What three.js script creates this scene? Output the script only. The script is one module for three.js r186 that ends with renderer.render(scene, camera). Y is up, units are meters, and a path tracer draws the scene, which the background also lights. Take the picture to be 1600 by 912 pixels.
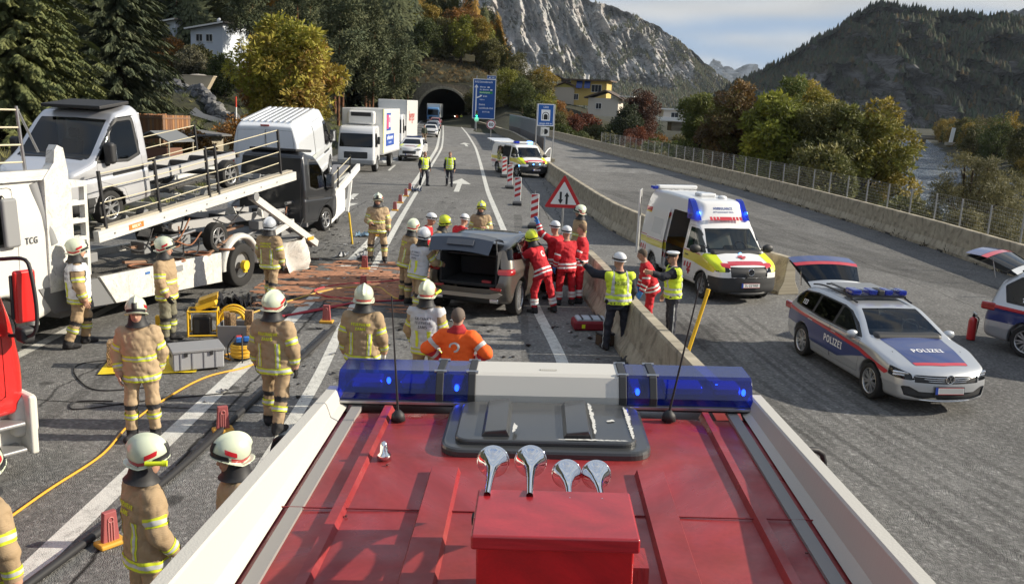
import * as THREE from 'three';
import { mergeGeometries, mergeVertices } from 'three/addons/utils/BufferGeometryUtils.js';
import { RoundedBoxGeometry } from 'three/addons/geometries/RoundedBoxGeometry.js';
import { createNoise2D, createNoise3D } from 'simplex-noise';

// ---------------------------------------------------------------- camera, sky, sun, exposure
const D2R = Math.PI / 180;
const scene = new THREE.Scene();
const camera = new THREE.PerspectiveCamera(36.08, 1600 / 912, 0.1, 30000);
camera.position.set(0, 4.55, 0);
camera.rotation.set(-11.93 * D2R, 0, 2.5 * D2R, 'YXZ');
scene.add(camera);
const renderer = new THREE.WebGLRenderer({ antialias: true });
renderer.toneMapping = THREE.LinearToneMapping;
renderer.toneMappingExposure = 1.62;
renderer.shadowMap.enabled = true;
const SUN_EL = 26 * D2R, SUN_AZ = 4 * D2R;
const sunDir = new THREE.Vector3(Math.cos(SUN_EL) * Math.cos(SUN_AZ), Math.sin(SUN_EL), -Math.cos(SUN_EL) * Math.sin(SUN_AZ));
const sun = new THREE.DirectionalLight(new THREE.Color(1.0, 0.90, 0.74), 4.6);
sun.position.copy(sunDir).multiplyScalar(120);
sun.castShadow = true;
sun.shadow.mapSize.set(4096, 4096);
Object.assign(sun.shadow.camera, { left: -60, right: 60, top: 60, bottom: -60, near: 1, far: 400 });
scene.add(sun, sun.target);

// ---------------------------------------------------------------- seeded random numbers and noise
function rng(seed) {
let a = seed >>> 0;
return () => { a = (a + 0x6D2B79F5) >>> 0; let t = a; t = Math.imul(t ^ (t >>> 15), t | 1); t ^= t + Math.imul(t ^ (t >>> 7), t | 61); return ((t ^ (t >>> 14)) >>> 0) / 4294967296; };
}
const n2 = createNoise2D(rng(11)), n3 = createNoise3D(rng(12));
const fbm2 = (x, y, o = 4) => { let s = 0, a = 0.5, f = 1; for (let i = 0; i < o; i++) { s += a * n2(x * f, y * f); a *= 0.5; f *= 2.03; } return s; };
const fbm3 = (x, y, z, o = 4) => { let s = 0, a = 0.5, f = 1; for (let i = 0; i < o; i++) { s += a * n3(x * f, y * f, z * f); a *= 0.5; f *= 2.03; } return s; };
const ridge2 = (x, y, o = 5) => { let s = 0, a = 0.5, f = 1, w = 1; for (let i = 0; i < o; i++) { let n = 1 - Math.abs(n2(x * f, y * f)); n *= n * w; w = Math.min(1, n * 1.6); s += a * n; a *= 0.5; f *= 2.1; } return s; };
const clamp = (v, a = 0, b = 1) => Math.min(b, Math.max(a, v));
const sstep = (a, b, v) => { const t = clamp((v - a) / (b - a)); return t * t * (3 - 2 * t); };
const lerp = (a, b, t) => a + (b - a) * t;
const V = (x, y, z) => new THREE.Vector3(x, y, z);
// piecewise linear through [[x, y], ...]
const pl = (pts, x) => { if (x <= pts[0][0]) return pts[0][1]; for (let i = 1; i < pts.length; i++) if (x <= pts[i][0]) { const [a, b] = [pts[i - 1], pts[i]]; return lerp(a[1], b[1], (x - a[0]) / (b[0] - a[0])); } return pts[pts.length - 1][1]; };

// ---------------------------------------------------------------- sky: pale autumn blue with thin streaked cloud
{
const W = 1024, H = 512, d = new Float32Array(W * H * 4);
for (let j = 0; j < H; j++) for (let i = 0; i < W; i++) {
const el = ((j + 0.5) / H - 0.5) * Math.PI, az = (i + 0.5) / W * 2 * Math.PI;
const e = Math.max(el, 0), x = Math.cos(az), y = Math.sin(az), t = Math.pow(clamp(e / (Math.PI / 2)), 0.55);
let c = [lerp(0.25, 0.09, t), lerp(0.33, 0.165, t), lerp(0.43, 0.32, t)];
// cloud sheet at unit height, stretched into streaks
const k = 1 / (Math.sin(e) + 0.09), u = x * k, v = y * k;
const s1 = fbm3(u * 0.5 + 3 + 0.5 * n3(u * 0.3, v * 0.4, 2.2), v * 0.9, 1.7 + Math.sin(e) * 26, 5), s2 = fbm3(u * 0.22, v * 0.3 + 5, 4.2 + Math.sin(e) * 9, 4);
const cl = sstep(0.05, 0.95, 0.5 + s1 * 0.9 + s2 * 0.8) * 0.92;
const br = 0.42 + 0.13 * fbm3(u * 0.5, v * 2.2, 9.1, 4);
c = [lerp(c[0], br * 1.0, cl), lerp(c[1], br * 1.0, cl), lerp(c[2], br * 0.98, cl)];
if (el < 0) { const g = sstep(0, -0.25, el); c = c.map((q, m) => lerp(q, [0.12, 0.12, 0.11][m], g)); }
const o = (j * W + i) * 4; d[o] = c[0]; d[o + 1] = c[1]; d[o + 2] = c[2]; d[o + 3] = 1;
}
const t = new THREE.DataTexture(d, W, H, THREE.RGBAFormat, THREE.FloatType);
t.mapping = THREE.EquirectangularReflectionMapping; t.magFilter = t.minFilter = THREE.LinearFilter; t.needsUpdate = true;
scene.background = t; scene.environment = t;
}

// ---------------------------------------------------------------- naming and adding
const used = new Map();
function numbered(n) { const k = used.get(n) || 0; used.set(n, k + 1); return k ? n + '_' + String(k).padStart(3, '0') : n; }
const shade = (m) => { m.castShadow = true; m.receiveShadow = true; return m; };
function mesh(name, geo, mat, parent) {
if (Array.isArray(geo)) geo = merge(geo);
const m = shade(new THREE.Mesh(geo, mat)); m.name = parent ? name : numbered(name); (parent || scene).add(m); return m;
}
function thing(name, label, category, [x, y, z] = [0, 0, 0], turn = 0, group) {
const g = new THREE.Group(); g.name = numbered(name); g.position.set(x, y, z); g.rotation.y = turn;
g.userData = { label, category }; if (group) g.userData.group = group; scene.add(g); return g;
}
function tag(o, label, category, group) { o.userData = { label, category }; if (group) o.userData.group = group; return o; }
function struct(o) { o.userData.kind = 'structure'; return o; }
function part(name, parent) { const g = new THREE.Group(); g.name = name; parent.add(g); return g; }
function dup(src, [x, y, z], turn, label, group) {
const c = src.clone(); c.name = numbered(src.name.replace(/_\d+$/, '')); c.position.set(x, y, z); c.rotation.y = turn;
c.userData = { ...src.userData, label }; if (group) c.userData.group = group; scene.add(c); return c;
}

// ---------------------------------------------------------------- geometry helpers
function clean(g) { g = g.index ? g : g; for (const k of Object.keys(g.attributes)) if (!['position', 'normal', 'uv', 'color'].includes(k)) g.deleteAttribute(k); return g; }
function merge(list) {
list = list.map(clean); const keys = ['normal', 'uv', 'color'].filter(k => list.some(g => g.attributes[k]));
list = list.map(g => {
if (g.index) g = g.toNonIndexed();
for (const k of keys) if (!g.attributes[k]) g.setAttribute(k, new THREE.BufferAttribute(new Float32Array(g.attributes.position.count * (k === 'uv' ? 2 : 3)).fill(k === 'color' ? 1 : 0), k === 'uv' ? 2 : 3));
return g;
});
return list.length === 1 ? list[0] : mergeGeometries(list);
}
const xf = (g, p, r, s = [1, 1, 1]) => g.applyMatrix4(new THREE.Matrix4().compose(V(...(p || [0, 0, 0])), new THREE.Quaternion().setFromEuler(new THREE.Euler(...(r || [0, 0, 0]))), V(...(Array.isArray(s) ? s : [s, s, s]))));
const box = (w, h, d, p, r) => xf(new THREE.BoxGeometry(w, h, d), p, r);
const rbox = (w, h, d, rad, p, r, seg = 2) => xf(new RoundedBoxGeometry(w, h, d, seg, Math.min(rad, w / 2.01, h / 2.01, d / 2.01)), p, r);
const cyl = (r1, r2, h, p, r, seg = 16) => xf(new THREE.CylinderGeometry(r1, r2, h, seg), p, r);
function bar(a, b, w, h = w) { // rectangular bar from a to b
const A = V(...a), B = V(...b), d = B.clone().sub(A), g = new THREE.BoxGeometry(w, h, d.length());
return g.applyMatrix4(new THREE.Matrix4().lookAt(A, B, Math.abs(d.y) > 0.99 * d.length() ? V(0, 0, 1) : V(0, 1, 0)).setPosition(A.add(B).multiplyScalar(0.5)));
}
function rod(a, b, r, r2 = r, seg = 8) { const A = V(...a), B = V(...b), d = B.clone().sub(A), g = new THREE.CylinderGeometry(r2, r, d.length(), seg); return g.applyMatrix4(new THREE.Matrix4().makeRotationFromQuaternion(new THREE.Quaternion().setFromUnitVectors(V(0, 1, 0), d.clone().normalize())).setPosition(A.add(B).multiplyScalar(0.5))); }
const tube = (pts, r, n = 40, seg = 8, closed = false) => new THREE.TubeGeometry(new THREE.CatmullRomCurve3(pts.map(p => V(...p)), closed, 'centripetal'), n, r, seg, closed);
const lathe = (pts, p, r, seg = 24) => xf(new THREE.LatheGeometry(pts.map(q => new THREE.Vector2(...q)), seg), p, r);
const shape = (pts) => new THREE.Shape(pts.map(p => new THREE.Vector2(...p)));
const ext = (pts, depth, p, r, bev = 0) => xf(new THREE.ExtrudeGeometry(Array.isArray(pts) ? shape(pts) : pts, { depth, bevelEnabled: bev > 0, bevelSize: bev, bevelThickness: bev, bevelSegments: 2, curveSegments: 10 }), p, r);
// sheet strip between two polylines [[x,y,z],...] with uv in metres
function ribbon(A, B) {
const p = [], uv = [], ix = []; let L = 0;
A.forEach((a, i) => { if (i) L += Math.hypot(a[0] - A[i - 1][0], a[2] - A[i - 1][2]); p.push(...a, ...B[i]); uv.push(a[0], a[2], B[i][0], B[i][2]); });
for (let i = 0; i < A.length - 1; i++) ix.push(2 * i, 2 * i + 1, 2 * i + 2, 2 * i + 1, 2 * i + 3, 2 * i + 2);
const g = new THREE.BufferGeometry(); g.setAttribute('position', new THREE.Float32BufferAttribute(p, 3)); g.setAttribute('uv', new THREE.Float32BufferAttribute(uv, 2)); g.setIndex(ix); g.computeVertexNormals(); return g;
}
function planeUV(g, ax = 'x', ay = 'y', o = [0, 0], s = [1, 1]) { const p = g.attributes.position, k = { x: 0, y: 1, z: 2 }, uv = []; for (let i = 0; i < p.count; i++) uv.push((p.array[i * 3 + k[ax]] - o[0]) / s[0], (p.array[i * 3 + k[ay]] - o[1]) / s[1]); g.setAttribute('uv', new THREE.Float32BufferAttribute(uv, 2)); return g; }
function vcol(g, fn) { const p = g.attributes.position, c = new Float32Array(p.count * 3), n = g.attributes.normal; for (let i = 0; i < p.count; i++) { const q = fn(p.getX(i), p.getY(i), p.getZ(i), n && n.getX(i), n && n.getY(i), n && n.getZ(i)); c.set(q, i * 3); } g.setAttribute('color', new THREE.BufferAttribute(c, 3)); return g; }

// ---------------------------------------------------------------- signed distance modelling
const smin = (a, b, k) => { const h = Math.max(k - Math.abs(a - b), 0) / k; return Math.min(a, b) - h * h * k * 0.25; };
const smax = (a, b, k) => -smin(-a, -b, k);
function cone3(p, a, b, ra, rb) { // tapered capsule; returns [distance, t]
const bx = b[0] - a[0], by = b[1] - a[1], bz = b[2] - a[2], px = p[0] - a[0], py = p[1] - a[1], pz = p[2] - a[2];
const t = clamp((px * bx + py * by + pz * bz) / (bx * bx + by * by + bz * bz + 1e-9));
const dx = px - bx * t, dy = py - by * t, dz = pz - bz * t;
return [Math.sqrt(dx * dx + dy * dy + dz * dz) - lerp(ra, rb, t), t];
}
function poly2(pts) { // signed distance to a polygon, negative inside
const n = pts.length;
return (x, y) => {
let d = 1e9, s = 1;
for (let i = 0, j = n - 1; i < n; j = i++) {
const [xi, yi] = pts[i], [xj, yj] = pts[j], ex = xj - xi, ey = yj - yi, wx = x - xi, wy = y - yi;
const t = clamp((wx * ex + wy * ey) / (ex * ex + ey * ey + 1e-12)), bx = wx - ex * t, by = wy - ey * t;
d = Math.min(d, bx * bx + by * by);
const c1 = y >= yi, c2 = y < yj, c3 = ex * wy > ey * wx; if ((c1 && c2 && c3) || (!c1 && !c2 && !c3)) s = -s;
}
return s * Math.sqrt(d);
};
}
// smooth closed curve through points, for profiles
function smoothPoly(pts, n = 120, tension = 0.5) { return new THREE.CatmullRomCurve3(pts.map(p => V(p[0], p[1], 0)), true, 'catmullrom', tension).getPoints(n).map(p => [p.x, p.y]); }
// surface nets over a sparse grid
function surf(sdf, lo, hi, cell, lip = 1.5, B = 6) {
const n = [0, 1, 2].map(i => Math.ceil((hi[i] - lo[i]) / cell / B) * B + 1), nx = n[0], ny = n[1], nz = n[2];
const f = new Float32Array(nx * ny * nz).fill(1e3), q = [0, 0, 0];
const r = B * cell * 0.87 * lip;
const on = [];
for (let k = 0; k < nz - 1; k += B) for (let j = 0; j < ny - 1; j += B) for (let i = 0; i < nx - 1; i += B) {
q[0] = lo[0] + (i + B / 2) * cell; q[1] = lo[1] + (j + B / 2) * cell; q[2] = lo[2] + (k + B / 2) * cell;
const d = sdf(q); if (Math.abs(d) > r) continue;
on.push(i, j, k);
for (let c = k; c <= k + B; c++) for (let b = j; b <= j + B; b++) for (let a = i; a <= i + B; a++) {
const o = (c * ny + b) * nx + a; if (f[o] !== 1e3) continue;
q[0] = lo[0] + a * cell; q[1] = lo[1] + b * cell; q[2] = lo[2] + c * cell; f[o] = sdf(q);
}
}
const id = new Map(), pos = [], tri = [];
const vert = (i, j, k) => {
const key = (k * ny + j) * nx + i; let v = id.get(key); if (v !== undefined) return v;
let sx = 0, sy = 0, sz = 0, m = 0;
for (let e = 0; e < 12; e++) {
const ax = e >> 2, u = (e & 1), w = (e >> 1) & 1, a = [0, 0, 0]; a[(ax + 1) % 3] = u; a[(ax + 2) % 3] = w;
const b = a.slice(); b[ax] = 1;
const f0 = f[((k + a[2]) * ny + j + a[1]) * nx + i + a[0]], f1 = f[((k + b[2]) * ny + j + b[1]) * nx + i + b[0]];
if ((f0 < 0) === (f1 < 0)) continue;
const t = f0 / (f0 - f1); sx += lerp(a[0], b[0], t); sy += lerp(a[1], b[1], t); sz += lerp(a[2], b[2], t); m++;
}
v = pos.length / 3; pos.push(lo[0] + (i + sx / m) * cell, lo[1] + (j + sy / m) * cell, lo[2] + (k + sz / m) * cell); id.set(key, v); return v;
};
const st = [1, nx, nx * ny];
for (let b = 0; b < on.length; b += 3) for (let c = on[b + 2]; c < on[b + 2] + B; c++) for (let j = on[b + 1]; j < on[b + 1] + B; j++) for (let i = on[b]; i < on[b] + B; i++) {
const o = (c * ny + j) * nx + i, f0 = f[o], c3 = [i, j, c];
for (let ax = 0; ax < 3; ax++) {
const u = (ax + 1) % 3, w = (ax + 2) % 3; if (c3[u] < 1 || c3[w] < 1) continue;
const f1 = f[o + st[ax]]; if (f1 === 1e3 || (f0 < 0) === (f1 < 0)) continue;
const e = (du, dw) => { const a = c3.slice(); a[u] -= du; a[w] -= dw; return vert(a[0], a[1], a[2]); };
const A = e(1, 1), Bv = e(0, 1), Cv = e(0, 0), Dv = e(1, 0);
if (f0 < 0) tri.push(A, Bv, Cv, A, Cv, Dv); else tri.push(A, Cv, Bv, A, Dv, Cv);
}
}
const P = new Float32Array(pos), N = new Float32Array(pos.length), h = cell * 0.35;
for (let v = 0; v < P.length; v += 3) {
for (let it = 0; it < 2; it++) {
const p = [P[v], P[v + 1], P[v + 2]], d = sdf(p);
const g = [0, 1, 2].map(a => { const s = p[a]; p[a] = s + h; const d1 = sdf(p); p[a] = s - h; const d0 = sdf(p); p[a] = s; return d1 - d0; });
const l = Math.hypot(...g) || 1e-9, gl = l / (2 * h), mv = clamp(d / Math.max(gl, 0.3), -cell, cell);
for (let a = 0; a < 3; a++) { N[v + a] = g[a] / l; if (!it) P[v + a] -= N[v + a] * mv; }
}
}
const g = new THREE.BufferGeometry(); g.setAttribute('position', new THREE.BufferAttribute(P, 3)); g.setAttribute('normal', new THREE.BufferAttribute(N, 3)); g.setIndex(tri); return g;
}
// the part of a surface where fn(x,y,z,nx,ny,nz,i) > 0, cut along fn = 0, moved out along the normal
function clip(geo, fn, out = 0, vals) {
const P = geo.attributes.position.array, N = geo.attributes.normal.array, ix = geo.index ? geo.index.array : null, nt = (ix ? ix.length : P.length / 3) / 3;
const nv = P.length / 3, F = vals || new Float32Array(nv);
if (!vals) for (let i = 0; i < nv; i++) F[i] = fn(P[i * 3], P[i * 3 + 1], P[i * 3 + 2], N[i * 3], N[i * 3 + 1], N[i * 3 + 2], i);
const pos = [], nor = [], tri = [], own = new Map();
const add = (a, b, t) => {
const key = b < 0 ? a : nv + (a < b ? a * nv + b : b * nv + a); let v = own.get(key); if (v !== undefined) return v;
v = pos.length / 3; const n = [0, 0, 0];
for (let c = 0; c < 3; c++) { pos.push(b < 0 ? P[a * 3 + c] : lerp(P[a * 3 + c], P[b * 3 + c], t)); n[c] = b < 0 ? N[a * 3 + c] : lerp(N[a * 3 + c], N[b * 3 + c], t); }
const l = Math.hypot(...n) || 1; for (let c = 0; c < 3; c++) { nor.push(n[c] / l); pos[v * 3 + c] += out * n[c] / l; }
own.set(key, v); return v;
};
for (let t = 0; t < nt; t++) {
const id = [0, 1, 2].map(c => ix ? ix[t * 3 + c] : t * 3 + c), inn = id.map(i => F[i] > 0), c = inn[0] + inn[1] + inn[2];
if (!c) continue;
if (c === 3) { tri.push(add(id[0], -1), add(id[1], -1), add(id[2], -1)); continue; }
const r = []; for (let k = 0; k < 3; k++) { const a = id[k], b = id[(k + 1) % 3]; if (inn[k]) r.push(add(a, -1)); if (inn[k] !== inn[(k + 1) % 3]) r.push(add(a, b, F[a] / (F[a] - F[b]))); }
for (let k = 1; k < r.length - 1; k++) tri.push(r[0], r[k], r[k + 1]);
}
const g = new THREE.BufferGeometry(); g.setAttribute('position', new THREE.Float32BufferAttribute(pos, 3)); g.setAttribute('normal', new THREE.Float32BufferAttribute(nor, 3)); g.setIndex(tri); return g;
}

// separate connected pieces of a surface, smallest scraps dropped
function islands(g, least = 6) {
const ix = g.index.array, n = g.attributes.position.count, up = new Int32Array(n).map((_, i) => i), find = (a) => { while (up[a] !== a) a = up[a] = up[up[a]]; return a; };
const key = new Map(), P = g.attributes.position.array; for (let i = 0; i < n; i++) { const k = Math.round(P[i * 3] * 2e3) + ',' + Math.round(P[i * 3 + 1] * 2e3) + ',' + Math.round(P[i * 3 + 2] * 2e3); if (key.has(k)) up[find(i)] = find(key.get(k)); else key.set(k, i); }
for (let i = 0; i < ix.length; i += 3) { up[find(ix[i])] = find(ix[i + 1]); up[find(ix[i + 1])] = find(ix[i + 2]); }
const by = new Map(); for (let i = 0; i < ix.length; i += 3) { const r = find(ix[i]); if (!by.has(r)) by.set(r, []); by.get(r).push(ix[i], ix[i + 1], ix[i + 2]); }
return [...by.values()].filter(a => a.length / 3 >= least).map(a => { const m = new Map(), out = new THREE.BufferGeometry(), id = a.map(v => { if (!m.has(v)) m.set(v, m.size); return m.get(v); }); for (const [nm, at] of Object.entries(g.attributes)) { const s = at.itemSize, arr = new Float32Array(m.size * s); for (const [v, w] of m) for (let c = 0; c < s; c++) arr[w * s + c] = at.array[v * s + c]; out.setAttribute(nm, new THREE.BufferAttribute(arr, s)); } out.setIndex(id); return out; });
}
const nth = (n) => n + (n % 10 === 1 && n !== 11 ? 'st' : n % 10 === 2 && n !== 12 ? 'nd' : n % 10 === 3 && n !== 13 ? 'rd' : 'th');
// ---------------------------------------------------------------- materials and textures
const C = (r, g, b) => new THREE.Color().setRGB(r, g, b);
const hex = (h) => new THREE.Color(h);
function std(color, rough = 0.7, o = {}) { return new THREE.MeshStandardMaterial({ color: Array.isArray(color) ? C(...color) : hex(color), roughness: rough, ...o }); }
function phy(color, rough, o = {}) { return new THREE.MeshPhysicalMaterial({ color: Array.isArray(color) ? C(...color) : hex(color), roughness: rough, ...o }); }
function canvasTex(w, h, draw, srgb = true) {
const c = document.createElement('canvas'); c.width = w; c.height = h; draw(c.getContext('2d'), w, h);
const t = new THREE.CanvasTexture(c); if (srgb) t.colorSpace = THREE.SRGBColorSpace; t.magFilter = THREE.LinearFilter; return t;
}
function dataTex(w, h, fn, srgb, rep) {
const d = new Uint8Array(w * h * 4);
for (let j = 0; j < h; j++) for (let i = 0; i < w; i++) { const c = fn(i / w, j / h, i, j), o = (j * w + i) * 4; d[o] = clamp(c[0]) * 255; d[o + 1] = clamp(c[1]) * 255; d[o + 2] = clamp(c[2]) * 255; d[o + 3] = 255; }
const t = new THREE.DataTexture(d, w, h); t.magFilter = THREE.LinearFilter; t.minFilter = THREE.LinearMipmapLinearFilter; t.wrapS = t.wrapT = THREE.RepeatWrapping; if (srgb) t.colorSpace = THREE.SRGBColorSpace; if (rep) t.repeat.set(rep, rep); t.needsUpdate = true; return t;
}
// tileable noise on the unit square
function tileN(u, v, f, seed, o = 4) { let s = 0, a = 0.5; for (let i = 0; i < o; i++) { const A = u * 2 * Math.PI, B = v * 2 * Math.PI, k = f / (2 * Math.PI); s += a * n3(Math.cos(A) * k + seed + Math.cos(B) * k * 0.7, Math.sin(A) * k + Math.sin(B) * k * 0.7 + seed * 3.1, Math.cos(B) * k * 0.71 - Math.sin(B) * k * 0.71 + i * 7); a *= 0.5; f *= 2; } return s; }
// ================================================================ THE SETTING
// polylines of the place (x by z), measured along the road, which runs towards -z and bends left
const EDGE_R = [[-192, -13.2], [-130, -7.5], [-92, -4.4], [-71, -3.0], [-58, -2.2], [-46, -1.45], [-36, -0.68], [-20, 0.56], [-15, 1.0], [0, 1.6]];
const DBL_R = [[-192, -16.1], [-120, -10.0], [-86, -7.3], [-58, -5.75], [-47, -5.1], [-35, -4.45], [-25, -3.85], [-17, -3.35], [-13, -3.07], [0, -2.7]];
const DBL_L = [[-192, -16.7], [-120, -10.5], [-86, -7.75], [-58, -6.1], [-47, -5.5], [-35, -4.9], [-28, -4.62], [-21, -4.54], [-15, -4.48], [0, -4.48]];
const EDGE_L = [[-192, -20.6], [-120, -14.6], [-86, -12.1], [-58, -10.3], [-40, -9.2], [-25, -8.6], [-15, -8.33], [0, -8.3]];
const WALL_R = [[-190, -10.6], [-116, -0.85], [-84, 1.5], [-64, 1.9], [-57, 2.0], [-49, 2.6], [-36, 3.6], [-30, 4.55], [-23, 6.9]];
const BAR3 = [[-160, -1], [-140, 2.3], [-122, 5.2], [-95, 8.5], [-78, 10.7], [-65, 12.4], [-54, 13.9], [-45, 14.8], [-34, 15.5], [-26, 15.6], [-15, 16.2], [10, 18]];
const mapX = (tab, z) => pl(tab, z);
const riverL = (z) => 54 + (-z - 132) * 0.3825, riverR = (z) => pl([[-600, 262], [-415, 186], [-273, 126], [-156, 81], [-112, 63], [-60, 48], [40, 20]], z);
function ground(x, z) {
const xl = mapX(EDGE_L, z) - 3.5, xr = mapX(BAR3, z) + 0.6;
let y = -0.1;
if (x < xl) { const s = xl - x, k = lerp(0.10, 0.23, sstep(-55, -150, z)); y = -0.1 + Math.max(0, s - 1) * k + 0.55 * Math.max(0, s - 32) + fbm2(x * 0.05, z * 0.05) * Math.min(2.5, s * 0.12); }
if (x > xr) {
const s = x - xr; y = -0.1 - Math.min(3.4, s * 0.5) + fbm2(x * 0.07, z * 0.07) * Math.min(0.8, s * 0.1);
const a = riverL(z), b = riverR(z);
const e = Math.max(a - x, x - b);
if (e < 9) y = Math.min(y, lerp(-8, y, clamp((e + 4) / 13)));
if (x > b) y = lerp(-8, -4.2 + fbm2(x * 0.03, z * 0.03) * 1.6 + clamp((x - b - 20) / 120) * 3, clamp((x - b + 4) / 14));
}
y += 6.4 * Math.exp(-(((x - 13) / 15) ** 2) - ((z + 232) / 30) ** 2) + 5 * Math.exp(-(((x + 2) / 9) ** 2) - ((z + 196) / 22) ** 2) * (z < -150 ? 1 : 0);
if (x > -8 && x < 20 && z < -128) y += 2.4 * sstep(-128, -160, z) * sstep(-8, -2, x) * sstep(mapX(BAR3, Math.max(z, -160)) + 30, mapX(BAR3, Math.max(z, -160)) + 8, x);
return y;
}
function gridMesh(xs, zs, fy, uvS = 1) {
const p = [], uv = [], ix = [], w = xs.length;
zs.forEach((z, j) => xs.forEach((x, i) => { p.push(x, fy(x, z), z); uv.push(x / uvS, z / uvS); if (i && j) { const a = (j - 1) * w + i - 1; ix.push(a, a + 1, a + w, a + 1, a + w + 1, a + w); } }));
const g = new THREE.BufferGeometry(); g.setAttribute('position', new THREE.Float32BufferAttribute(p, 3)); g.setAttribute('uv', new THREE.Float32BufferAttribute(uv, 2)); g.setIndex(ix); g.computeVertexNormals(); 
const n = g.attributes.normal; if (n.getY(0) < 0) { const a = g.index.array; for (let i = 0; i < a.length; i += 3) { const t = a[i]; a[i] = a[i + 1]; a[i + 1] = t; } g.computeVertexNormals(); }
return g;
}
const range = (a, b, s) => { const r = []; for (let v = a; v <= b + 1e-6; v += s) r.push(v); return r; };

const grainTex = dataTex(512, 512, (u, v) => { const s = 0.5 + tileN(u, v, 90, 3, 3) * 0.9 + tileN(u, v, 10, 5, 3) * 0.25; return [s, s, s]; });
const soilTex = dataTex(512, 512, (u, v) => { const a = tileN(u, v, 12, 1.5, 5), b = tileN(u, v, 60, 7.5, 3); const k = 0.55 + a * 0.5 + b * 0.5; return [0.55 * k + 0.2, 0.55 * k + 0.2, 0.5 * k + 0.16]; }, true);
{
const xs = [...range(-6000, -700, 530), ...range(-600, -150, 40), ...range(-140, 260, 2.5), ...range(280, 700, 30), ...range(1000, 6000, 500)];
const zs = [...range(-9000, -1000, 500), ...range(-900, -480, 30), ...range(-460, 30, 2.5), ...range(60, 600, 60)];
const g = gridMesh(xs, zs, (x, z) => (Math.abs(x) > 600 || z < -800) ? -5 : Math.min(ground(x, z), 90), 6);
vcol(g, (x, y, z) => { const n = fbm2(x * 0.08, z * 0.08), m = fbm2(x * 0.5 + 9, z * 0.5); const k = 0.8 + m * 0.35; return [(0.10 + n * 0.05) * k, (0.105 + n * 0.02) * k, 0.045 * k]; });
struct(mesh('ground', g, new THREE.MeshStandardMaterial({ vertexColors: true, map: soilTex, roughness: 1, bumpMap: soilTex, bumpScale: 0.05 })));
}
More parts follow.
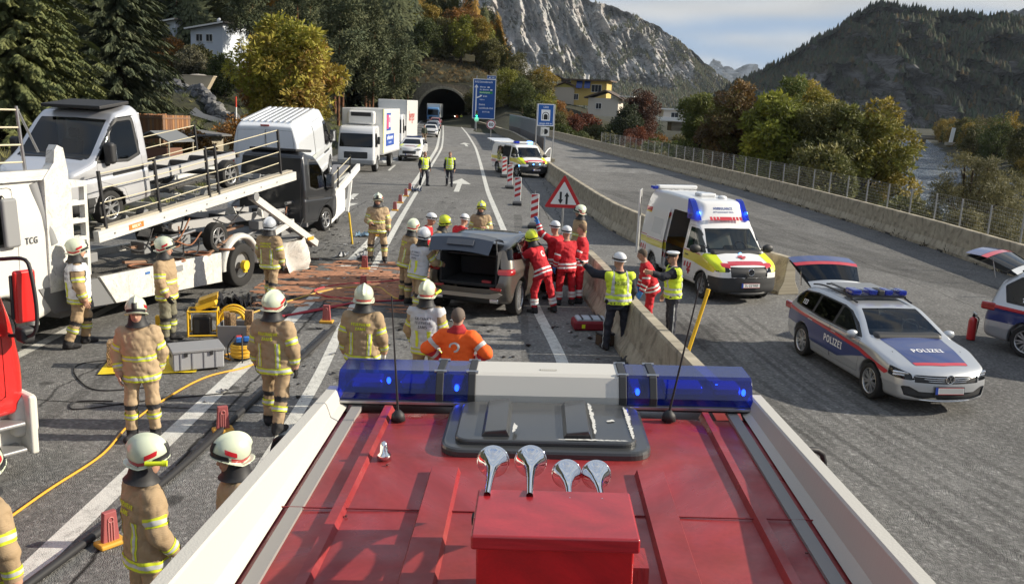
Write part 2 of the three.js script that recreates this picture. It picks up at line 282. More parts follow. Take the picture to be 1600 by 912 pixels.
// ---- asphalt: one sheet for the near carriageways with its own stains, a coarser one beyond
const asphaltBump = (() => { const t = grainTex.clone(); t.repeat.set(26, 40); t.needsUpdate = true; return t; })();
const X0 = -15, X1 = 25, Z0 = -64, Z1 = 2;
const AW = 1280, AH = 2048;
const asphaltMap = (() => {
const r = rng(77), marks = [];
// sweeping tyre marks on the closed carriageway to the right
for (let i = 0; i < 13; i++) { const o = i * 0.42 + r() * 0.3; marks.push({ p: [[4.5 + o * 0.75, -50], [7.3 + o * 0.7, -38], [10.0 + o * 0.5, -30 + o * 0.1], [13.2 + o * 0.25, -23.5 + o * 0.3], [18, -17 + o * 0.6]], w: 0.1 + r() * 0.16, k: 0.1 + r() * 0.2 }); }
for (let i = 0; i < 10; i++) { const o = i * 0.26 + r() * 0.2; marks.push({ p: [[2.9 + o, -20], [3.3 + o * 1.1, -14], [4.3 + o * 1.3, -8.5], [5.6 + o * 1.5, -3]], w: 0.02 + r() * 0.05, k: 0.12 + r() * 0.2 }); }
for (let i = 0; i < 26; i++) { const x = -8 + r() * 9, z = -8 - r() * 30; marks.push({ p: [[x, z], [x + (r() - 0.5) * 0.5, z - 3 - r() * 6]], w: 0.04 + r() * 0.16, k: 0.08 + r() * 0.16 }); }
const f = new Float32Array(AW * AH).fill(1);
for (const m of marks) {
const c = new THREE.CatmullRomCurve3(m.p.map(q => V(q[0], 0, q[1]))), n = 900;
for (let i = 0; i <= n; i++) {
const q = c.getPoint(i / n), px = (q.x - X0) / (X1 - X0) * AW, pz = (q.z - Z0) / (Z1 - Z0) * AH, rr = m.w / (X1 - X0) * AW;
const patch = 0.5 + 0.6 * fbm2(i * 0.006 + m.k * 77, m.w * 910 + m.k * 530);
for (let b = Math.floor(pz - rr); b <= pz + rr; b++) for (let a = Math.floor(px - rr); a <= px + rr; a++) if (a >= 0 && b >= 0 && a < AW && b < AH) f[b * AW + a] = Math.min(f[b * AW + a], 1 - m.k * clamp(patch) * (0.7 + 0.6 * r()));
}
}
// seams and cracks
const line = (x0, z0, x1, z1, w, k, wob) => { for (let i = 0; i <= 2400; i++) { const t = i / 2400, x = lerp(x0, x1, t) + fbm2(t * 30, x0 * 7 + z0) * wob, z = lerp(z0, z1, t); const a = Math.round((x - X0) / (X1 - X0) * AW), b = Math.round((z - Z0) / (Z1 - Z0) * AH); for (let d = 0; d < w; d++) if (a + d >= 0 && a + d < AW && b >= 0 && b < AH) f[b * AW + a + d] *= k; } };
line(-3.9, 0, -4.35, -30, 1, 0.42, 0.04); line(-0.05, -64, 2.2, -20, 1, 0.5, 0.1); line(-6.9, 0, -6.6, -40, 1, 0.6, 0.15); line(1.5, -60, 2.0, -22, 1, 0.6, 0.2);
line(-8, -12.5, 0, -12.2, 1, 0.7, 0.0); line(9, -60, 13, -4, 1, 0.7, 0.1);
const blot = (x, z, rad, k, s) => { const n = Math.ceil(rad * 1.6 / (X1 - X0) * AW); const ca = Math.round((x - X0) / (X1 - X0) * AW), cb = Math.round((z - Z0) / (Z1 - Z0) * AH); for (let b = -n; b <= n; b++) for (let a = -n; a <= n; a++) { const d = Math.hypot(a, b) / n * 1.6 + fbm2(a * 0.05 + s, b * 0.05) * 0.9; if (d < 1 && ca + a >= 0 && cb + b >= 0 && ca + a < AW && cb + b < AH) f[(cb + b) * AW + ca + a] *= lerp(k, 1, sstep(0.6, 1, d)); } };
for (let i = 0; i < 60; i++) blot(-7.5 + r() * 9, -9 - r() * 26, 0.04 + r() * 0.14, 0.5 + r() * 0.35, i * 3.3);
for (let i = 0; i < 26; i++) blot(-6 + r() * 5, -17 - r() * 8, 0.08 + r() * 0.35, 0.4 + r() * 0.35, i * 5.1);
blot(-2.1, -18.5, 1.6, 0.75, 3); blot(3.5, -18.2, 1.2, 0.75, 9);
return dataTex(AW, AH, (u, v, i, j) => {
const x = X0 + u * (X1 - X0), z = Z0 + v * (Z1 - Z0);
const right = sstep(1.5, 4.5, x - (mapX(WALL_R, Math.min(z, -23)) - 3.2));
const big = fbm2(x * 0.13, z * 0.05, 4), mid = fbm2(x * 0.8 + 4, z * 0.5, 3), gr = r() - 0.5;
let k = (0.425 - 0.03 * right + big * 0.06 + mid * 0.045 + gr * 0.15) * f[j * AW + i];
if (gr > 0.46) k *= 1.18;
return [k, k * 0.995, k * 0.98];
}, true);
})();
asphaltMap.wrapS = asphaltMap.wrapT = THREE.ClampToEdgeWrapping;
{
const g = gridMesh(range(X0, X1, 1), range(Z0, Z1, 1), () => 0);
const p = g.attributes.position, uv = []; for (let i = 0; i < p.count; i++) uv.push((p.getX(i) - X0) / (X1 - X0), (p.getZ(i) - Z0) / (Z1 - Z0)); g.setAttribute('uv', new THREE.Float32BufferAttribute(uv, 2));
// cut off what lies beyond the outer barrier
const P2 = clip(g, (x, y, z) => mapX(BAR3, z) + 0.5 - x); planeUV(P2, 'x', 'z', [X0, Z0], [X1 - X0, Z1 - Z0]);
struct(mesh('road', P2, new THREE.MeshStandardMaterial({ map: asphaltMap, bumpMap: asphaltBump, bumpScale: 0.012, roughness: 0.93 })));
const farTex = dataTex(256, 512, (u, v, i, j) => { const k = 0.425 + tileN(u, v, 8, 2.2, 4) * 0.07 + tileN(u, v, 40, 6.2, 2) * 0.07; return [k, k * 0.995, k * 0.98]; }, true);
farTex.repeat.set(1 / 9, 1 / 30);
const zs = [...range(-191, -66, 3), -63.8], zs2 = [...range(-158, -66, 3), -63.8];
const m = new THREE.MeshStandardMaterial({ map: farTex, roughness: 0.93 });
struct(mesh('road', ribbon(zs.map(z => [mapX(EDGE_L, z) - 3, -0.004, z]), zs.map(z => [mapX(WALL_R, z), -0.004, z])), m));
struct(mesh('road', ribbon(zs2.map(z => [mapX(WALL_R, z) + 0.01, -0.006, z]), zs2.map(z => [mapX(BAR3, z) + 0.5, -0.006, z])), m));
}
// ---- painted markings
const paintTex = dataTex(512, 512, (u, v) => { const w = tileN(u, v, 160, 2.7, 3) + tileN(u, v, 12, 4.4, 3) * 0.5; const k = w < -0.42 ? 0.5 : 0.82 + w * 0.12; return [k, k, k * 0.97]; }, true);
paintTex.repeat.set(0.5, 0.5);
const paintM = new THREE.MeshStandardMaterial({ map: paintTex, roughness: 0.75, bumpMap: grainTex, bumpScale: 0.004, color: C(0.92, 0.92, 0.92) });
function stripe(tab, z0, z1, w, off = 0) {
const zs = []; for (let z = z0; z < z1; z += Math.max(0.5, -z * 0.02)) zs.push(z); zs.push(z1);
const crv = new THREE.CatmullRomCurve3(tab.map(([z, x]) => V(x, 0, z)), false, 'catmullrom', 0.3).getPoints(400).map(p => [p.z, p.x]);
const L = zs.map(z => [pl(crv, z) + off - w / 2, 0.004, z]), R = zs.map(z => [pl(crv, z) + off + w / 2, 0.004, z]);
return ribbon(L, R);
}
const marking = (g) => struct(mesh('road_marking', g, paintM));
marking(stripe(EDGE_R, -190, -3, 0.22));
marking(stripe(DBL_R, -190, -5, 0.19));
marking(stripe(DBL_L, -190, -5, 0.26));
marking(stripe(EDGE_L, -190, -5, 0.2));
for (let i = 0; i < 4; i++) marking(stripe([[-192, -18.6], [-86, -9.95], [-58, -8.2], [-40, -7.2]], -62 + i * 0.001 - i * 14, -57 - i * 14, 0.16));
function arrowMark(x, z, turn, s = 1, len = 4.6) {
const q = [[-0.12, 0], [0.12, 0], [0.12, len * 0.55], [0.55, len * 0.55], [0, len], [-0.55, len * 0.55], [-0.12, len * 0.55]].map(a => [a[0] * s, a[1] * s]);
const g = new THREE.ShapeGeometry(shape(q)); xf(g, [0, 0, 0], [-Math.PI / 2, 0, 0]); xf(g, [x, 0.005, z], [0, turn, 0]); planeUV(g, 'x', 'z'); marking(g);
}
arrowMark(-3.05, -45.5, 0.03, 1.15, 7); arrowMark(-5.2, -92, 0.1, 1.1, 7); arrowMark(-11.2, -96, Math.PI + 0.09, 1.1, 7); arrowMark(-7.6, -42.5, Math.PI + 0.05, 1.1, 6.5); arrowMark(-9.4, -70, Math.PI, 1.1, 6);
// ---- river
{
const zs = range(-600, 40, 4), A = zs.map(z => [riverL(z) - 6, -5.9, z]), B = zs.map(z => [riverR(z) + 6, -5.9, z]);
const wt = dataTex(512, 512, (u, v) => { const k = 0.5 + tileN(u, v, 26, 8.1, 4) * 0.8; return [k, k, k]; }); wt.repeat.set(1 / 9, 1 / 6);
const wc = dataTex(256, 256, (u, v) => { const k = tileN(u, v, 20, 3.3, 4); return k > 0.22 ? [0.8, 0.83, 0.86] : [0.30 + k * 0.1, 0.38 + k * 0.1, 0.46 + k * 0.1]; }, true); wc.repeat.set(1 / 14, 1 / 9);
struct(mesh('river', ribbon(A, B), new THREE.MeshPhysicalMaterial({ map: wc, roughness: 0.16, bumpMap: wt, bumpScale: 0.45, ior: 1.33 })));
}
// ---- mountains
const rockTex = dataTex(512, 512, (u, v) => { const k = 0.62 + tileN(u, v, 14, 4.4, 5) * 0.55; return [k, k, k]; });
function mountain(name, xs, ts, fn, colorFn, uvS) {
const p = [], uv = [], ix = [], w = xs.length;
ts.forEach((t, j) => xs.forEach((x, i) => { const q = fn(x, t); p.push(...q); uv.push(q[0] / uvS, q[1] / uvS * 0.7); if (i && j) { const a = (j - 1) * w + i - 1; ix.push(a, a + 1, a + w, a + 1, a + w + 1, a + w); } }));
const g = new THREE.BufferGeometry(); g.setAttribute('position', new THREE.Float32BufferAttribute(p, 3)); g.setAttribute('uv', new THREE.Float32BufferAttribute(uv, 2)); g.setIndex(ix); g.computeVertexNormals();
vcol(g, colorFn);
const mt = rockTex.clone(); mt.needsUpdate = true;
return struct(mesh(name, g, new THREE.MeshStandardMaterial({ vertexColors: true, roughness: 1, bumpMap: mt, bumpScale: uvS * 0.10 })));
}
const conGeo = (() => { const g = []; for (let i = 0; i < 4; i++) g.push(xf(new THREE.ConeGeometry(0.34 - i * 0.07, 0.42, 6, 1, true), [0, 0.25 + i * 0.2, 0], [0, i, 0])); return merge(g); })();
function scatter(name, geo, mat, list, kind) { // list of [x, y, z, sx, sy, turn, [r,g,b]]
const m = shade(new THREE.InstancedMesh(geo, mat, list.length)), M = new THREE.Matrix4(), q = new THREE.Quaternion();
list.forEach((a, i) => { M.compose(V(a[0], a[1], a[2]), q.setFromEuler(new THREE.Euler(0, a[5], 0)), V(a[3], a[4], a[3])); m.setMatrixAt(i, M); m.setColorAt(i, C(...a[6])); });
m.name = numbered(name); m.userData.kind = kind; scene.add(m); return m;
}
const farTreeM = new THREE.MeshStandardMaterial({ roughness: 1 });
{
// the limestone wall ahead
const RIDGE = [[-1400, 900], [-300, 640], [0, 470], [110, 345], [175, 282], [240, 268], [310, 246], [365, 222], [417, 192], [455, 168], [490, 142], [520, 118], [546, 97], [585, 78], [618, 64], [700, 40], [820, 5]];
const fn = (x, t) => {
const r = pl(RIDGE, x) + fbm2(x * 0.02, 3) * 7, y = lerp(-5, r, Math.pow(t, 0.9));
const prof = t < 0.22 ? t * 2.1 : 0.46 + (t - 0.22) * 0.7; // scree apron, then wall
const z = -1960 - 560 * prof;
const g = ridge2(x * 0.0072 + y * 0.0018, y * 0.0035 + 2, 5) * 95 + ridge2(x * 0.028 + y * 0.011, y * 0.007, 4) * 34 + ridge2(x * 0.10 + y * 0.03, y * 0.03, 3) * 17 + fbm2(x * 0.3, y * 0.22, 2) * 7;
const k = sstep(0.05, 0.3, t) * (t > 0.97 ? (1 - t) / 0.03 : 1);
return [x, y, z + (g - 70) * k];
};
const rockAt = (x, y, nx, ny, nz) => { const f = fbm2(x * 0.012 + 5, y * 0.014 - x * 0.009, 4), steep = ny; return steep * 0.9 + f * 0.6 + sstep(330, 560, x - (pl(RIDGE, x) - y) * 0.6) * 0.25 + sstep(110, 30, y) * 0.35; };
const trees = [], r = rng(5);
const m = mountain('mountain', range(-700, 820, 3.4), range(0, 1, 1 / 170), fn, (x, y, z, nx, ny, nz) => {
const f = rockAt(x, y, nx, ny, nz), n = fbm2(x * 0.05, y * 0.03, 4), wrm = fbm2(x * 0.02 + 40, y * 0.02, 3);
if (f > 0.80) { if (r() < 0.5) trees.push([x, y - 1, z, 5 + r() * 4, 5 + r() * 5, r() * 6, [0.055 + r() * 0.03, 0.06 + r() * 0.02, 0.035]]); return [0.075 + n * 0.03, 0.075 + n * 0.03, 0.05]; }
const k = 0.34 + n * 0.14 + 0.06 * r(); return [k * (1.02 + wrm * 0.14), k * (0.99 + wrm * 0.04), k * 0.95];
}, 90);
scatter('mountain_wood', conGeo, farTreeM, trees, 'stuff').userData.label = 'dark conifers growing on the ledges of the grey cliff';
}
{
// the shaded wooded crag on the right across the river
const RIDGE = [[250, -6], [290, 22], [330, 50], [380, 80], [421, 111], [440, 122], [462, 142], [480, 153], [500, 158], [525, 152], [559, 146], [604, 142], [648, 138], [696, 120], [760, 108], [900, 100], [1300, 60]];
const fn = (x, t) => {
const r = pl(RIDGE, x) + fbm2(x * 0.03, 8) * 4, y = lerp(-9, r, t);
const z = -1150 - 190 * (0.75 * t + 0.25 * t * t) + (x - 420) * 0.55 + Math.max(0, x - 700) * 0.4;
const g = ridge2(x * 0.011 + 3, y * 0.009 + 7, 4) * 70 + fbm2(x * 0.05, y * 0.04, 4) * 24, k = sstep(0, 0.12, t) * (1 - sstep(0.93, 1, t));
return [x, y, z + (g - 35) * k];
};
const trees = [], r = rng(9);
mountain('mountain', range(230, 1250, 3), range(0, 1, 1 / 110), fn, (x, y, z, nx, ny, nz) => {
const u = x, v = y, f = fbm2(u * 0.018, v * 0.02 + u * 0.01, 4) + ny * 0.5, n = fbm2(u * 0.1, v * 0.1, 3);
const crag = sstep(560, 470, u) * sstep(110, 60, v) * 0.42 + sstep(650, 690, u) * sstep(75, 30, v) * 0.3;
if (f - crag * 0.8 > -0.06) { if (r() < 0.66) trees.push([x, y - 1.5, z, 8 + r() * 6, 5 + r() * 5, r() * 6, r() < 0.08 ? [0.09, 0.06, 0.02] : [0.035 + r() * 0.025, 0.043 + r() * 0.02, 0.03]]); return [0.06 + n * 0.02, 0.055, 0.04]; }
const k = 0.12 + n * 0.07; return [k, k * 0.97, k * 0.94];
}, 45);
for (let x = 285; x < 760; x += 2.2) { const q = fn(x, 0.995), h = 5 + r() * 7; trees.push([q[0] + r() * 3, q[1] - 1, q[2], h * 1.05, h, r() * 6, [0.03, 0.036, 0.022]]); }
scatter('mountain_wood', conGeo, farTreeM, trees, 'stuff').userData.label = 'dark wood covering the shaded crag beyond the river';
}
{
const far = (name, pts, z, depth, base, col, noise) => { const S = -z, w = pts[pts.length - 1][0] - pts[0][0]; mountain(name, range(pts[0][0], pts[pts.length - 1][0], w / 160), range(0, 1, 1 / 60), (x, t) => { const r = pl(pts, x) + fbm2(x * 0.02, 5, 4) * noise; return [x, lerp(base, r, t), z - depth * t + (ridge2(x * 0.012 + 2, t * 2.2, 5) - 0.5) * depth * 0.5 * sstep(0, 0.2, t) * (t > 0.96 ? (1 - t) / 0.04 : 1)]; }, () => col, 300); };
far('mountain', [[1730, 115], [2055, 380], [2145, 583], [2218, 554], [2263, 496], [2330, 508], [2402, 462], [2508, 533], [2616, 545], [2680, 485], [2729, 496], [2887, 346], [3465, 173]], -9000, 1400, -5, [0.36, 0.36, 0.36], 14);
far('mountain', [[1250, 60], [1400, 150], [1520, 160], [1640, 130], [1800, 40]], -5400, 700, -5, [0.05, 0.06, 0.04], 10);
far('mountain', [[1500, 200], [1700, 360], [1900, 440], [2300, 520], [2900, 500]], -3300, 700, -5, [0.04, 0.05, 0.035], 12);
}
// ---- wooded hill above the tunnel
const TX = -15.9, TZ = -189.5;
function hillY(x, z) {
const d = TZ - z, side = Math.abs(x - TX);
let y = 7.6 + 9 * (1 - Math.exp(-d / 16)) + fbm2(x * 0.06, z * 0.06) * 1.5 * clamp(d / 4);
const right = Math.max(0, x - (TX + 6.3)), left = Math.max(0, TX - 6.3 - x);
y -= right * 1.0; y = Math.max(y, -0.5);
if (left > 0) y = lerp(y, Math.max(ground(x, z) + 0.2, 3.0 + left * 0.22 + d * 0.5), clamp(left / 12));
return y;
}
{
const g = gridMesh([...range(-150, -40, 3), ...range(-38.2, 12, 0.6)], [...range(-360, -216, 6), ...range(-215.5, TZ, 0.65)], hillY, 5);
vcol(g, (x, y, z) => { const n = fbm2(x * 0.3, z * 0.3, 3); return [0.10 + n * 0.04, 0.095 + n * 0.03, 0.045]; });
struct(mesh('hill', g, new THREE.MeshStandardMaterial({ vertexColors: true, map: soilTex, roughness: 1 })));
}
// ================================================================ TREES AND SHRUBS
const leafM = new THREE.MeshPhysicalMaterial({ roughness: 0.85, transmission: 0.3, thickness: 0, ior: 1.3 });
const needleM = new THREE.MeshStandardMaterial({ roughness: 0.9 });
const barkTex = dataTex(128, 256, (u, v) => { const k = 0.6 + tileN(u, v * 0.3, 16, 2, 4) * 0.7; return [k, k * 0.95, k * 0.88]; }, true);
const barkM = new THREE.MeshStandardMaterial({ map: barkTex, color: C(0.16, 0.12, 0.09), roughness: 1, bumpMap: barkTex, bumpScale: 0.03 });
const pineBarkM = new THREE.MeshStandardMaterial({ map: barkTex, color: C(0.33, 0.17, 0.10), roughness: 1, bumpMap: barkTex, bumpScale: 0.03 });
// clump of small bent leaves, radius about 0.5
function leafClump(seed, n, size, long = 1.5) {
const r = rng(seed), p = [], ix = [];
for (let i = 0; i < n; i++) {
const d = V(r() - 0.5, r() - 0.5, r() - 0.5).normalize(), c = d.clone().multiplyScalar(0.5 * Math.cbrt(0.15 + r() * 0.85));
const u = V(r() - 0.5, r() - 0.5, r() - 0.5).cross(d).normalize(), w = u.clone().cross(d).addScaledVector(d, 0.5 + r()).normalize(), s = size * (0.7 + r() * 0.7), b = p.length / 3;
const q = [c, c.clone().addScaledVector(u, s * 0.5).addScaledVector(w, s * 0.6 * long), c.clone().addScaledVector(w, s * 1.3 * long).addScaledVector(d, s * 0.25), c.clone().addScaledVector(u, -s * 0.5).addScaledVector(w, s * 0.6 * long)];
q.forEach(v => p.push(v.x, v.y, v.z)); ix.push(b, b + 1, b + 2, b, b + 2, b + 3);
}
const g = new THREE.BufferGeometry(); g.setAttribute('position', new THREE.Float32BufferAttribute(p, 3)); g.setIndex(ix); g.computeVertexNormals(); return g;
}
const clumps = [leafClump(1, 34, 0.17), leafClump(2, 30, 0.19), leafClump(3, 40, 0.15)];
const fineClumps = [leafClump(4, 70, 0.085, 2.2), leafClump(5, 60, 0.10, 2)];
// conifer spray: needled twigs fanning along +z, length 1, drooping
function spray(seed, n, len, wid = 0.07) {
const r = rng(seed), p = [], ix = [];
for (let i = 0; i < n; i++) {
const t = r(), s = (r() - 0.5) * 2, bz = t, bx = s * 0.05, by = -0.10 * t * t;
const L = len * (0.5 + 0.8 * r()) * (1.15 - 0.7 * t), a = (s < 0 ? -1 : 1) * (0.5 + r() * 0.7), dr = -0.1 - r() * 0.55;
const d = V(Math.sin(a), dr, Math.cos(a)).normalize(), w = wid * (0.7 + r() * 0.6), b = p.length / 3, sx = V(Math.cos(a), 0.3 * (r() - 0.5), -Math.sin(a));
const P0 = V(bx, by, bz), q = [P0, P0.clone().addScaledVector(d, L * 0.5).addScaledVector(sx, w), P0.clone().addScaledVector(d, L), P0.clone().addScaledVector(d, L * 0.5).addScaledVector(sx, -w).add(V(0, 0.02, 0))];
q.forEach(v => p.push(v.x, v.y, v.z)); ix.push(b, b + 1, b + 2, b, b + 2, b + 3);
}
const g = new THREE.BufferGeometry(); g.setAttribute('position', new THREE.Float32BufferAttribute(p, 3)); g.setIndex(ix); g.computeVertexNormals(); return g;
}
const sprays = [spray(6, 150, 0.3, 0.016), spray(7, 150, 0.34, 0.016)], bigSprays = [spray(8, 26, 0.5)];
function crownMesh(geo, mat, list, parent, name = 'crown') {
const m = shade(new THREE.InstancedMesh(geo, mat, list.length)), c = new THREE.Color();
list.forEach((a, i) => { m.setMatrixAt(i, a[0]); m.setColorAt(i, c.setRGB(...a[1])); }); m.name = name; m.userData.kind = 'stuff'; parent.add(m); return m;
}
function taper(pts, r0, r1, seg = 6) { // tapered tube through points
const c = new THREE.CatmullRomCurve3(pts.map(p => V(...p))), n = Math.max(4, pts.length * 3), g = new THREE.TubeGeometry(c, n, 1, seg), P = g.attributes.position;
for (let i = 0; i <= n; i++) { const q = c.getPointAt(i / n), r = lerp(r0, r1, i / n); for (let j = 0; j <= seg; j++) { const k = i * (seg + 1) + j; P.setXYZ(k, q.x + (P.getX(k) - q.x) * r, q.y + (P.getY(k) - q.y) * r, q.z + (P.getZ(k) - q.z) * r); } }
return g;
}
const mixc = (a, b, t) => a.map((v, i) => lerp(v, b[i], t));
// broadleaf tree: trunk with limbs into lobes, leaf clumps spread through each lobe
function broadleaf(name, label, cat, [x, y, z], o) {
const { h, r, base = 0.25, seed = 1, cols, n = 500, cs = 0.9, fine = false, group, thin = 1, multi = 1 } = o, R = rng(seed * 97 + 3), t = thing(name, label, cat, [x, y, z], 0, group);
const lobes = [], wood = [], cy = h * (base + 1) / 2, ry = h * (1 - base) / 2;
const nl = Math.round(12 + r * 3.2);
for (let i = 0; i < nl; i++) { const a = i * 2.4 + R(), v = 1 - 2 * (i + 0.5) / nl, s = Math.sqrt(1 - v * v), k = 0.35 + 0.58 * R(); lobes.push([Math.cos(a) * s * r * k, cy + v * ry * (0.6 + 0.3 * R()), Math.sin(a) * s * r * k, r * (0.20 + 0.25 * R()), R()]); }
for (let mtr = 0; mtr < multi; mtr++) {
const ox = multi > 1 ? (R() - 0.5) * 0.6 : 0, oz = multi > 1 ? (R() - 0.5) * 0.6 : 0, lx = (R() - 0.5) * r * 0.3 + ox * 2, lz = (R() - 0.5) * r * 0.3 + oz * 2;
wood.push(taper([[ox, -0.3, oz], [ox + lx * 0.2, h * 0.3, oz + lz * 0.2], [lx * 0.6, h * 0.6, lz * 0.6], [lx, h * 0.9, lz]], 0.035 * h / Math.sqrt(multi), 0.006 * h, 7));
}
for (const l of lobes) if (R() < 0.75) { const y0 = Math.max(h * 0.18, l[1] - h * 0.3); wood.push(taper([[0, y0, 0], [l[0] * 0.4, lerp(y0, l[1], 0.55), l[2] * 0.4], [l[0] * 0.95, l[1], l[2] * 0.95]], 0.011 * h, 0.003 * h, 5)); }
mesh('trunk', wood, barkM, t);
const list = [], M = new THREE.Matrix4();
for (let i = 0; i < n; i++) {
const l = lobes[Math.floor(R() * nl)], d = V(R() - 0.5, R() - 0.45, R() - 0.5).normalize().multiplyScalar(l[3] * Math.cbrt(0.25 + 0.75 * R()) * 1.1), s = cs * (0.6 + R() * 0.7) * thin;
const p = V(l[0] + d.x, l[1] + d.y * 0.85, l[2] + d.z);
M.compose(p, new THREE.Quaternion().setFromEuler(new THREE.Euler(R() * 6, R() * 6, R() * 6)), V(s, s * 0.8, s));
const k = clamp(l[4] * 0.75 + R() * 0.5 - 0.12), ci = k * (cols.length - 1), a = Math.floor(ci), c = mixc(cols[a], cols[Math.min(a + 1, cols.length - 1)], ci - a), b = 0.8 + R() * 0.4;
list.push([M.clone(), c.map(v => v * b)]);
}
const G = fine ? fineClumps : clumps; crownMesh(G[seed % G.length], leafM, list, t); return t;
}
function spruce(name, label, [x, y, z], o) {
const { h, r, seed = 1, dens = 1, cols = [[0.05, 0.07, 0.04], [0.09, 0.115, 0.055]], group, coarse = false, low = 0.04 } = o, R = rng(seed * 131 + 7), t = thing(name, label, 'tree', [x, y, z], 0, group);
mesh('trunk', taper([[0, -0.4, 0], [0, h * 0.5, 0], [0, h, 0]], h * 0.018, 0.02, 8), barkM, t);
const list = [], M = new THREE.Matrix4(), e = new THREE.Euler(), q = new THREE.Quaternion();
const rows = Math.round(h * 2.1 * dens);
for (let k = 0; k < rows; k++) {
const f = k / rows, yy = h * (low + (0.985 - low) * f), rr = r * Math.pow(1 - f, 0.8) * (0.8 + 0.35 * R()) + 0.12, nb = Math.max(4, Math.round((coarse ? 6 : 9) * (1 - f * 0.5)));
for (let b = 0; b < nb; b++) {
const a = b / nb * 6.283 + k * 1.9 + R() * 0.5, L = rr * (0.75 + 0.45 * R()), steps = coarse ? 1 : Math.max(1, Math.round(L / 0.5));
for (let s = 0; s < steps; s++) {
const d0 = steps === 1 ? L * 0.12 : L * (s / steps) * 0.9, sl = coarse ? L * 0.95 : lerp(0.95, 0.6, s / steps) * (0.75 + R() * 0.5);
const droop = 0.12 + 0.3 * (1 - f) + R() * 0.15;
for (let tw = 0; tw < (coarse ? 1 : 1 + (s > 0) + (s > 1 && R() < 0.7)); tw++) {
const aa = a + (tw ? (R() - 0.5) * 1.5 : (R() - 0.5) * 0.25);
e.set(droop, aa, (R() - 0.5) * 0.6, 'YXZ'); q.setFromEuler(e);
M.compose(V(Math.sin(a) * d0, yy - d0 * 0.16 * (1 - f) + (R() - 0.5) * 0.25, Math.cos(a) * d0), q, V(sl * (coarse ? 0.8 : 1), sl, sl));
list.push([M.clone(), mixc(cols[0], cols[1], R())]);
}
}
}
}
crownMesh(coarse ? bigSprays[0] : sprays[seed % 2], needleM, list, t); return t;
}
function pine(label, [x, y, z], o) {
const { h, r, seed = 1, group, bare = 0.45 } = o, R = rng(seed * 53 + 1), t = thing('pine_tree', label, 'tree', [x, y, z], 0, group), lean = (R() - 0.5) * 0.6;
mesh('trunk', taper([[0, -0.5, 0], [lean * 0.4, h * 0.5, 0], [lean, h * 0.97, 0]], h * 0.016, 0.03, 6), pineBarkM, t);
const list = [], M = new THREE.Matrix4();
for (let i = 0; i < 16; i++) {
const f = bare + (1 - bare) * (i + R()) / 16, a = R() * 6.283, L = r * (1.15 - Math.abs(f - 0.62) * 1.6) * (0.5 + 0.6 * R());
for (let k = 0; k < 11; k++) {
const d = L * (0.3 + 0.8 * R()), aa = a + (R() - 0.5) * 0.9, s = 0.8 + R() * 0.8;
M.compose(V(Math.sin(aa) * d + lean * f, h * f + (R() - 0.4) * h * 0.06, Math.cos(aa) * d), new THREE.Quaternion().setFromEuler(new THREE.Euler(R() * 6, R() * 6, R() * 6)), V(s * 1.25, s * 0.7, s * 1.25));
const c = mixc([0.06, 0.08, 0.038], [0.12, 0.125, 0.055], R()); list.push([M.clone(), c]);
}
}
crownMesh(fineClumps[seed % 2], needleM, list, t); return t;
}
const at = (x, z) => [x, ground(x, z) - 0.1, z];
const onHill = (x, z) => [x, Math.max(hillY(x, z), ground(x, z)) - 0.2, z];
const GREEN = [[0.055, 0.075, 0.02], [0.10, 0.12, 0.03]], YG = [[0.14, 0.16, 0.025], [0.26, 0.25, 0.035]], YEL = [[0.20, 0.16, 0.03], [0.32, 0.22, 0.035]], ORG = [[0.16, 0.09, 0.025], [0.30, 0.14, 0.03]], RED = [[0.10, 0.035, 0.02], [0.20, 0.06, 0.025]], OLV = [[0.07, 0.075, 0.025], [0.15, 0.135, 0.04]], COP = [[0.05, 0.028, 0.022], [0.13, 0.055, 0.03]];

// left foreground conifers
spruce('spruce_tree', 'bright green spruce at the left edge behind the transporter cab', at(-27.6, -50), { h: 25, r: 5.0, seed: 1, dens: 1.15, cols: [[0.10, 0.125, 0.045], [0.19, 0.20, 0.07]] });
spruce('spruce_tree', 'tall dark spruce behind the silver cab on the transporter', at(-28.8, -66), { h: 27, r: 4.9, seed: 2, dens: 1.15, cols: [[0.055, 0.075, 0.04], [0.115, 0.13, 0.065]] });
spruce('spruce_tree', 'shadowy spruce filling the gap between the two nearest conifers', at(-36.5, -70), { h: 28, r: 5.2, seed: 3, dens: 0.9 });
spruce('spruce_tree', 'leftmost bright spruce, cut by the left edge of the picture', at(-33, -54), { h: 26, r: 4.6, seed: 4, dens: 0.9, cols: [[0.05, 0.075, 0.03], [0.12, 0.14, 0.05]] });
broadleaf('maple_tree', 'yellow green maple turning orange above the white van', 'tree', at(-13.9, -55.5), { h: 9.4, r: 3.0, base: 0.18, seed: 12, cols: [[0.17, 0.20, 0.03], [0.30, 0.29, 0.04], [0.32, 0.26, 0.04], [0.30, 0.17, 0.04]], n: 760, cs: 0.78 });
broadleaf('shrub', 'orange brown shrub below the maple beside the boulder wall', 'shrub', at(-18.6, -62), { h: 2.6, r: 1.7, base: 0.05, seed: 6, cols: ORG, n: 160, cs: 0.6 });
broadleaf('shrub', 'russet shrub behind the far deck ropes of the transporter', 'shrub', at(-20.6, -57), { h: 1.7, r: 1.2, base: 0.02, seed: 7, cols: ORG, n: 100, cs: 0.55 });
spruce('small_fir', 'small green fir beside the concrete garage', at(-21.7, -61), { h: 2.2, r: 0.95, seed: 8, dens: 1.2, cols: [[0.05, 0.075, 0.03], [0.11, 0.13, 0.05]] });
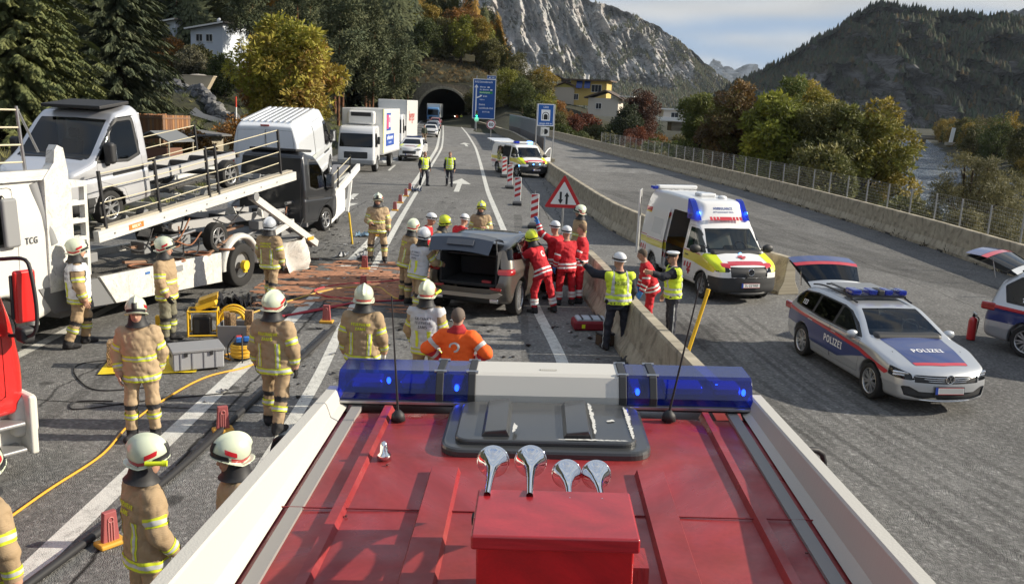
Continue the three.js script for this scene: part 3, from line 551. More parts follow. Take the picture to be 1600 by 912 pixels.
// shrubs and trees round the white houses
[[-47, -133, 3.6, 2.4, OLV, 'olive bush under the windows of the white house'], [-42.5, -132, 4, 2.4, OLV, 'grey green bush in front of the right white house wall'], [-51, -134, 4, 2.4, ORG, 'brown bush in front of the left white house'], [-39, -120, 5, 2.2, GREEN, 'dark green bush above the skip container'], [-43.5, -121, 4.5, 2, [[0.1, 0.1, 0.06], [0.17, 0.15, 0.09]], 'pale grey bush left of the skip container'], [-33.5, -116, 5.5, 2.4, ORG, 'rust coloured bush right of the skip container'], [-29, -112, 6, 2.6, OLV, 'olive tree left of the maple crown']].forEach(([x, z, h, r, c, l], i) => broadleaf('bush', l, 'shrub', at(x, z), { h, r, base: 0.02, seed: 20 + i, cols: c, n: 240, cs: 0.95, group: 'bushes below the white houses' }));
// pines between the maple and the tunnel: each its own trunk
{
const spots = [[-27, -118, 15], [-24.5, -126, 16], [-22.3, -112, 14], [-31, -128, 17], [-28, -138, 19], [-24.2, -143, 18], [-34, -142, 20], [-21.0, -130, 14], [-30.5, -150, 21], [-26, -157, 20], [-23.2, -165, 18], [-20.8, -150, 15], [-37, -155, 22], [-33, -166, 22], [-28.5, -172, 20], [-25, -180, 19], [-22.9, -186, 14], [-40, -136, 18], [-44, -150, 20], [-48, -164, 22], [-40, -172, 23]];
spots.sort((a, b) => a[0] / a[1] < b[0] / b[1] ? 1 : -1).forEach(([x, z, h], i) => pine(`${nth(i + 1)} scots pine from the left in the stand left of the tunnel`, at(x, z), { h, r: 3.1, seed: i + 1, bare: i % 3 === 0 ? 0.5 : 0.3, group: 'pines left of the tunnel' }));
}
[[-56, -150, 15, 3], [-60, -160, 17, 3], [-38.5, -146, 14, 2.5], [-64, -148, 16, 3], [-53, -168, 18, 3], [-70, -160, 18, 3.2], [-46, -176, 18, 3]].forEach(([x, z, h, r], i) => spruce('spruce_tree', `dark spruce on the slope round the white houses, ${nth(i + 1)} of the group`, at(x, z), { h, r, seed: 30 + i, coarse: true, group: 'spruces on the left slope' }));
// autumn trees on the hill above the tunnel
[[-21, -200, 9, 3, GREEN, 'green leafy tree just above the tunnel mouth'], [-17.5, -204, 10, 3.2, OLV, 'olive tree above the crown of the tunnel mouth'], [-13.5, -203, 10, 3.2, YG, 'yellow green tree above the right side of the tunnel mouth'], [-10.2, -206, 10, 3.2, YEL, 'golden tree at the right end of the hill above the tunnel'], [-7.2, -203, 8, 3, OLV, 'olive tree at the foot of the hill behind the blue sign'], [-16, -214, 11, 3.4, ORG, 'orange tree high on the hill above the tunnel'], [-12.5, -216, 10, 3.2, ORG, 'rust orange tree on the right shoulder of the hill'], [-22, -216, 12, 3.2, YEL, 'yellow larch like tree high on the hill'], [-26.5, -206, 13, 3, YG, 'yellow green tree among the pines left of the tunnel'], [-31, -214, 13, 3.2, OLV, 'olive tree high among the pines'], [-9, -214, 8, 2.8, YG, 'light green tree on the right flank of the hill'], [-36, -222, 13, 3.4, YEL, 'yellow tree on the hill skyline at the top of the picture']].forEach(([x, z, h, r, c, l], i) => broadleaf('autumn_tree', l, 'tree', onHill(x, z), { h, r, base: 0.12, seed: 50 + i, cols: c, n: 330, cs: 1.15, group: 'autumn trees above the tunnel' }));
// wood behind: a mass nobody could count
{
const R = rng(123), list = [];
for (let i = 0; i < 1500; i++) { const x = -24 - R() * 190, z = -150 - R() * 200, y = Math.max(z < TZ ? hillY(x, z) : -9, ground(x, z)); if (z > -196 && x > -55 && R() < 0.8) continue; const h = 9 + R() * 11; list.push([x, y - 0.5, z, h * (0.32 + R() * 0.12), h, R() * 6, R() < 0.16 ? mixc(ORG[0], YEL[1], R()) : mixc([0.035, 0.05, 0.025], [0.10, 0.11, 0.045], R())]); }
for (let i = 0; i < 90; i++) { const x = -38 + R() * 32, z = -214 - R() * 60; list.push([x, hillY(x, z) - 0.5, z, 3 + R() * 2, 9 + R() * 7, R() * 6, R() < 0.4 ? mixc(ORG[1], YEL[1], R()) : mixc([0.045, 0.06, 0.03], [0.10, 0.11, 0.04], R())]); }
const g = []; for (let k = 0; k < 15; k++) for (let b = 0; b < 8; b++) { const f = k / 15, a = b / 8 * 6.283 + k * 2.1, L = Math.pow(1 - f, 0.8) * 0.85 + 0.08; g.push(xf(bigSprays[0].clone(), [0, 0.06 + f * 0.94 + (R() - 0.5) * 0.05, 0], [0.25 + R() * 0.3, a, 0], [L * 0.9, L * 0.45, L * (0.8 + 0.4 * R())])); }
scatter('hill_wood', merge(g), needleM, list, 'stuff').userData.label = 'mixed conifer wood covering the hill on the left';
}
// scrub right of the tunnel and along the far side of the closed carriageway
{
const S = [[-9.6, -187, 4, 2, OLV], [-7.4, -184, 5, 2.2, YG], [-6.2, -176, 4.5, 2.1, OLV], [-2.2, -172, 7, 2.6, YG], [0.4, -168, 6.6, 2.4, GREEN], [2.6, -172, 7.4, 2.6, OLV], [4.6, -165, 6, 2.3, YG], [-0.8, -182, 9, 2.8, OLV], [3.6, -184, 9, 3, YEL], [6.6, -175, 6, 2.3, ORG], [8.4, -166, 4.2, 2.1, ORG], [2.8, -158, 4, 2, GREEN], [6, -154, 3.6, 1.9, OLV], [9.4, -156, 3.8, 2, RED], [11.6, -162, 4, 2.1, RED], [12.5, -150, 3.2, 1.9, OLV], [9.6, -142, 3.2, 1.8, GREEN], [13.2, -136, 3.4, 1.9, OLV], [15.8, -146, 4.4, 2.2, GREEN], [17.6, -136, 4.6, 2.2, RED], [20.5, -139, 4.4, 2.1, ORG], [12.6, -124, 3, 1.8, GREEN], [15.6, -122, 3, 1.8, OLV], [18.4, -124, 3.6, 1.9, GREEN], [21.5, -128, 3.8, 2, GREEN], [24.6, -134, 4, 2, OLV], [14.4, -112, 2.4, 1.6, OLV], [17.5, -111, 2.6, 1.6, [[0.13, 0.12, 0.07], [0.22, 0.19, 0.11]]], [20.6, -113, 3, 1.7, GREEN], [6.4, -138, 2.4, 1.5, GREEN], [9.2, -130, 2.4, 1.5, OLV]];
const cn = new Map([[OLV, 'olive'], [YG, 'yellow green'], [GREEN, 'dark green'], [YEL, 'golden yellow'], [ORG, 'rust orange'], [RED, 'reddish']]);
S.forEach(([x, z, h, r, c], i) => broadleaf('bush', `${cn.get(c) || 'straw coloured'} bush beside the closed carriageway, ${nth(i + 1)} of the scrub from the tunnel end`, 'shrub', at(x, z), { h, r: r * 1.15, base: 0.0, seed: 80 + i, cols: c, n: 230, cs: 0.95, fine: i % 3 === 1, group: 'scrub beside the closed carriageway, ' + (cn.get(c) || 'straw') }));
}
broadleaf('copper_beech', 'tall copper leaved tree right of the yellow house', 'tree', at(20.2, -150), { h: 11.5, r: 3.1, base: 0.1, seed: 131, cols: COP, n: 420, cs: 0.95 });
broadleaf('dark_leafy_tree', 'dark green tree against the copper leaved tree', 'tree', at(17.2, -146), { h: 7.5, r: 3.0, base: 0.08, seed: 132, cols: [[0.03, 0.045, 0.02], [0.06, 0.07, 0.03]], n: 340, cs: 0.95 });
spruce('fir_tree', 'pointed dark fir beside the flat roofed building', at(43, -222), { h: 11, r: 2.3, seed: 133, coarse: true });
spruce('fir_tree', 'small dark fir left of the flat roofed building', at(34.5, -225), { h: 7.5, r: 1.6, seed: 134, coarse: true });
[[31.5, -118, 4, 2], [35, -122, 5, 2.3], [28, -135, 3.4, 2.6]].forEach(([x, z, h, r], i) => broadleaf('bush', ['clipped dark bush by the lane with the street lamp', 'bush left of the riverside trees', 'hedge like bush in front of the flat roofed building'][i], 'shrub', at(x, z), { h, r, base: 0, seed: 140 + i, cols: GREEN, n: 180, cs: 0.9 }));
// riverside trees beyond the outer barrier
[[19.2, -82, 10.2, 2.5, [[0.08, 0.05, 0.025], [0.16, 0.10, 0.03]], 'brown tinged riverside tree, leftmost of the row'], [20.0, -72, 9.4, 2.2, YG, 'yellow green slim riverside tree, second from the left'], [22.6, -78, 10.6, 2.8, GREEN, 'green riverside tree in the middle of the row'], [23.6, -70, 10.2, 2.8, OLV, 'olive riverside tree left of the golden one'], [27.3, -71, 10.8, 3.3, [[0.15, 0.13, 0.025], [0.28, 0.20, 0.03]], 'golden broad riverside tree, right end of the row'], [25.6, -82, 11, 3, YEL, 'yellow tree behind the golden riverside tree'], [21.6, -64, 6.5, 2.4, OLV, 'low olive tree at the foot of the riverside row'], [26.4, -61, 5.6, 2.3, OLV, 'low green brown tree right of the riverside row'], [18.4, -93, 10, 2.4, GREEN, 'dark tree behind the left end of the riverside row']].forEach(([x, z, h, r, c, l], i) => broadleaf('riverside_tree', l, 'tree', at(x, z), { h: h * 1.06, r: r * 1.08, base: 0.1, seed: 150 + i, cols: [[0.17, 0.18, 0.04], ...c.map(q => q.map(v => v * 1.55))], n: 900, cs: 0.8, group: 'riverside trees' }));
[[23.2, -46, 7.6, 2.4, 'pale willow on the bank right of the riverside trees'], [25.6, -48, 6.2, 2.3, 'pale yellow willow beside the river, rightmost of the willows'], [21.0, -42, 5.2, 1.3, 'thin pale willow left of the others'], [23.4, -36, 4.4, 2.2, 'low willow scrub behind the fence at the right edge']].forEach(([x, z, h, r, l], i) => broadleaf('willow', l, 'tree', [x, Math.max(ground(x, z), -4.4) - 0.1, z], { h: h, r, base: 0.12, seed: 170 + i, cols: [[0.13, 0.125, 0.06], [0.25, 0.225, 0.10]], n: 480, cs: 0.55, fine: true, thin: 0.95, multi: 4, group: 'willows on the bank' }));
// tree belt on the far bank
{
const R = rng(31);
for (let i = 0; i < 56; i++) { const z = -112 - i * 6, x = riverR(z) + 6 + R() * 15, h = 6 + R() * 6; broadleaf('bank_tree', `leafy tree on the far river bank, ${nth(i + 1)} counted from the near end`, 'tree', [x, ground(x, z) - 0.2, z], { h, r: 2.8 + R() * 1.4, base: 0.02, seed: 200 + i, cols: R() < 0.3 ? YEL : R() < 0.5 ? OLV : GREEN, n: 150, cs: 1.3, group: 'trees on the far river bank' }); }
}
// dry grass and weeds behind the fence and at the foot of the barriers: ground cover
{
const R = rng(71), list = [], M = new THREE.Matrix4(), g = [];
for (let i = 0; i < 14; i++) { const a = R() * 6.28, l = 0.5 + R() * 0.5, p = [Math.cos(a) * 0.08 * R(), 0, Math.sin(a) * 0.08 * R()], q = [p[0] + Math.cos(a) * l * 0.35, l, p[2] + Math.sin(a) * l * 0.35]; const b = new THREE.BufferGeometry(); b.setAttribute('position', new THREE.Float32BufferAttribute([p[0] - 0.012, 0, p[2], p[0] + 0.012, 0, p[2] + 0.01, ...q], 3)); b.computeVertexNormals(); g.push(b); }
const tuft = merge(g);
for (let i = 0; i < 2600; i++) { const z = -8 - R() * 110, x = mapX(BAR3, z) + 0.9 + R() * R() * 9; list.push([x, ground(x, z), z, 0.8 + R() * 0.8, 0.5 + R() * 0.9, R() * 6, mixc([0.12, 0.12, 0.05], [0.28, 0.23, 0.11], R())]); }
for (let i = 0; i < 2600; i++) { const z = -30 - R() * 110, x = mapX(EDGE_L, z) - 4.4 - R() * 26; list.push([x, ground(x, z), z, 0.8 + R() * 0.9, 0.3 + R() * 0.6, R() * 6, mixc([0.10, 0.13, 0.035], [0.22, 0.2, 0.07], R())]); }
for (let i = 0; i < 900; i++) { const x = -40 + R() * 40, z = TZ - 0.5 - R() * 14; list.push([x, hillY(x, z) - 0.05, z, 1.2 + R(), 0.5 + R() * 0.7, R() * 6, mixc([0.14, 0.10, 0.045], [0.25, 0.17, 0.07], R())]); }
scatter('grass', tuft, new THREE.MeshStandardMaterial({ roughness: 1 }), list, 'stuff').userData.label = 'dry autumn grass along the verges';
}
// ================================================================ BARRIERS, WALLS, SIGNS, HOUSES
const concTex = dataTex(512, 512, (u, v) => { const k = 0.8 + tileN(u, v, 6, 5.5, 5) * 0.14 + tileN(u, v, 70, 1.5, 2) * 0.08; const st = 1 - 0.14 * sstep(0.15, 0.4, tileN(u, v, 7, 8.8, 4)); return [k * st, k * 0.97 * st, k * 0.9 * st]; }, true); concTex.repeat.set(0.4, 0.4);
const concM = new THREE.MeshStandardMaterial({ map: concTex, color: C(0.62, 0.59, 0.53), roughness: 0.95, bumpMap: grainTex, bumpScale: 0.006 });
const concDarkM = new THREE.MeshStandardMaterial({ map: concTex, color: C(0.36, 0.34, 0.31), roughness: 0.95 });
const metalM = std([0.45, 0.46, 0.47], 0.35, { metalness: 0.9 }), blackM = std([0.02, 0.02, 0.022], 0.6), rubberM = std([0.018, 0.018, 0.018], 0.85), whiteM = std([0.78, 0.78, 0.76], 0.5), darkM = std([0.035, 0.036, 0.04], 0.55);
const chromeM = std([0.85, 0.85, 0.86], 0.07, { metalness: 1 });
// jersey barrier element along its length L
const JP = [[-0.3, 0], [0.3, 0], [0.3, 0.08], [0.17, 0.32], [0.1, 0.9], [0.08, 0.94], [-0.08, 0.94], [-0.1, 0.9], [-0.17, 0.32], [-0.3, 0.08]];
const jGeo = new Map();
function jersey(a, b, label, group, hk = 1) {
const L = Math.hypot(b[0] - a[0], b[1] - a[1]), key = Math.round(L * 20) + '_' + hk;
if (!jGeo.has(key)) {
const g = xf(new THREE.ExtrudeGeometry(shape(JP.map(p => [p[0], p[1] * hk])), { depth: L - 0.06, bevelEnabled: true, bevelSize: 0.012, bevelThickness: 0.012, bevelSegments: 1 }), [0, 0.012, -(L - 0.06) / 2]);
const slot = box(0.64, 0.07, 0.42, [0, 0.036, -L * 0.28]);
planeUV(g, 'z', 'y'); jGeo.set(key, [g, slot]);
}
const t = thing('concrete_barrier', label, 'barrier', [(a[0] + b[0]) / 2, 0, (a[1] + b[1]) / 2], Math.atan2(b[0] - a[0], b[1] - a[1]), group);
mesh('body', jGeo.get(key)[0], concM, t); mesh('drain_slot', jGeo.get(key)[1], darkM, t); 
return t;
}
function runOf(tab, z0, z1, step) { const crv = new THREE.CatmullRomCurve3(tab.filter(q => q[0] >= z0 - 14 && q[0] <= z1 + 14).map(([z, x]) => V(x, 0, z)), false, 'catmullrom', 0.4).getPoints(600); const out = [crv.find(p => p.z >= z0) || crv[0]]; for (const p of crv) if (p.z > z0 && p.z <= z1 && p.distanceTo(out[out.length - 1]) >= step) out.push(p); return out.map(p => [p.x, p.z]); }
const ord = ['first', 'second', 'third', 'fourth', 'fifth', 'sixth', 'seventh', 'eighth', 'ninth', 'tenth', 'eleventh', 'twelfth', 'thirteenth', 'fourteenth', 'fifteenth', 'sixteenth', 'seventeenth', 'eighteenth', 'nineteenth', 'twentieth', 'twenty first', 'twenty second', 'twenty third', 'twenty fourth', 'twenty fifth', 'twenty sixth', 'twenty seventh', 'twenty eighth', 'twenty ninth', 'thirtieth'];
// middle line of barriers, from the tunnel sign to the loose end beside the van ambulance
{ const p = runOf(WALL_R, -58, -27, 4.0); for (let i = 0; i < p.length - 1; i++) jersey(p[i], p[i + 1], `${ord[i]} concrete barrier block of the middle line, counted from the tunnel sign`, 'middle barrier line'); }
jersey([5.7, -26.6], [7.15, -22.7], 'loose end block of the middle barrier line, right of the van ambulance', 'middle barrier line');
// line beside the officers
[[1.75, -24.2], [2.12, -20.2], [2.38, -16.2], [2.75, -12.3], [3.2, -8.4]].forEach((q, i, A) => i && jersey(A[i - 1], q, `${['far', 'second', 'third', 'near'][i - 1]} concrete barrier block of the line beside the officers`, 'barrier line beside the officers'));
// outer line with the mesh fence
const outer = runOf(BAR3, -140, 0, 4.2);
for (let i = 0; i < outer.length - 1; i++) jersey(outer[i], outer[i + 1], `${nth(outer.length - 1 - i)} concrete barrier block below the mesh fence, counted from the right edge`, 'outer barrier line');
{
const f = thing('mesh_fence', 'low wire mesh fence with pale posts on top of the outer concrete barriers', 'fence');
const crv = runOf(BAR3, -98, 0, 1.9), wire = [], postG = merge([rbox(0.05, 0.98, 0.05, 0.01, [0, 1.42, 0])]), postM = std([0.34, 0.34, 0.33], 0.6);
crv.forEach((p, i) => { const m = mesh('post', postG, postM, f); m.position.set(p[0] + 0.14, 0, p[1]); if (!i) return; const q = crv[i - 1], A = (y) => [q[0] + 0.14, y, q[1]], B = (y) => [p[0] + 0.14, y, p[1]];
for (let y = 1.02; y < 1.95; y += 0.13) wire.push(rod(A(y), B(y), 0.0028, 0.0028, 4));
for (let k = 0; k < 14; k++) { const t = k / 14, x = lerp(q[0], p[0], t) + 0.14, z = lerp(q[1], p[1], t); wire.push(rod([x, 1.0, z], [x, 1.93, z], 0.0025, 0.0025, 3)); } });
mesh('wire_mesh', wire, std([0.4, 0.41, 0.4], 0.5), f).userData.kind = 'stuff';
}
// side wall of the tunnel approach with noise panels
{
const zs = range(-189, -60, 3.4), w = thing('approach_wall', 'low concrete side wall running from the tunnel to the sign', 'wall');
for (let i = 0; i < zs.length - 1; i++) { const a = [mapX(WALL_R, zs[i]), zs[i]], b = [mapX(WALL_R, zs[i + 1]), zs[i + 1]], g = bar([a[0], 0.42, a[1]], [b[0], 0.42, b[1] - 0.03], 0.3, 0.88); mesh('wall_panel', planeUV(g, 'z', 'y'), concM, w); mesh('coping', bar([a[0], 0.9, a[1]], [b[0], 0.9, b[1] - 0.03], 0.38, 0.07), concM, w); }
const n = thing('noise_barrier', 'grey metal noise barrier with upright ribs behind the side wall', 'noise barrier');
const X = (z) => mapX(WALL_R, z) + 1.1, ribM = std([0.30, 0.33, 0.37], 0.45, { metalness: 0.5 }), lowM = std([0.13, 0.09, 0.07], 0.8);
const z2 = range(-128, -86, 1.15), panG = bar([0, 0, 0], [0, 0, 1.06], 0.06, 1.45), ribG = rbox(0.16, 2.9, 0.16, 0.02, [0, 1.45, 0]);
for (let i = 0; i < z2.length - 1; i++) { const a = X(z2[i]), b = X(z2[i + 1]), t = Math.atan2(b - a, 1.15); for (const [y, m, nm] of [[2.08, ribM, 'upper_panel'], [0.62, lowM, 'lower_panel']]) { const q = mesh(nm, panG, m, n); q.position.set(a, y, z2[i] + 0.05); q.rotation.y = t; } const r = mesh('rib', ribG, ribM, n); r.position.set(a, 0, z2[i]); }
mesh('rib', ribG, ribM, n).position.set(X(-86), 0, -86);
}
// tunnel: portal ring, headwall and tube
{
const t = thing('tunnel', 'dark road tunnel mouth with pale concrete ring under the wooded hill', 'tunnel', [TX, 0, TZ]);
const arc = (r, cy, flip) => { const a = []; for (let i = 0; i <= 28; i++) { const q = Math.PI * (i / 28) ; a.push([Math.cos(q) * r, cy + Math.sin(q) * r]); } return a; };
const ring = (ro, ri, cy) => { const o = [[ro, 0], ...arc(ro, cy), [-ro, 0]], n = [[-ri, 0], ...arc(ri, cy).reverse(), [ri, 0]]; return shape([...o, ...n]); };
mesh('portal_ring', ext(ring(5.65, 5.15, 1.55), 1.7, [0, 0, -0.6]), concM, t);
const outerS = [[6.6, 0], [6.6, 7.0], [4.5, 7.7], [-4.5, 7.7], [-6.6, 7.0], [-6.6, 0]], inner = [[-5.66, 0], ...arc(5.66, 1.55).reverse(), [5.66, 0]];
mesh('headwall', ext(shape([...outerS, ...inner]), 0.5, [0, 0, -0.55]), concDarkM, t);
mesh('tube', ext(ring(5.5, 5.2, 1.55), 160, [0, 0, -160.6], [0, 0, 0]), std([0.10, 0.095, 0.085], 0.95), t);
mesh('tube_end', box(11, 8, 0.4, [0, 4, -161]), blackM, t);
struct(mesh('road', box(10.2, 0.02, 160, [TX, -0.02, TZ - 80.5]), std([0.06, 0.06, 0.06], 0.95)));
}
// text on a plate
const FONT = (px, w = 'bold') => `${w} ${px}px sans-serif`;
function plate(name, w, h, draw, parent, pos, rot, px = 96, rough = 0.4, back = 0.03) {
const tx = canvasTex(Math.round(w * px), Math.round(h * px), (c, W, H) => { c.save(); draw(c, W, H); c.restore(); });
const g = xf(new THREE.PlaneGeometry(w, h), [0, 0, back / 2 + 0.002]), m = new THREE.MeshStandardMaterial({ map: tx, roughness: rough });
const p = part(name, parent); p.position.set(...pos); if (rot) p.rotation.set(...rot);
mesh('face', g, m, p); mesh('back', rbox(w, h, back, 0.01), std([0.4, 0.41, 0.42], 0.5, { metalness: 0.6 }), p); return p;
}
{
const b = thing('direction_sign', 'large blue motorway direction sign right of the tunnel reading Innsbruck', 'road sign', [-5.95, 0, -150], 0.0);
plate('sign_board', 3.75, 6.4, (c, W, H) => {
c.fillStyle = '#fff'; c.fillRect(0, 0, W, H); c.fillStyle = '#1b57a6'; c.fillRect(W * 0.03, W * 0.03, W * 0.94, H - W * 0.06); c.fillStyle = '#fff';
c.font = FONT(H * 0.066); c.fillText('A12 Innsbruck', W * 0.08, H * 0.1, W * 0.82); c.font = FONT(H * 0.05);
c.fillText('Meran', W * 0.3, H * 0.22); c.fillText('St. Moritz', W * 0.3, H * 0.285); c.beginPath(); c.ellipse(W * 0.68, H * 0.205, W * 0.06, H * 0.016, 0, 0, 7); c.ellipse(W * 0.8, H * 0.27, W * 0.06, H * 0.016, 0, 0, 7); c.fill();
c.fillStyle = '#39a04a'; c.fillRect(W * 0.28, H * 0.31, W * 0.58, H * 0.055); c.fillStyle = '#fff'; c.font = FONT(H * 0.042); c.fillText('Reschenpass', W * 0.3, H * 0.353, W * 0.54);
c.font = FONT(H * 0.046); c.fillText('B180', W * 0.45, H * 0.45); c.font = FONT(H * 0.038); c.fillText('1500 m', W * 0.3, H * 0.53); c.font = FONT(H * 0.062); c.fillText('Zams', W * 0.28, H * 0.66); c.fillText('Landeck-Ost', W * 0.28, H * 0.75, W * 0.64); c.font = FONT(H * 0.05); c.fillText('B171 36', W * 0.44, H * 0.84);
c.lineWidth = W * 0.055; c.strokeStyle = '#fff'; c.beginPath(); c.moveTo(W * 0.15, H * 0.93); c.lineTo(W * 0.15, H * 0.2); c.stroke(); c.beginPath(); c.moveTo(W * 0.06, H * 0.22); c.lineTo(W * 0.15, H * 0.14); c.lineTo(W * 0.24, H * 0.22); c.fill();
c.beginPath(); c.moveTo(W * 0.15, H * 0.48); c.lineTo(W * 0.36, H * 0.43); c.stroke(); c.beginPath(); c.moveTo(W * 0.30, H * 0.40); c.lineTo(W * 0.42, H * 0.405); c.lineTo(W * 0.36, H * 0.45); c.fill();
}, b, [0, 4.9, 0], null, 100);
plate('exit_board', 1.5, 0.55, (c, W, H) => { c.fillStyle = '#fff'; c.fillRect(0, 0, W, H); c.fillStyle = '#1b57a6'; c.fillRect(H * 0.1, H * 0.1, W - H * 0.2, H * 0.8); c.fillStyle = '#fff'; c.font = FONT(H * 0.55); c.fillText('144', W * 0.48, H * 0.7); c.beginPath(); c.moveTo(W * 0.16, H * 0.75); c.lineTo(W * 0.36, H * 0.25); c.lineTo(W * 0.4, H * 0.75); c.fill(); }, b, [1.1, 8.4, 0.02], null, 100);
for (const x of [-1.3, 1.3]) mesh('post', rbox(0.16, 8.6, 0.16, 0.02, [x, 4.3, -0.14]), metalM, b);
}
{
const s = thing('tunnel_sign', 'blue tunnel sign on two tall posts beside the parked minivan ambulance', 'road sign', [1.85, 0, -65]);
for (const x of [-0.62, 0.62]) mesh('post', cyl(0.05, 0.05, 4.55, [x, 2.27, 0]), metalM, s);
plate('sign_board', 1.18, 1.55, (c, W, H) => { c.fillStyle = '#fff'; c.fillRect(0, 0, W, H); c.fillStyle = '#1f62b4'; c.fillRect(W * 0.05, W * 0.05, W * 0.9, H - W * 0.1); c.fillStyle = '#fff'; c.textAlign = 'center'; c.font = FONT(H * 0.12); c.fillText('Lötz', W / 2, H * 0.19); c.font = FONT(H * 0.1); c.fillText('Länge 458 m', W / 2, H * 0.92, W * 0.84); c.fillRect(W * 0.23, H * 0.26, W * 0.54, H * 0.5); c.strokeStyle = '#111'; c.lineWidth = W * 0.035; c.beginPath(); c.moveTo(W * 0.31, H * 0.71); c.arc(W / 2, H * 0.53, W * 0.19, Math.PI, 0); c.lineTo(W * 0.69, H * 0.71); c.stroke(); c.fillStyle = '#111'; c.beginPath(); c.moveTo(W * 0.38, H * 0.71); c.arc(W / 2, H * 0.55, W * 0.12, Math.PI, 0); c.lineTo(W * 0.62, H * 0.71); c.fill(); }, s, [0, 3.78, 0.06], null, 200);
plate('extra_board', 0.62, 0.62, (c, W, H) => { c.fillStyle = '#eceae4'; c.fillRect(0, 0, W, H); c.fillStyle = '#cfcdc6'; c.beginPath(); c.moveTo(W * 0.1, H * 0.12); c.lineTo(W * 0.5, H * 0.5); c.lineTo(W * 0.1, H * 0.88); c.fill(); c.fillStyle = '#111'; c.fillRect(W * 0.42, H * 0.2, W * 0.14, H * 0.6); c.beginPath(); c.arc(W * 0.55, H * 0.5, H * 0.3, -1.57, 1.57); c.fill(); }, s, [0, 2.62, 0.06], null, 200);
mesh('base', box(1.6, 0.24, 0.5, [0, 0.62, 0]), concM, s);
}
{
const s = thing('speed_limit_sign', 'round red rimmed 80 speed limit sign on side wall', 'road sign', [-2.95, 0, -95]);
mesh('post', cyl(0.045, 0.045, 2.0, [0, 1, -0.05]), metalM, s);
const tx = canvasTex(160, 160, (c) => { c.fillStyle = '#b3152a'; c.fillRect(0, 0, 160, 160); c.fillStyle = '#fff'; c.beginPath(); c.arc(80, 80, 62, 0, 7); c.fill(); c.fillStyle = '#111'; c.textAlign = 'center'; c.font = FONT(78); c.fillText('80', 80, 108); });
mesh('disc', xf(new THREE.CircleGeometry(0.48, 32), [0, 2.2, 0]), new THREE.MeshStandardMaterial({ map: tx, roughness: 0.4 }), s);
mesh('rim', xf(new THREE.TorusGeometry(0.48, 0.02, 8, 40), [0, 2.2, -0.005]), metalM, s);
const l = thing('traffic_light', 'traffic light showing green in front of the blue direction sign', 'traffic light', [-6.6, 0, -140]);
mesh('post', cyl(0.06, 0.06, 2.4, [0, 1.2, 0]), metalM, l); mesh('housing', rbox(0.34, 1.0, 0.25, 0.04, [0, 2.6, 0]), blackM, l);
for (const [y, c, e] of [[2.92, [0.1, 0.01, 0.01], 0], [2.6, [0.1, 0.06, 0.01], 0], [2.28, [0.02, 0.5, 0.3], 3]]) mesh('lamp', cyl(0.11, 0.11, 0.05, [0, y, 0.14], [Math.PI / 2, 0, 0]), std(c, 0.3, e ? { emissive: C(0.02, 0.8, 0.45), emissiveIntensity: e } : {}), l);
mesh('round_plate', cyl(0.36, 0.36, 0.03, [0, 1.75, 0.05], [Math.PI / 2, 0, 0], 24), std([0.7, 0.66, 0.6], 0.5), l);
const pl2 = new THREE.PointLight(C(0.05, 1, 0.55), 1.2, 8); pl2.position.set(0, 2.28, 0.4); pl2.castShadow = true; l.add(pl2);
}
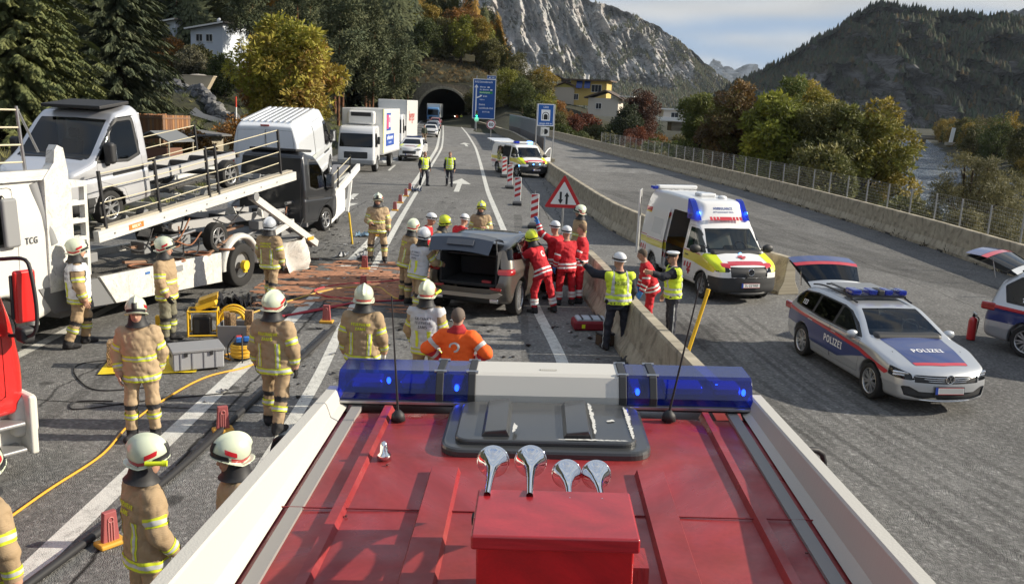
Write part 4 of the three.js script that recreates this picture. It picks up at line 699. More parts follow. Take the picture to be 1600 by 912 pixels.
{
const s = thing('warning_sign', 'red rimmed triangular two way traffic sign beside the medics', 'road sign', [1.55, 0, -29.2], -0.05);
const tri = (r) => [[0, r], [-r * 0.866, -r * 0.5], [r * 0.866, -r * 0.5]], R = (r, k) => { const p = tri(r), s2 = new THREE.Shape(); p.forEach((a, i) => { const b = p[(i + 1) % 3], c0 = p[(i + 2) % 3]; const A = [lerp(a[0], c0[0], k), lerp(a[1], c0[1], k)], B = [lerp(a[0], b[0], k), lerp(a[1], b[1], k)]; i ? s2.lineTo(...A) : s2.moveTo(...A); s2.quadraticCurveTo(a[0], a[1], B[0], B[1]); }); s2.closePath(); return s2; };
mesh('red_border', xf(new THREE.ExtrudeGeometry(R(0.72, 0.06), { depth: 0.02, bevelEnabled: false }), [0, 1.62, 0]), std([0.55, 0.025, 0.03], 0.4), s);
mesh('white_field', xf(new THREE.ShapeGeometry(R(0.50, 0.05)), [0, 1.62, 0.024]), std([0.8, 0.8, 0.78], 0.4), s);
for (const [x, up] of [[-0.1, 0], [0.1, 1]]) { const a = [[-0.035, -0.2], [0.035, -0.2], [0.035, 0.05], [0.08, 0.05], [0, 0.2], [-0.08, 0.05], [-0.035, 0.05]]; mesh('arrow', xf(new THREE.ShapeGeometry(shape(a)), [x, 1.58, 0.028], [0, 0, up ? 0 : Math.PI]), blackM, s); }
mesh('post', cyl(0.03, 0.03, 1.6, [0, 0.8, -0.03]), metalM, s); mesh('foot', rbox(0.9, 0.12, 0.45, 0.03, [0, 0.06, -0.03]), blackM, s);
}
// striped lane delineators
[[0.71, -33.4, 'nearest striped delineator board, behind the wrecked car'], [0.06, -40.7, 'second striped delineator board, left of the minivan'], [-0.38, -48.6, 'third striped delineator board, in front of the minivan'], [-0.8, -55.6, 'farthest striped delineator board, beside the minivan']].forEach(([x, z, l], i) => {
const s = thing('delineator_board', l, 'delineator', [x, 0, z], 0.1 * (i - 1), 'striped delineators');
mesh('foot', rbox(0.42, 0.13, 0.75, 0.04, [0, 0.065, 0]), blackM, s);
mesh('board', rbox(0.3, 1.08, 0.04, 0.02, [0, 0.72, 0]), std([0.72, 0.72, 0.7], 0.45), s);
for (let k = 0; k < 4; k++) { const y = 0.3 + k * 0.26, w = 0.135; const q = [[-w, y + 0.04], [w, y + 0.16], [w, y + 0.29], [-w, y + 0.17]].map(a => [a[0], Math.min(a[1], 1.24)]); mesh('stripe', xf(new THREE.ShapeGeometry(shape(q)), [0, 0, 0.0225]), std([0.5, 0.03, 0.035], 0.45), s); }
mesh('bracket', cyl(0.012, 0.012, 0.14, [0, 1.3, 0]), metalM, s);
});
// flexible red marker posts with yellow feet in the gore
{
const redM = std([0.34, 0.085, 0.085], 0.65), yelM = std([0.62, 0.33, 0.04], 0.65), pts = [[530, -3.55, -20.9, 0], [483, -3.75, -17.7, 0], [0, -3.85, -11.5, 0.5], [0, -3.95, -8.3, 0.9], [0, -3.98, -23.6, 0], [0, -4.8, -33.5, 0], [0, -4.95, -36.6, 0], [0, -5.1, -39.4, 0], [0, -5.2, -42.2, 0], [0, -5.35, -45, 0], [0, -4.5, -29.5, 0]];
const where = ['on the orange spill edge', 'left of the firefighters back to the camera', 'beside the yellow hose in the foreground', 'nearest the camera beside the bent firefighter', 'beyond the spill behind the dropped white lining', 'in the row between the double lines, nearest', 'in the row between the double lines, second', 'in the row between the double lines, third', 'in the row between the double lines, fourth', 'in the row between the double lines, farthest', 'left of the lone firefighter facing the camera'];
const bodyG = ext(shape([[-0.085, 0], [0.085, 0], [0.06, 0.34], [-0.06, 0.34]]), 0.05, [0, 0.05, -0.025], null, 0.01), ribG = merge([box(0.012, 0.24, 0.012, [-0.03, 0.17, 0.038]), box(0.012, 0.24, 0.012, [0, 0.17, 0.038]), box(0.012, 0.24, 0.012, [0.03, 0.17, 0.038]), xf(new THREE.TorusGeometry(0.03, 0.008, 6, 14), [0, 0.31, 0.038])]), footG = rbox(0.3, 0.06, 0.2, 0.025, [0, 0.03, 0]);
pts.forEach(([, x, z, t], i) => { const s = thing('marker_post', `flexible red marker post on yellow foot ${where[i]}`, 'marker post', [x, 0.004, z], t, 'red marker posts'); s.scale.setScalar(0.92); mesh('post', bodyG, redM, s); mesh('ribs', ribG, std([0.45, 0.16, 0.15], 0.5), s); mesh('foot', footG, yelM, s); });
}
// ---------------------------------------------------------------- houses
const glassDarkM = phy([0.03, 0.035, 0.045], 0.06, { specularIntensity: 1 }), frameM = std([0.75, 0.75, 0.73], 0.5);
function windowAt(parent, w, h, pos, rotY, cross = 1, fm = frameM) {
const p = part('window', parent); p.position.set(...pos); p.rotation.y = rotY;
mesh('pane', box(w, h, 0.04, [0, 0, 0]), glassDarkM, p);
const f = [box(w + 0.16, 0.09, 0.1, [0, h / 2 + 0.04, 0.02]), box(w + 0.16, 0.09, 0.14, [0, -h / 2 - 0.04, 0.04]), box(0.08, h, 0.1, [-w / 2 - 0.04, 0, 0.02]), box(0.08, h, 0.1, [w / 2 + 0.04, 0, 0.02])]; for (let i = 1; i <= cross; i++) f.push(box(0.06, h, 0.08, [-w / 2 + w * i / (cross + 1), 0, 0.02]));
mesh('frame', f, fm, p); return p;
}
function roofSlab(parent, pts, th, mat, name = 'roof') { const g = ext(shape(pts.map(p => [p[0], p[1]])), pts.depth, [0, 0, 0]); return mesh(name, g, mat, parent); }
const plasterM = std([0.62, 0.67, 0.74], 0.9), roofM = new THREE.MeshStandardMaterial({ map: barkTex, color: C(0.11, 0.115, 0.125), roughness: 0.8 });
{
const house = (x, y, z, w, d, h, turn, label, wins) => {
const t = thing('white_house', label, 'house', [x, y, z], turn, 'white houses on the slope');
mesh('wall', box(w, h + 6, d, [0, h / 2 - 3, 0]), plasterM, t);
const rf = mesh('roof', ext(shape([[-w / 2 - 0.6, h - 0.1], [w / 2 + 0.7, h + 0.9], [w / 2 + 0.7, h + 1.15], [-w / 2 - 0.6, h + 0.15]]), d + 1.4, [0, 0, -d / 2 - 0.7]), roofM, t);
mesh('gable', ext(shape([[-w / 2, h], [w / 2, h], [w / 2, h + 0.82]]), d - 0.06, [0, 0, -d / 2 + 0.03]), plasterM, t);
mesh('fascia', ext(shape([[-w / 2 - 0.62, h - 0.12], [w / 2 + 0.72, h + 0.88], [w / 2 + 0.72, h + 1.12], [-w / 2 - 0.62, h + 0.12]]), 0.08, [0, 0, d / 2 + 0.71]), whiteM, t);
mesh('solar_panel', box(w * 0.45, 0.08, d * 0.5, [-w * 0.1, h + 0.85, -0.5], [0, 0, 0.28]), std([0.03, 0.035, 0.06], 0.2), rf);
mesh('satellite_dish', xf(new THREE.SphereGeometry(0.5, 16, 8, 0, 7, 0, 0.9), [-w * 0.2, h + 1.6, -d * 0.2], [1.2, 0, 0]), whiteM, rf);
for (const a of wins) windowAt(t, ...a); return t;
};
house(-47.6, 7.6, -146, 6.4, 6.4, 6.0, -0.42, 'white flat fronted house with dark pent roof, right of the pair', [[1.2, 1.0, [-1.4, 4.7, 3.23], 0], [1.2, 1.0, [0.6, 4.7, 3.23], 0], [1.1, 1.0, [-1.3, 2.2, 3.23], 0], [1.1, 1.0, [0.6, 2.2, 3.23], 0]]);
house(-57.2, 8.2, -152, 6.4, 6.4, 6.0, -0.42, 'white house with pent roof half hidden by the dark spruce', [[1.2, 1.0, [1.5, 4.6, 3.23], 0]]);
const sk = thing('skip_container', 'beige open skip container beside the lane on the slope', 'container', [-38, ground(-38, -108) + 0.9, -108], 0.1);
mesh('body', ext(shape([[-1.9, 1.5], [1.9, 1.5], [1.1, 0], [-0.9, 0]]), 1.7, [0, 0, -0.85]), std([0.50, 0.42, 0.30], 0.7), sk); mesh('rim', box(3.9, 0.12, 1.8, [0, 1.53, 0]), std([0.42, 0.36, 0.27], 0.7), sk); mesh('debris_fill', xf(new THREE.IcosahedronGeometry(0.8, 1), [0, 1.35, 0], [0, 0, 0], [1.7, 0.5, 0.8]), std([0.35, 0.32, 0.28], 0.95), sk);
// lane and boulder wall on the slope
const L = [[-45, -112], [-38, -100], [-33, -92], [-28, -86], [-22, -80], [-17, -76]], lane = (o, k) => L.map(([x, z]) => { const dx = 0.5 * k; return [x + dx, ground(x, z) + 0.35 + o, z + dx * 0.8]; });
struct(mesh('lane', ribbon(lane(0, -3), lane(0, 3)), std([0.20, 0.20, 0.20], 0.95)));
const R = rng(88), bw = thing('boulder_wall', 'retaining wall of stacked grey boulders above the lane', 'boulder wall'), vars = [0, 1, 2, 3].map(i => { const g = new THREE.IcosahedronGeometry(0.5, 1), p = g.attributes.position; for (let k = 0; k < p.count; k++) { const s = 1 + 0.28 * n3(p.getX(k) * 2 + i * 9, p.getY(k) * 2, p.getZ(k) * 2); p.setXYZ(k, p.getX(k) * s, p.getY(k) * s * 0.8, p.getZ(k) * s); } g.computeVertexNormals(); return g; }), ms = [std([0.13, 0.13, 0.135], 0.95), std([0.09, 0.092, 0.1], 0.95), std([0.19, 0.185, 0.175], 0.95)];
for (let i = 0; i < 30; i++) for (let j = 0; j < 3; j++) { const f = (i + R() * 0.6 + j * 0.4) / 30, x = lerp(-40, -28.5, f), z = lerp(-104.5, -90, f) - j * 0.35, m = mesh('boulder', vars[(i * 3 + j) % 4], ms[Math.floor(R() * 3)], bw); m.position.set(x, ground(x, z) + 0.35 + j * 0.4, z); const s = 0.6 + R() * 0.5; m.scale.set(s * 1.2, s, s); m.rotation.set(R(), R() * 6, R()); }
const mk = thing('snow_pole', 'red and white snow pole beside the boulder wall', 'pole', [-27.4, ground(-27.4, -88), -88]); mesh('pole', cyl(0.07, 0.07, 2, [0, 1, 0]), whiteM, mk); mesh('red_tip', cyl(0.075, 0.075, 1.0, [0, 2.4, 0]), std([0.6, 0.06, 0.03], 0.5), mk);
}
{ // wooden sheds and garage behind the transporter
const plank = [std([0.26, 0.12, 0.055], 0.9), std([0.34, 0.17, 0.075], 0.9), std([0.20, 0.10, 0.055], 0.9), std([0.24, 0.15, 0.10], 0.95)], R = rng(14);
const shed = (x, z, w, d, h, turn, label) => { const y = ground(x, z) - 0.1, t = thing('wooden_shed', label, 'shed', [x, y, z], turn, 'wooden sheds'), n = Math.round(w / 0.2), n2_ = Math.round(d / 0.2);
const pg = rbox(w / n - 0.02, h, 0.03, 0.006, [0, h / 2, 0]), pg2 = rbox(0.03, h, d / n2_ - 0.02, 0.006, [0, h / 2, 0]);
for (let i = 0; i < n; i++) { const m = mesh('plank', pg, plank[Math.floor(R() * 4)], t); m.position.set(-w / 2 + (i + 0.5) * w / n, R() * 0.04, d / 2); }
for (const s of [-1, 1]) for (let i = 0; i < n2_; i++) { const m = mesh('plank', pg2, plank[Math.floor(R() * 4)], t); m.position.set(s * w / 2, R() * 0.04, -d / 2 + (i + 0.5) * d / n2_); }
for (const q of [0.15, 0.5, 0.92]) mesh('rail', merge([box(w + 0.05, 0.09, 0.04, [0, h * q, d / 2 + 0.035]), box(0.04, 0.09, d, [w / 2 + 0.035, h * q, 0]), box(0.04, 0.09, d, [-w / 2 - 0.035, h * q, 0])]), plank[3], t);
mesh('lining', box(w - 0.06, h - 0.06, d - 0.06, [0, h / 2, 0]), plank[2], t); };
shed(-24.0, -61.5, 2.2, 2.4, 2.2, -0.45, 'square weathered plank shed, right one behind the silver cab'); shed(-27.0, -63.2, 2.2, 2.2, 2.2, -0.4, 'square weathered plank shed, left one behind the silver cab');
const g = thing('garage', 'small concrete garage with dark lean to roof behind the deck ropes', 'garage', [-20.8, ground(-20.8, -58.5) - 0.1, -58.5], -0.5);
mesh('wall', box(2.2, 1.6, 2.4, [0, 0.8, 0]), concM, g); mesh('door', box(1.6, 1.2, 0.06, [0, 0.62, 1.22]), darkM, g); mesh('roof', box(2.8, 0.1, 3.2, [0.3, 1.66, 0.2], [0, 0, -0.06]), std([0.16, 0.16, 0.16], 0.8), g);
const a = thing('car_port', 'grey tarpaulin covered stall behind the silver cab', 'stall', [-19.6, ground(-19.6, -50) , -50], -0.4);
mesh('cover', ext(shape([[-1.3, 1.25], [0, 1.7], [1.3, 1.2], [1.3, 1.14], [0, 1.62], [-1.3, 1.18]]), 2, [0, 0, -1]), std([0.16, 0.17, 0.18], 0.7), a); for (const [x, z] of [[-1.2, 0.9], [1.2, 0.9], [-1.2, -0.9], [1.2, -0.9]]) mesh('post', cyl(0.05, 0.05, 1.2, [x, 0.6, z]), concM, a); mesh('stored_goods', rbox(1.6, 0.8, 1.2, 0.1, [0, 0.4, 0]), std([0.18, 0.09, 0.06], 0.9), a);
}
{ // houses beyond the closed carriageway
const y0 = 4.6, t = thing('yellow_house', 'yellow house with flat overhanging roof and roof panels beyond scrub', 'house', [16.2, y0, -232], -0.25);
mesh('wall', box(9, 6, 8, [1.6, 3, 0]), std([0.55, 0.40, 0.13], 0.85), t); const r1 = mesh('roof', box(12, 0.35, 10.5, [1.2, 6.15, 0]), std([0.10, 0.07, 0.05], 0.8), t); mesh('chimney', box(0.7, 1.3, 0.7, [0.5, 6.95, 0]), whiteM, r1);
windowAt(t, 2.4, 1.7, [3.6, 4.2, 4.03], 0, 2); windowAt(t, 1.0, 1.3, [-1.4, 2, 4.03], 0); 
mesh('wing_wall', box(5, 4.2, 6, [-4.4, 2.1, 1.4]), std([0.50, 0.44, 0.36], 0.85), t); mesh('wing_roof', ext(shape([[-3.6, -0.4], [0, 1.0], [3.6, -0.4], [3.6, -0.15], [0, 1.3], [-3.6, -0.15]]), 7.4, [-4.2, 4.4, -2.4]), std([0.12, 0.08, 0.06], 0.8), t); mesh('wing_gable', ext(shape([[-2.5, 0], [2.5, 0], [0, 0.95]]), 5.9, [-4.4, 4.2, -1.5]), std([0.42, 0.36, 0.10], 0.85), t);
for (const x of [-0.6, 1.4]) mesh('solar_panel', box(1.5, 0.06, 2.0, [x, 5.0, 4.9], [1.05, 0, 0]), std([0.03, 0.06, 0.22], 0.2), t);
const g = thing('grey_roofed_house', 'pale house with broad grey roof left of the yellow house', 'house', [8.8, y0 - 0.5, -240], 0.1);
mesh('wall', box(8, 5, 7, [0, 2.5, 0]), std([0.55, 0.50, 0.42], 0.85), g); mesh('roof', ext(shape([[-5, -0.6], [0, 2.4], [5.2, -0.6], [5.2, -0.3], [0, 2.8], [-5, -0.3]]), 9, [0, 5.4, -4.5]), std([0.17, 0.165, 0.17], 0.8), g); windowAt(g, 1.2, 1.4, [-1.6, 3, 3.53], 0); windowAt(g, 1.2, 1.4, [1.6, 3, 3.53], 0);
const b = thing('small_house', 'low pale house with dark pitched roof in front of the yellow house', 'house', [19.8, 2.4, -212], -0.3);
mesh('wall', box(7, 4, 6, [0, 2, 0]), std([0.58, 0.53, 0.46], 0.85), b); mesh('roof', ext(shape([[-4.4, -0.5], [0.4, 1.2], [4.6, -0.7], [4.6, -0.4], [0.4, 1.55], [-4.4, -0.2]]), 7.6, [0, 4.3, -3.8]), std([0.09, 0.065, 0.05], 0.8), b); windowAt(b, 1.2, 1.2, [-1, 2.2, 3.03], 0); mesh('pergola', box(4, 0.15, 3, [4.8, 4.6, 0]), whiteM, b);
const f = thing('flat_roofed_building', 'white flat roofed building with balcony beyond the lane', 'building', [44.5, -0.6, -240], 0);
mesh('wall', box(15, 3.0, 9, [0, 3.5, 0]), std([0.60, 0.56, 0.50], 0.85), f); mesh('lower_wall', box(12, 2.4, 7, [1, 0.9, 0]), concDarkM, f); mesh('roof', box(16.4, 0.35, 10, [0, 5.2, 0]), whiteM, f); mesh('balcony', box(6, 1.0, 1.2, [-6, 2.7, 5.0]), whiteM, f); for (let i = 0; i < 4; i++) windowAt(f, 1.8, 1.3, [-4.6 + i * 3.2, 3.7, 4.53], 0);
const f2 = thing('terraced_house', 'dark roofed long house behind the pointed fir', 'house', [55, -0.6, -262], 0); mesh('wall', box(16, 5, 8, [0, 2.5, 0]), std([0.42, 0.38, 0.33], 0.85), f2); mesh('roof', ext(shape([[-9, -0.4], [0, 2.6], [9, -0.4], [9, 0], [0, 3], [-9, 0]]), 9.4, [0, 5.2, -4.7]), std([0.13, 0.12, 0.12], 0.8), f2);
const w = thing('village_house', 'long pale house with red roof beyond the far river bank', 'house', [176, -3.6, -330], -0.3); mesh('wall', box(26, 6, 10, [0, 3, 0]), std([0.5, 0.45, 0.36], 0.85), w); mesh('roof', ext(shape([[-14, -0.3], [-12, 2.4], [12, 2.4], [14, -0.3]]), 11, [0, 6.2, -5.5]), std([0.24, 0.10, 0.07], 0.8), w); for (let i = 0; i < 8; i++) windowAt(w, 1.3, 1.5, [-10.5 + i * 3, 3.6, 5.03], 0, 1);
const pn = thing('bridge', 'low concrete road bridge over the river in the distance', 'bridge', [176, 0, -420], -0.12); mesh('deck', box(60, 1.0, 7, [0, -3.5, 0]), concDarkM, pn); mesh('railing', box(60, 0.9, 0.1, [0, -2.5, 3.5]), metalM, pn); for (const x of [-8, 10]) mesh('pier', box(1, 5, 4, [x, -6.4, 0]), concDarkM, pn);
const mn = thing('white_monument', 'slanted white slab standing behind the far bank trees', 'monument', [150, -3, -318], -0.2); mesh('slab', xf(ext(shape([[0, 0], [1.1, 0], [1.6, 5.4], [0.5, 5.6]]), 0.9), [0, 0, 0]), whiteM, mn); mesh('plinth', box(4, 1, 3, [1, 0, 0.6]), concM, mn);
struct(mesh('lane', ribbon([[30, -2.6, -150], [38, -2.2, -190], [50, -1.8, -236]], [[36, -2.6, -146], [46, -2.2, -186], [60, -1.8, -232]]), std([0.22, 0.22, 0.22], 0.95)));
const lp = thing('street_lamp', 'slim street lamp beside the lane near the riverside trees', 'street lamp', [29.9, -3.0, -160]); mesh('mast', taper([[0, 0, 0], [0, 3, 0], [0, 5.5, 0]], 0.1, 0.06, 8), metalM, lp); mesh('arm', rod([0, 5.4, 0], [-1.1, 5.7, 0], 0.05), metalM, lp); mesh('head', rbox(0.7, 0.12, 0.3, 0.05, [-1.3, 5.7, 0]), metalM, lp);
const py = thing('power_pylon', 'lattice power pylon in front of the cliff', 'pylon', [3.6, 5, -262]), q = []; const lev = [[0, 1.5], [4, 1.1], [8, 0.75], [12, 0.45], [15, 0.3]];
for (let i = 0; i < 4; i++) for (const [sx, sz] of [[-1, -1], [1, -1], [1, 1], [-1, 1]]) { const a = lev[i], b2 = lev[i + 1]; q.push(rod([sx * a[1], a[0], sz * a[1]], [sx * b2[1], b2[0], sz * b2[1]], 0.07, 0.07, 4), rod([sx * a[1], a[0], sz * a[1]], [-sx * b2[1], b2[0], sz * b2[1]], 0.045, 0.045, 4)); }
mesh('lattice', q, metalM, py); for (const y of [10.5, 13.5]) mesh('cross_arm', bar([-3.4, y, 0], [3.4, y, 0], 0.16), metalM, py);
}
// ================================================================ VEHICLES
const paint = (c, o = {}) => phy(c, 0.32, { metalness: 0.0, clearcoat: 1, clearcoatRoughness: 0.06, ...o });
const silverM = phy([0.52, 0.54, 0.56], 0.34, { metalness: 0.55, clearcoat: 0.8, clearcoatRoughness: 0.08 });
const whiteP = paint([0.78, 0.78, 0.77]), redP = paint([0.50, 0.02, 0.025]), blueP = paint([0.018, 0.035, 0.16]), darkP = phy([0.045, 0.047, 0.052], 0.35, { metalness: 0.5, clearcoat: 0.8, clearcoatRoughness: 0.08 });
const glassM = new THREE.MeshPhysicalMaterial({ color: C(0.42, 0.46, 0.46), transmission: 1, thickness: 0, roughness: 0.02, ior: 1.5 });
const tintM = new THREE.MeshPhysicalMaterial({ color: C(0.12, 0.13, 0.14), transmission: 1, thickness: 0, roughness: 0.02, ior: 1.5 });
const clearM = new THREE.MeshPhysicalMaterial({ color: C(0.95, 0.96, 0.97), transmission: 1, thickness: 0, roughness: 0.03, ior: 1.5 });
const lampRedM = phy([0.35, 0.012, 0.012], 0.12, { clearcoat: 1 }), seatM = std([0.05, 0.052, 0.056], 0.85), plasticM = std([0.028, 0.029, 0.031], 0.55), hiYelM = std([0.62, 0.72, 0.02], 0.5), redStripeM = paint([0.52, 0.02, 0.03]), yellowStripeM = paint([0.75, 0.55, 0.03]);
const blueLampM = new THREE.MeshPhysicalMaterial({ color: C(0.03, 0.10, 0.75), roughness: 0.08, transmission: 0.75, thickness: 0, clearcoat: 1 });
const blueGlowM = std([0.05, 0.2, 0.9], 0.3, { emissive: C(0.10, 0.35, 1.0), emissiveIntensity: 5 });
const rimM = std([0.50, 0.51, 0.52], 0.32, { metalness: 0.8 }), steelRimM = std([0.30, 0.31, 0.32], 0.5, { metalness: 0.6 });

const goldM = paint([0.66, 0.58, 0.03]);
// wheels: thing > wheel > tyre, rim
const wheelGeo = new Map();
function wheelParts(r, w, n, rr) {
const key = [r, w, n, rr].join(); if (wheelGeo.has(key)) return wheelGeo.get(key);
const h = w / 2, ri = r * rr;
const tyre = lathe([[ri, -h * 0.8], [ri + 0.02, -h * 0.95], [r * 0.94, -h], [r * 0.99, -h * 0.75], [r, 0], [r * 0.99, h * 0.75], [r * 0.94, h], [ri + 0.02, h * 0.95], [ri, h * 0.8]], [0, 0, 0], [0, 0, Math.PI / 2], 36);
const rim = [lathe([[ri * 0.99, -h * 0.7], [ri * 0.93, -h * 0.5], [ri * 0.9, h * 0.3], [ri * 0.93, h * 0.8], [ri * 0.99, h * 0.92], [ri * 1.02, h * 0.85]], [0, 0, 0], [0, 0, -Math.PI / 2], 36), cyl(ri * 0.24, ri * 0.24, 0.05, [h * 0.55, 0, 0], [0, 0, Math.PI / 2], 16)];
for (let i = 0; i < n; i++) for (const s of [-1, 1]) { const a = i / n * 6.2832 + s * 0.17; rim.push(bar([h * 0.6, Math.cos(a - s * 0.1) * ri * 0.15, Math.sin(a - s * 0.1) * ri * 0.15], [h * 0.66, Math.cos(a) * ri * 0.95, Math.sin(a) * ri * 0.95], ri * 0.1, 0.03)); }
const back = cyl(ri * 0.92, ri * 0.92, 0.02, [0, 0, 0], [0, 0, Math.PI / 2], 24);
const res = [tyre, merge(rim), back]; wheelGeo.set(key, res); return res;
}
function wheel(parent, [x, y, z], r, w, n = 5, rr = 0.68, mat = rimM, steer = 0) {
const p = part('wheel', parent), g = wheelParts(r, w, n, rr); p.position.set(x, y, z); p.rotation.y = (x < 0 ? Math.PI : 0) + steer;
mesh('tyre', g[0], rubberM, p); mesh('rim', g[1], mat, p); mesh('brake', g[2], plasticM, p); return p;
}
// car body from a side profile (z forward, y up), a width law and bowed ends
function bodySDF(o) {
const P = o.profile, sd = poly2(P), W = o.width, k = o.k || 0.09;
const zs = P.map(p => p[0]), ys = P.map(p => p[1]), z0 = Math.min(...zs) - 0.3, z1 = Math.max(...zs) + 0.3, y0 = Math.min(...ys) - 0.3, y1 = Math.max(...ys) + 0.3, st = o.cell * 0.8, nz = Math.ceil((z1 - z0) / st) + 2, ny = Math.ceil((y1 - y0) / st) + 2, T = new Float32Array(nz * ny);
for (let j = 0; j < ny; j++) for (let i = 0; i < nz; i++) T[j * nz + i] = sd(z0 + i * st, y0 + j * st);
const S = (z, y) => { const a = clamp((z - z0) / st, 0, nz - 1.001), b = clamp((y - y0) / st, 0, ny - 1.001), i = Math.floor(a), j = Math.floor(b), u = a - i, v = b - j, q = j * nz + i; return lerp(lerp(T[q], T[q + 1], u), lerp(T[q + nz], T[q + nz + 1], u), v); };
return (p) => {
const ax = Math.abs(p[0]), y = p[1], z = p[2], w = W(z, y), f = ax / o.half, b = f * f;
const ze = z > 0 ? z + o.bowF * b * sstep(0, 2, z) : z - o.bowR * b * sstep(0, -1.6, z), ye = y + (o.crown || 0.03) * b * sstep(o.beltY - 0.1, o.beltY + 0.35, y);
let d = smax(S(ze, ye), (ax - w) * 0.92, k);
for (const a of o.arches || []) { const r = Math.hypot(z - a[0], y - a[1]) - a[2]; d = smax(d, -Math.max(r, (o.half - 0.30) - ax), 0.02); }
return d;
};
}
function carBody(o) { const zs = o.profile.map(p => p[0]), ys = o.profile.map(p => p[1]); return surf(bodySDF(o), [-o.half - 0.12, Math.min(...ys) - 0.1, Math.min(...zs) - 0.15], [o.half + 0.12, Math.max(...ys) + 0.1, Math.max(...zs) + 0.15], o.cell, 1.3); }
// regions on a body
const R_side = (pts, sgn = 0) => { const d = poly2(pts); return (x, y, z, nx, ny, nz) => (Math.abs(nx) < 0.3 || (sgn && x * sgn < 0)) ? -0.5 : -d(z, y); };
const R_front = (pts, dir = 1, lim = 0.2) => { const d = poly2(pts); return (x, y, z, nx, ny, nz) => nz * dir < lim ? -0.5 : -d(Math.abs(x), y); };
const R_top = (pts, lim = 0.5) => { const d = poly2(pts); return (x, y, z, nx, ny, nz) => ny < lim ? -0.5 : -d(Math.abs(x), z); };
const grow = (R, e) => (...a) => { const v = R(...a); return v <= -0.49 ? v : v + e; };
// cut panels out of a shell: panels = [name, region, material, inset]; the rest is the body
function panels(t, geo, mat, list, bodyName = 'body') {
const P = geo.attributes.position.array, N = geo.attributes.normal.array, n = P.length / 3, rest = new Float32Array(n).fill(1);
for (const [name, R, m, out = 0, gap = 0.006, sub] of list) {
const v = new Float32Array(n); for (let i = 0; i < n; i++) { v[i] = R(P[i * 3], P[i * 3 + 1], P[i * 3 + 2], N[i * 3], N[i * 3 + 1], N[i * 3 + 2]); rest[i] = Math.min(rest[i], -v[i]); }
const q = clip(geo, null, out, v.map(a => a - gap)); for (const isl of q.index.count ? islands(q) : []) mesh(name, isl, m, t);
}
const b = clip(geo, null, 0, rest); mesh(bodyName, b, mat, t); return b;
}
// thin printed or painted layers lying on a shell
function layer(t, name, geo, R, m, out = 0.003) { const q = clip(geo, R, out); if (q.index.count) for (const isl of islands(q, 2)) mesh(name, isl, m, t); }
function print(t, name, geo, R, axes, o, s, draw, out = 0.006, px = [256, 64], rough = 0.4) { const q = clip(geo, R, out); if (!q.index.count) return null; planeUV(q, axes[0], axes[1], o, s); const tx = canvasTex(px[0], px[1], draw); return mesh(name, q, new THREE.MeshStandardMaterial({ map: tx, transparent: true, roughness: rough }), t); }
const rect = (x0, y0, x1, y1) => [[x0, y0], [x1, y0], [x1, y1], [x0, y1]];
const txt = (s, col, k = 0.8, w = 'bold') => (c, W, H) => { c.clearRect(0, 0, W, H); c.fillStyle = col; c.textAlign = 'center'; c.font = FONT(H * k, w); c.fillText(s, W / 2, H * (0.5 + k * 0.36), W * 0.97); };
function numberPlate(t, pos, rot, s, w = 0.52) { const tx = canvasTex(208, 48, (c) => { c.fillStyle = '#e9e9e6'; c.fillRect(0, 0, 208, 48); c.fillStyle = '#b51f24'; c.fillRect(0, 0, 208, 4); c.fillRect(0, 44, 208, 4); c.fillStyle = '#1d3f9c'; c.fillRect(0, 0, 20, 48); c.fillStyle = '#151515'; c.textAlign = 'center'; c.font = FONT(36); if (s) c.fillText(s, 114, 37, 176); else { c.fillStyle = '#b9b9b6'; c.fillRect(24, 6, 180, 36); } }); const p = mesh('number_plate', xf(new THREE.PlaneGeometry(w, 0.12), [0, 0, 0.008]), new THREE.MeshStandardMaterial({ map: tx, roughness: 0.4 }), t); p.position.set(...pos); p.rotation.set(...rot); mesh('holder', box(w + 0.02, 0.14, 0.012), plasticM, p); }
function seats(t, list, dash) { for (const [x, y, z] of list) { const s = part('seat', t); s.position.set(x, y, z); mesh('cushion', rbox(0.5, 0.18, 0.52, 0.07, [0, 0, 0]), seatM, s); mesh('backrest', rbox(0.48, 0.66, 0.16, 0.07, [0, 0.34, -0.28], [-0.25, 0, 0]), seatM, s); mesh('headrest', rbox(0.26, 0.2, 0.1, 0.05, [0, 0.78, -0.42]), seatM, s); } if (dash) { mesh('dashboard', rbox(dash[0], 0.3, 0.5, 0.1, [0, dash[1], dash[2]]), plasticM, t); mesh('steering_wheel', xf(new THREE.TorusGeometry(0.18, 0.018, 8, 24), [dash[0] * 0.25, dash[1] + 0.12, dash[2] - 0.32], [-0.4, 0, 0]), plasticM, t); } }
function mirror(t, x, y, z, m, s = 1) { for (const d of [-1, 1]) { const p = part('door_mirror', t); p.position.set(d * x, y, z); mesh('housing', xf(new THREE.SphereGeometry(0.13, 16, 10), [d * 0.12 * s, 0, 0], [0, 0, 0], [1.0 * s, 0.72 * s, 0.5 * s]), m, p); mesh('mirror_glass', box(0.17 * s, 0.11 * s, 0.01, [d * 0.12 * s, 0, -0.062 * s]), chromeM, p); mesh('arm', box(0.1 * s, 0.03, 0.04, [d * 0.02, -0.05, 0]), m, p); } }
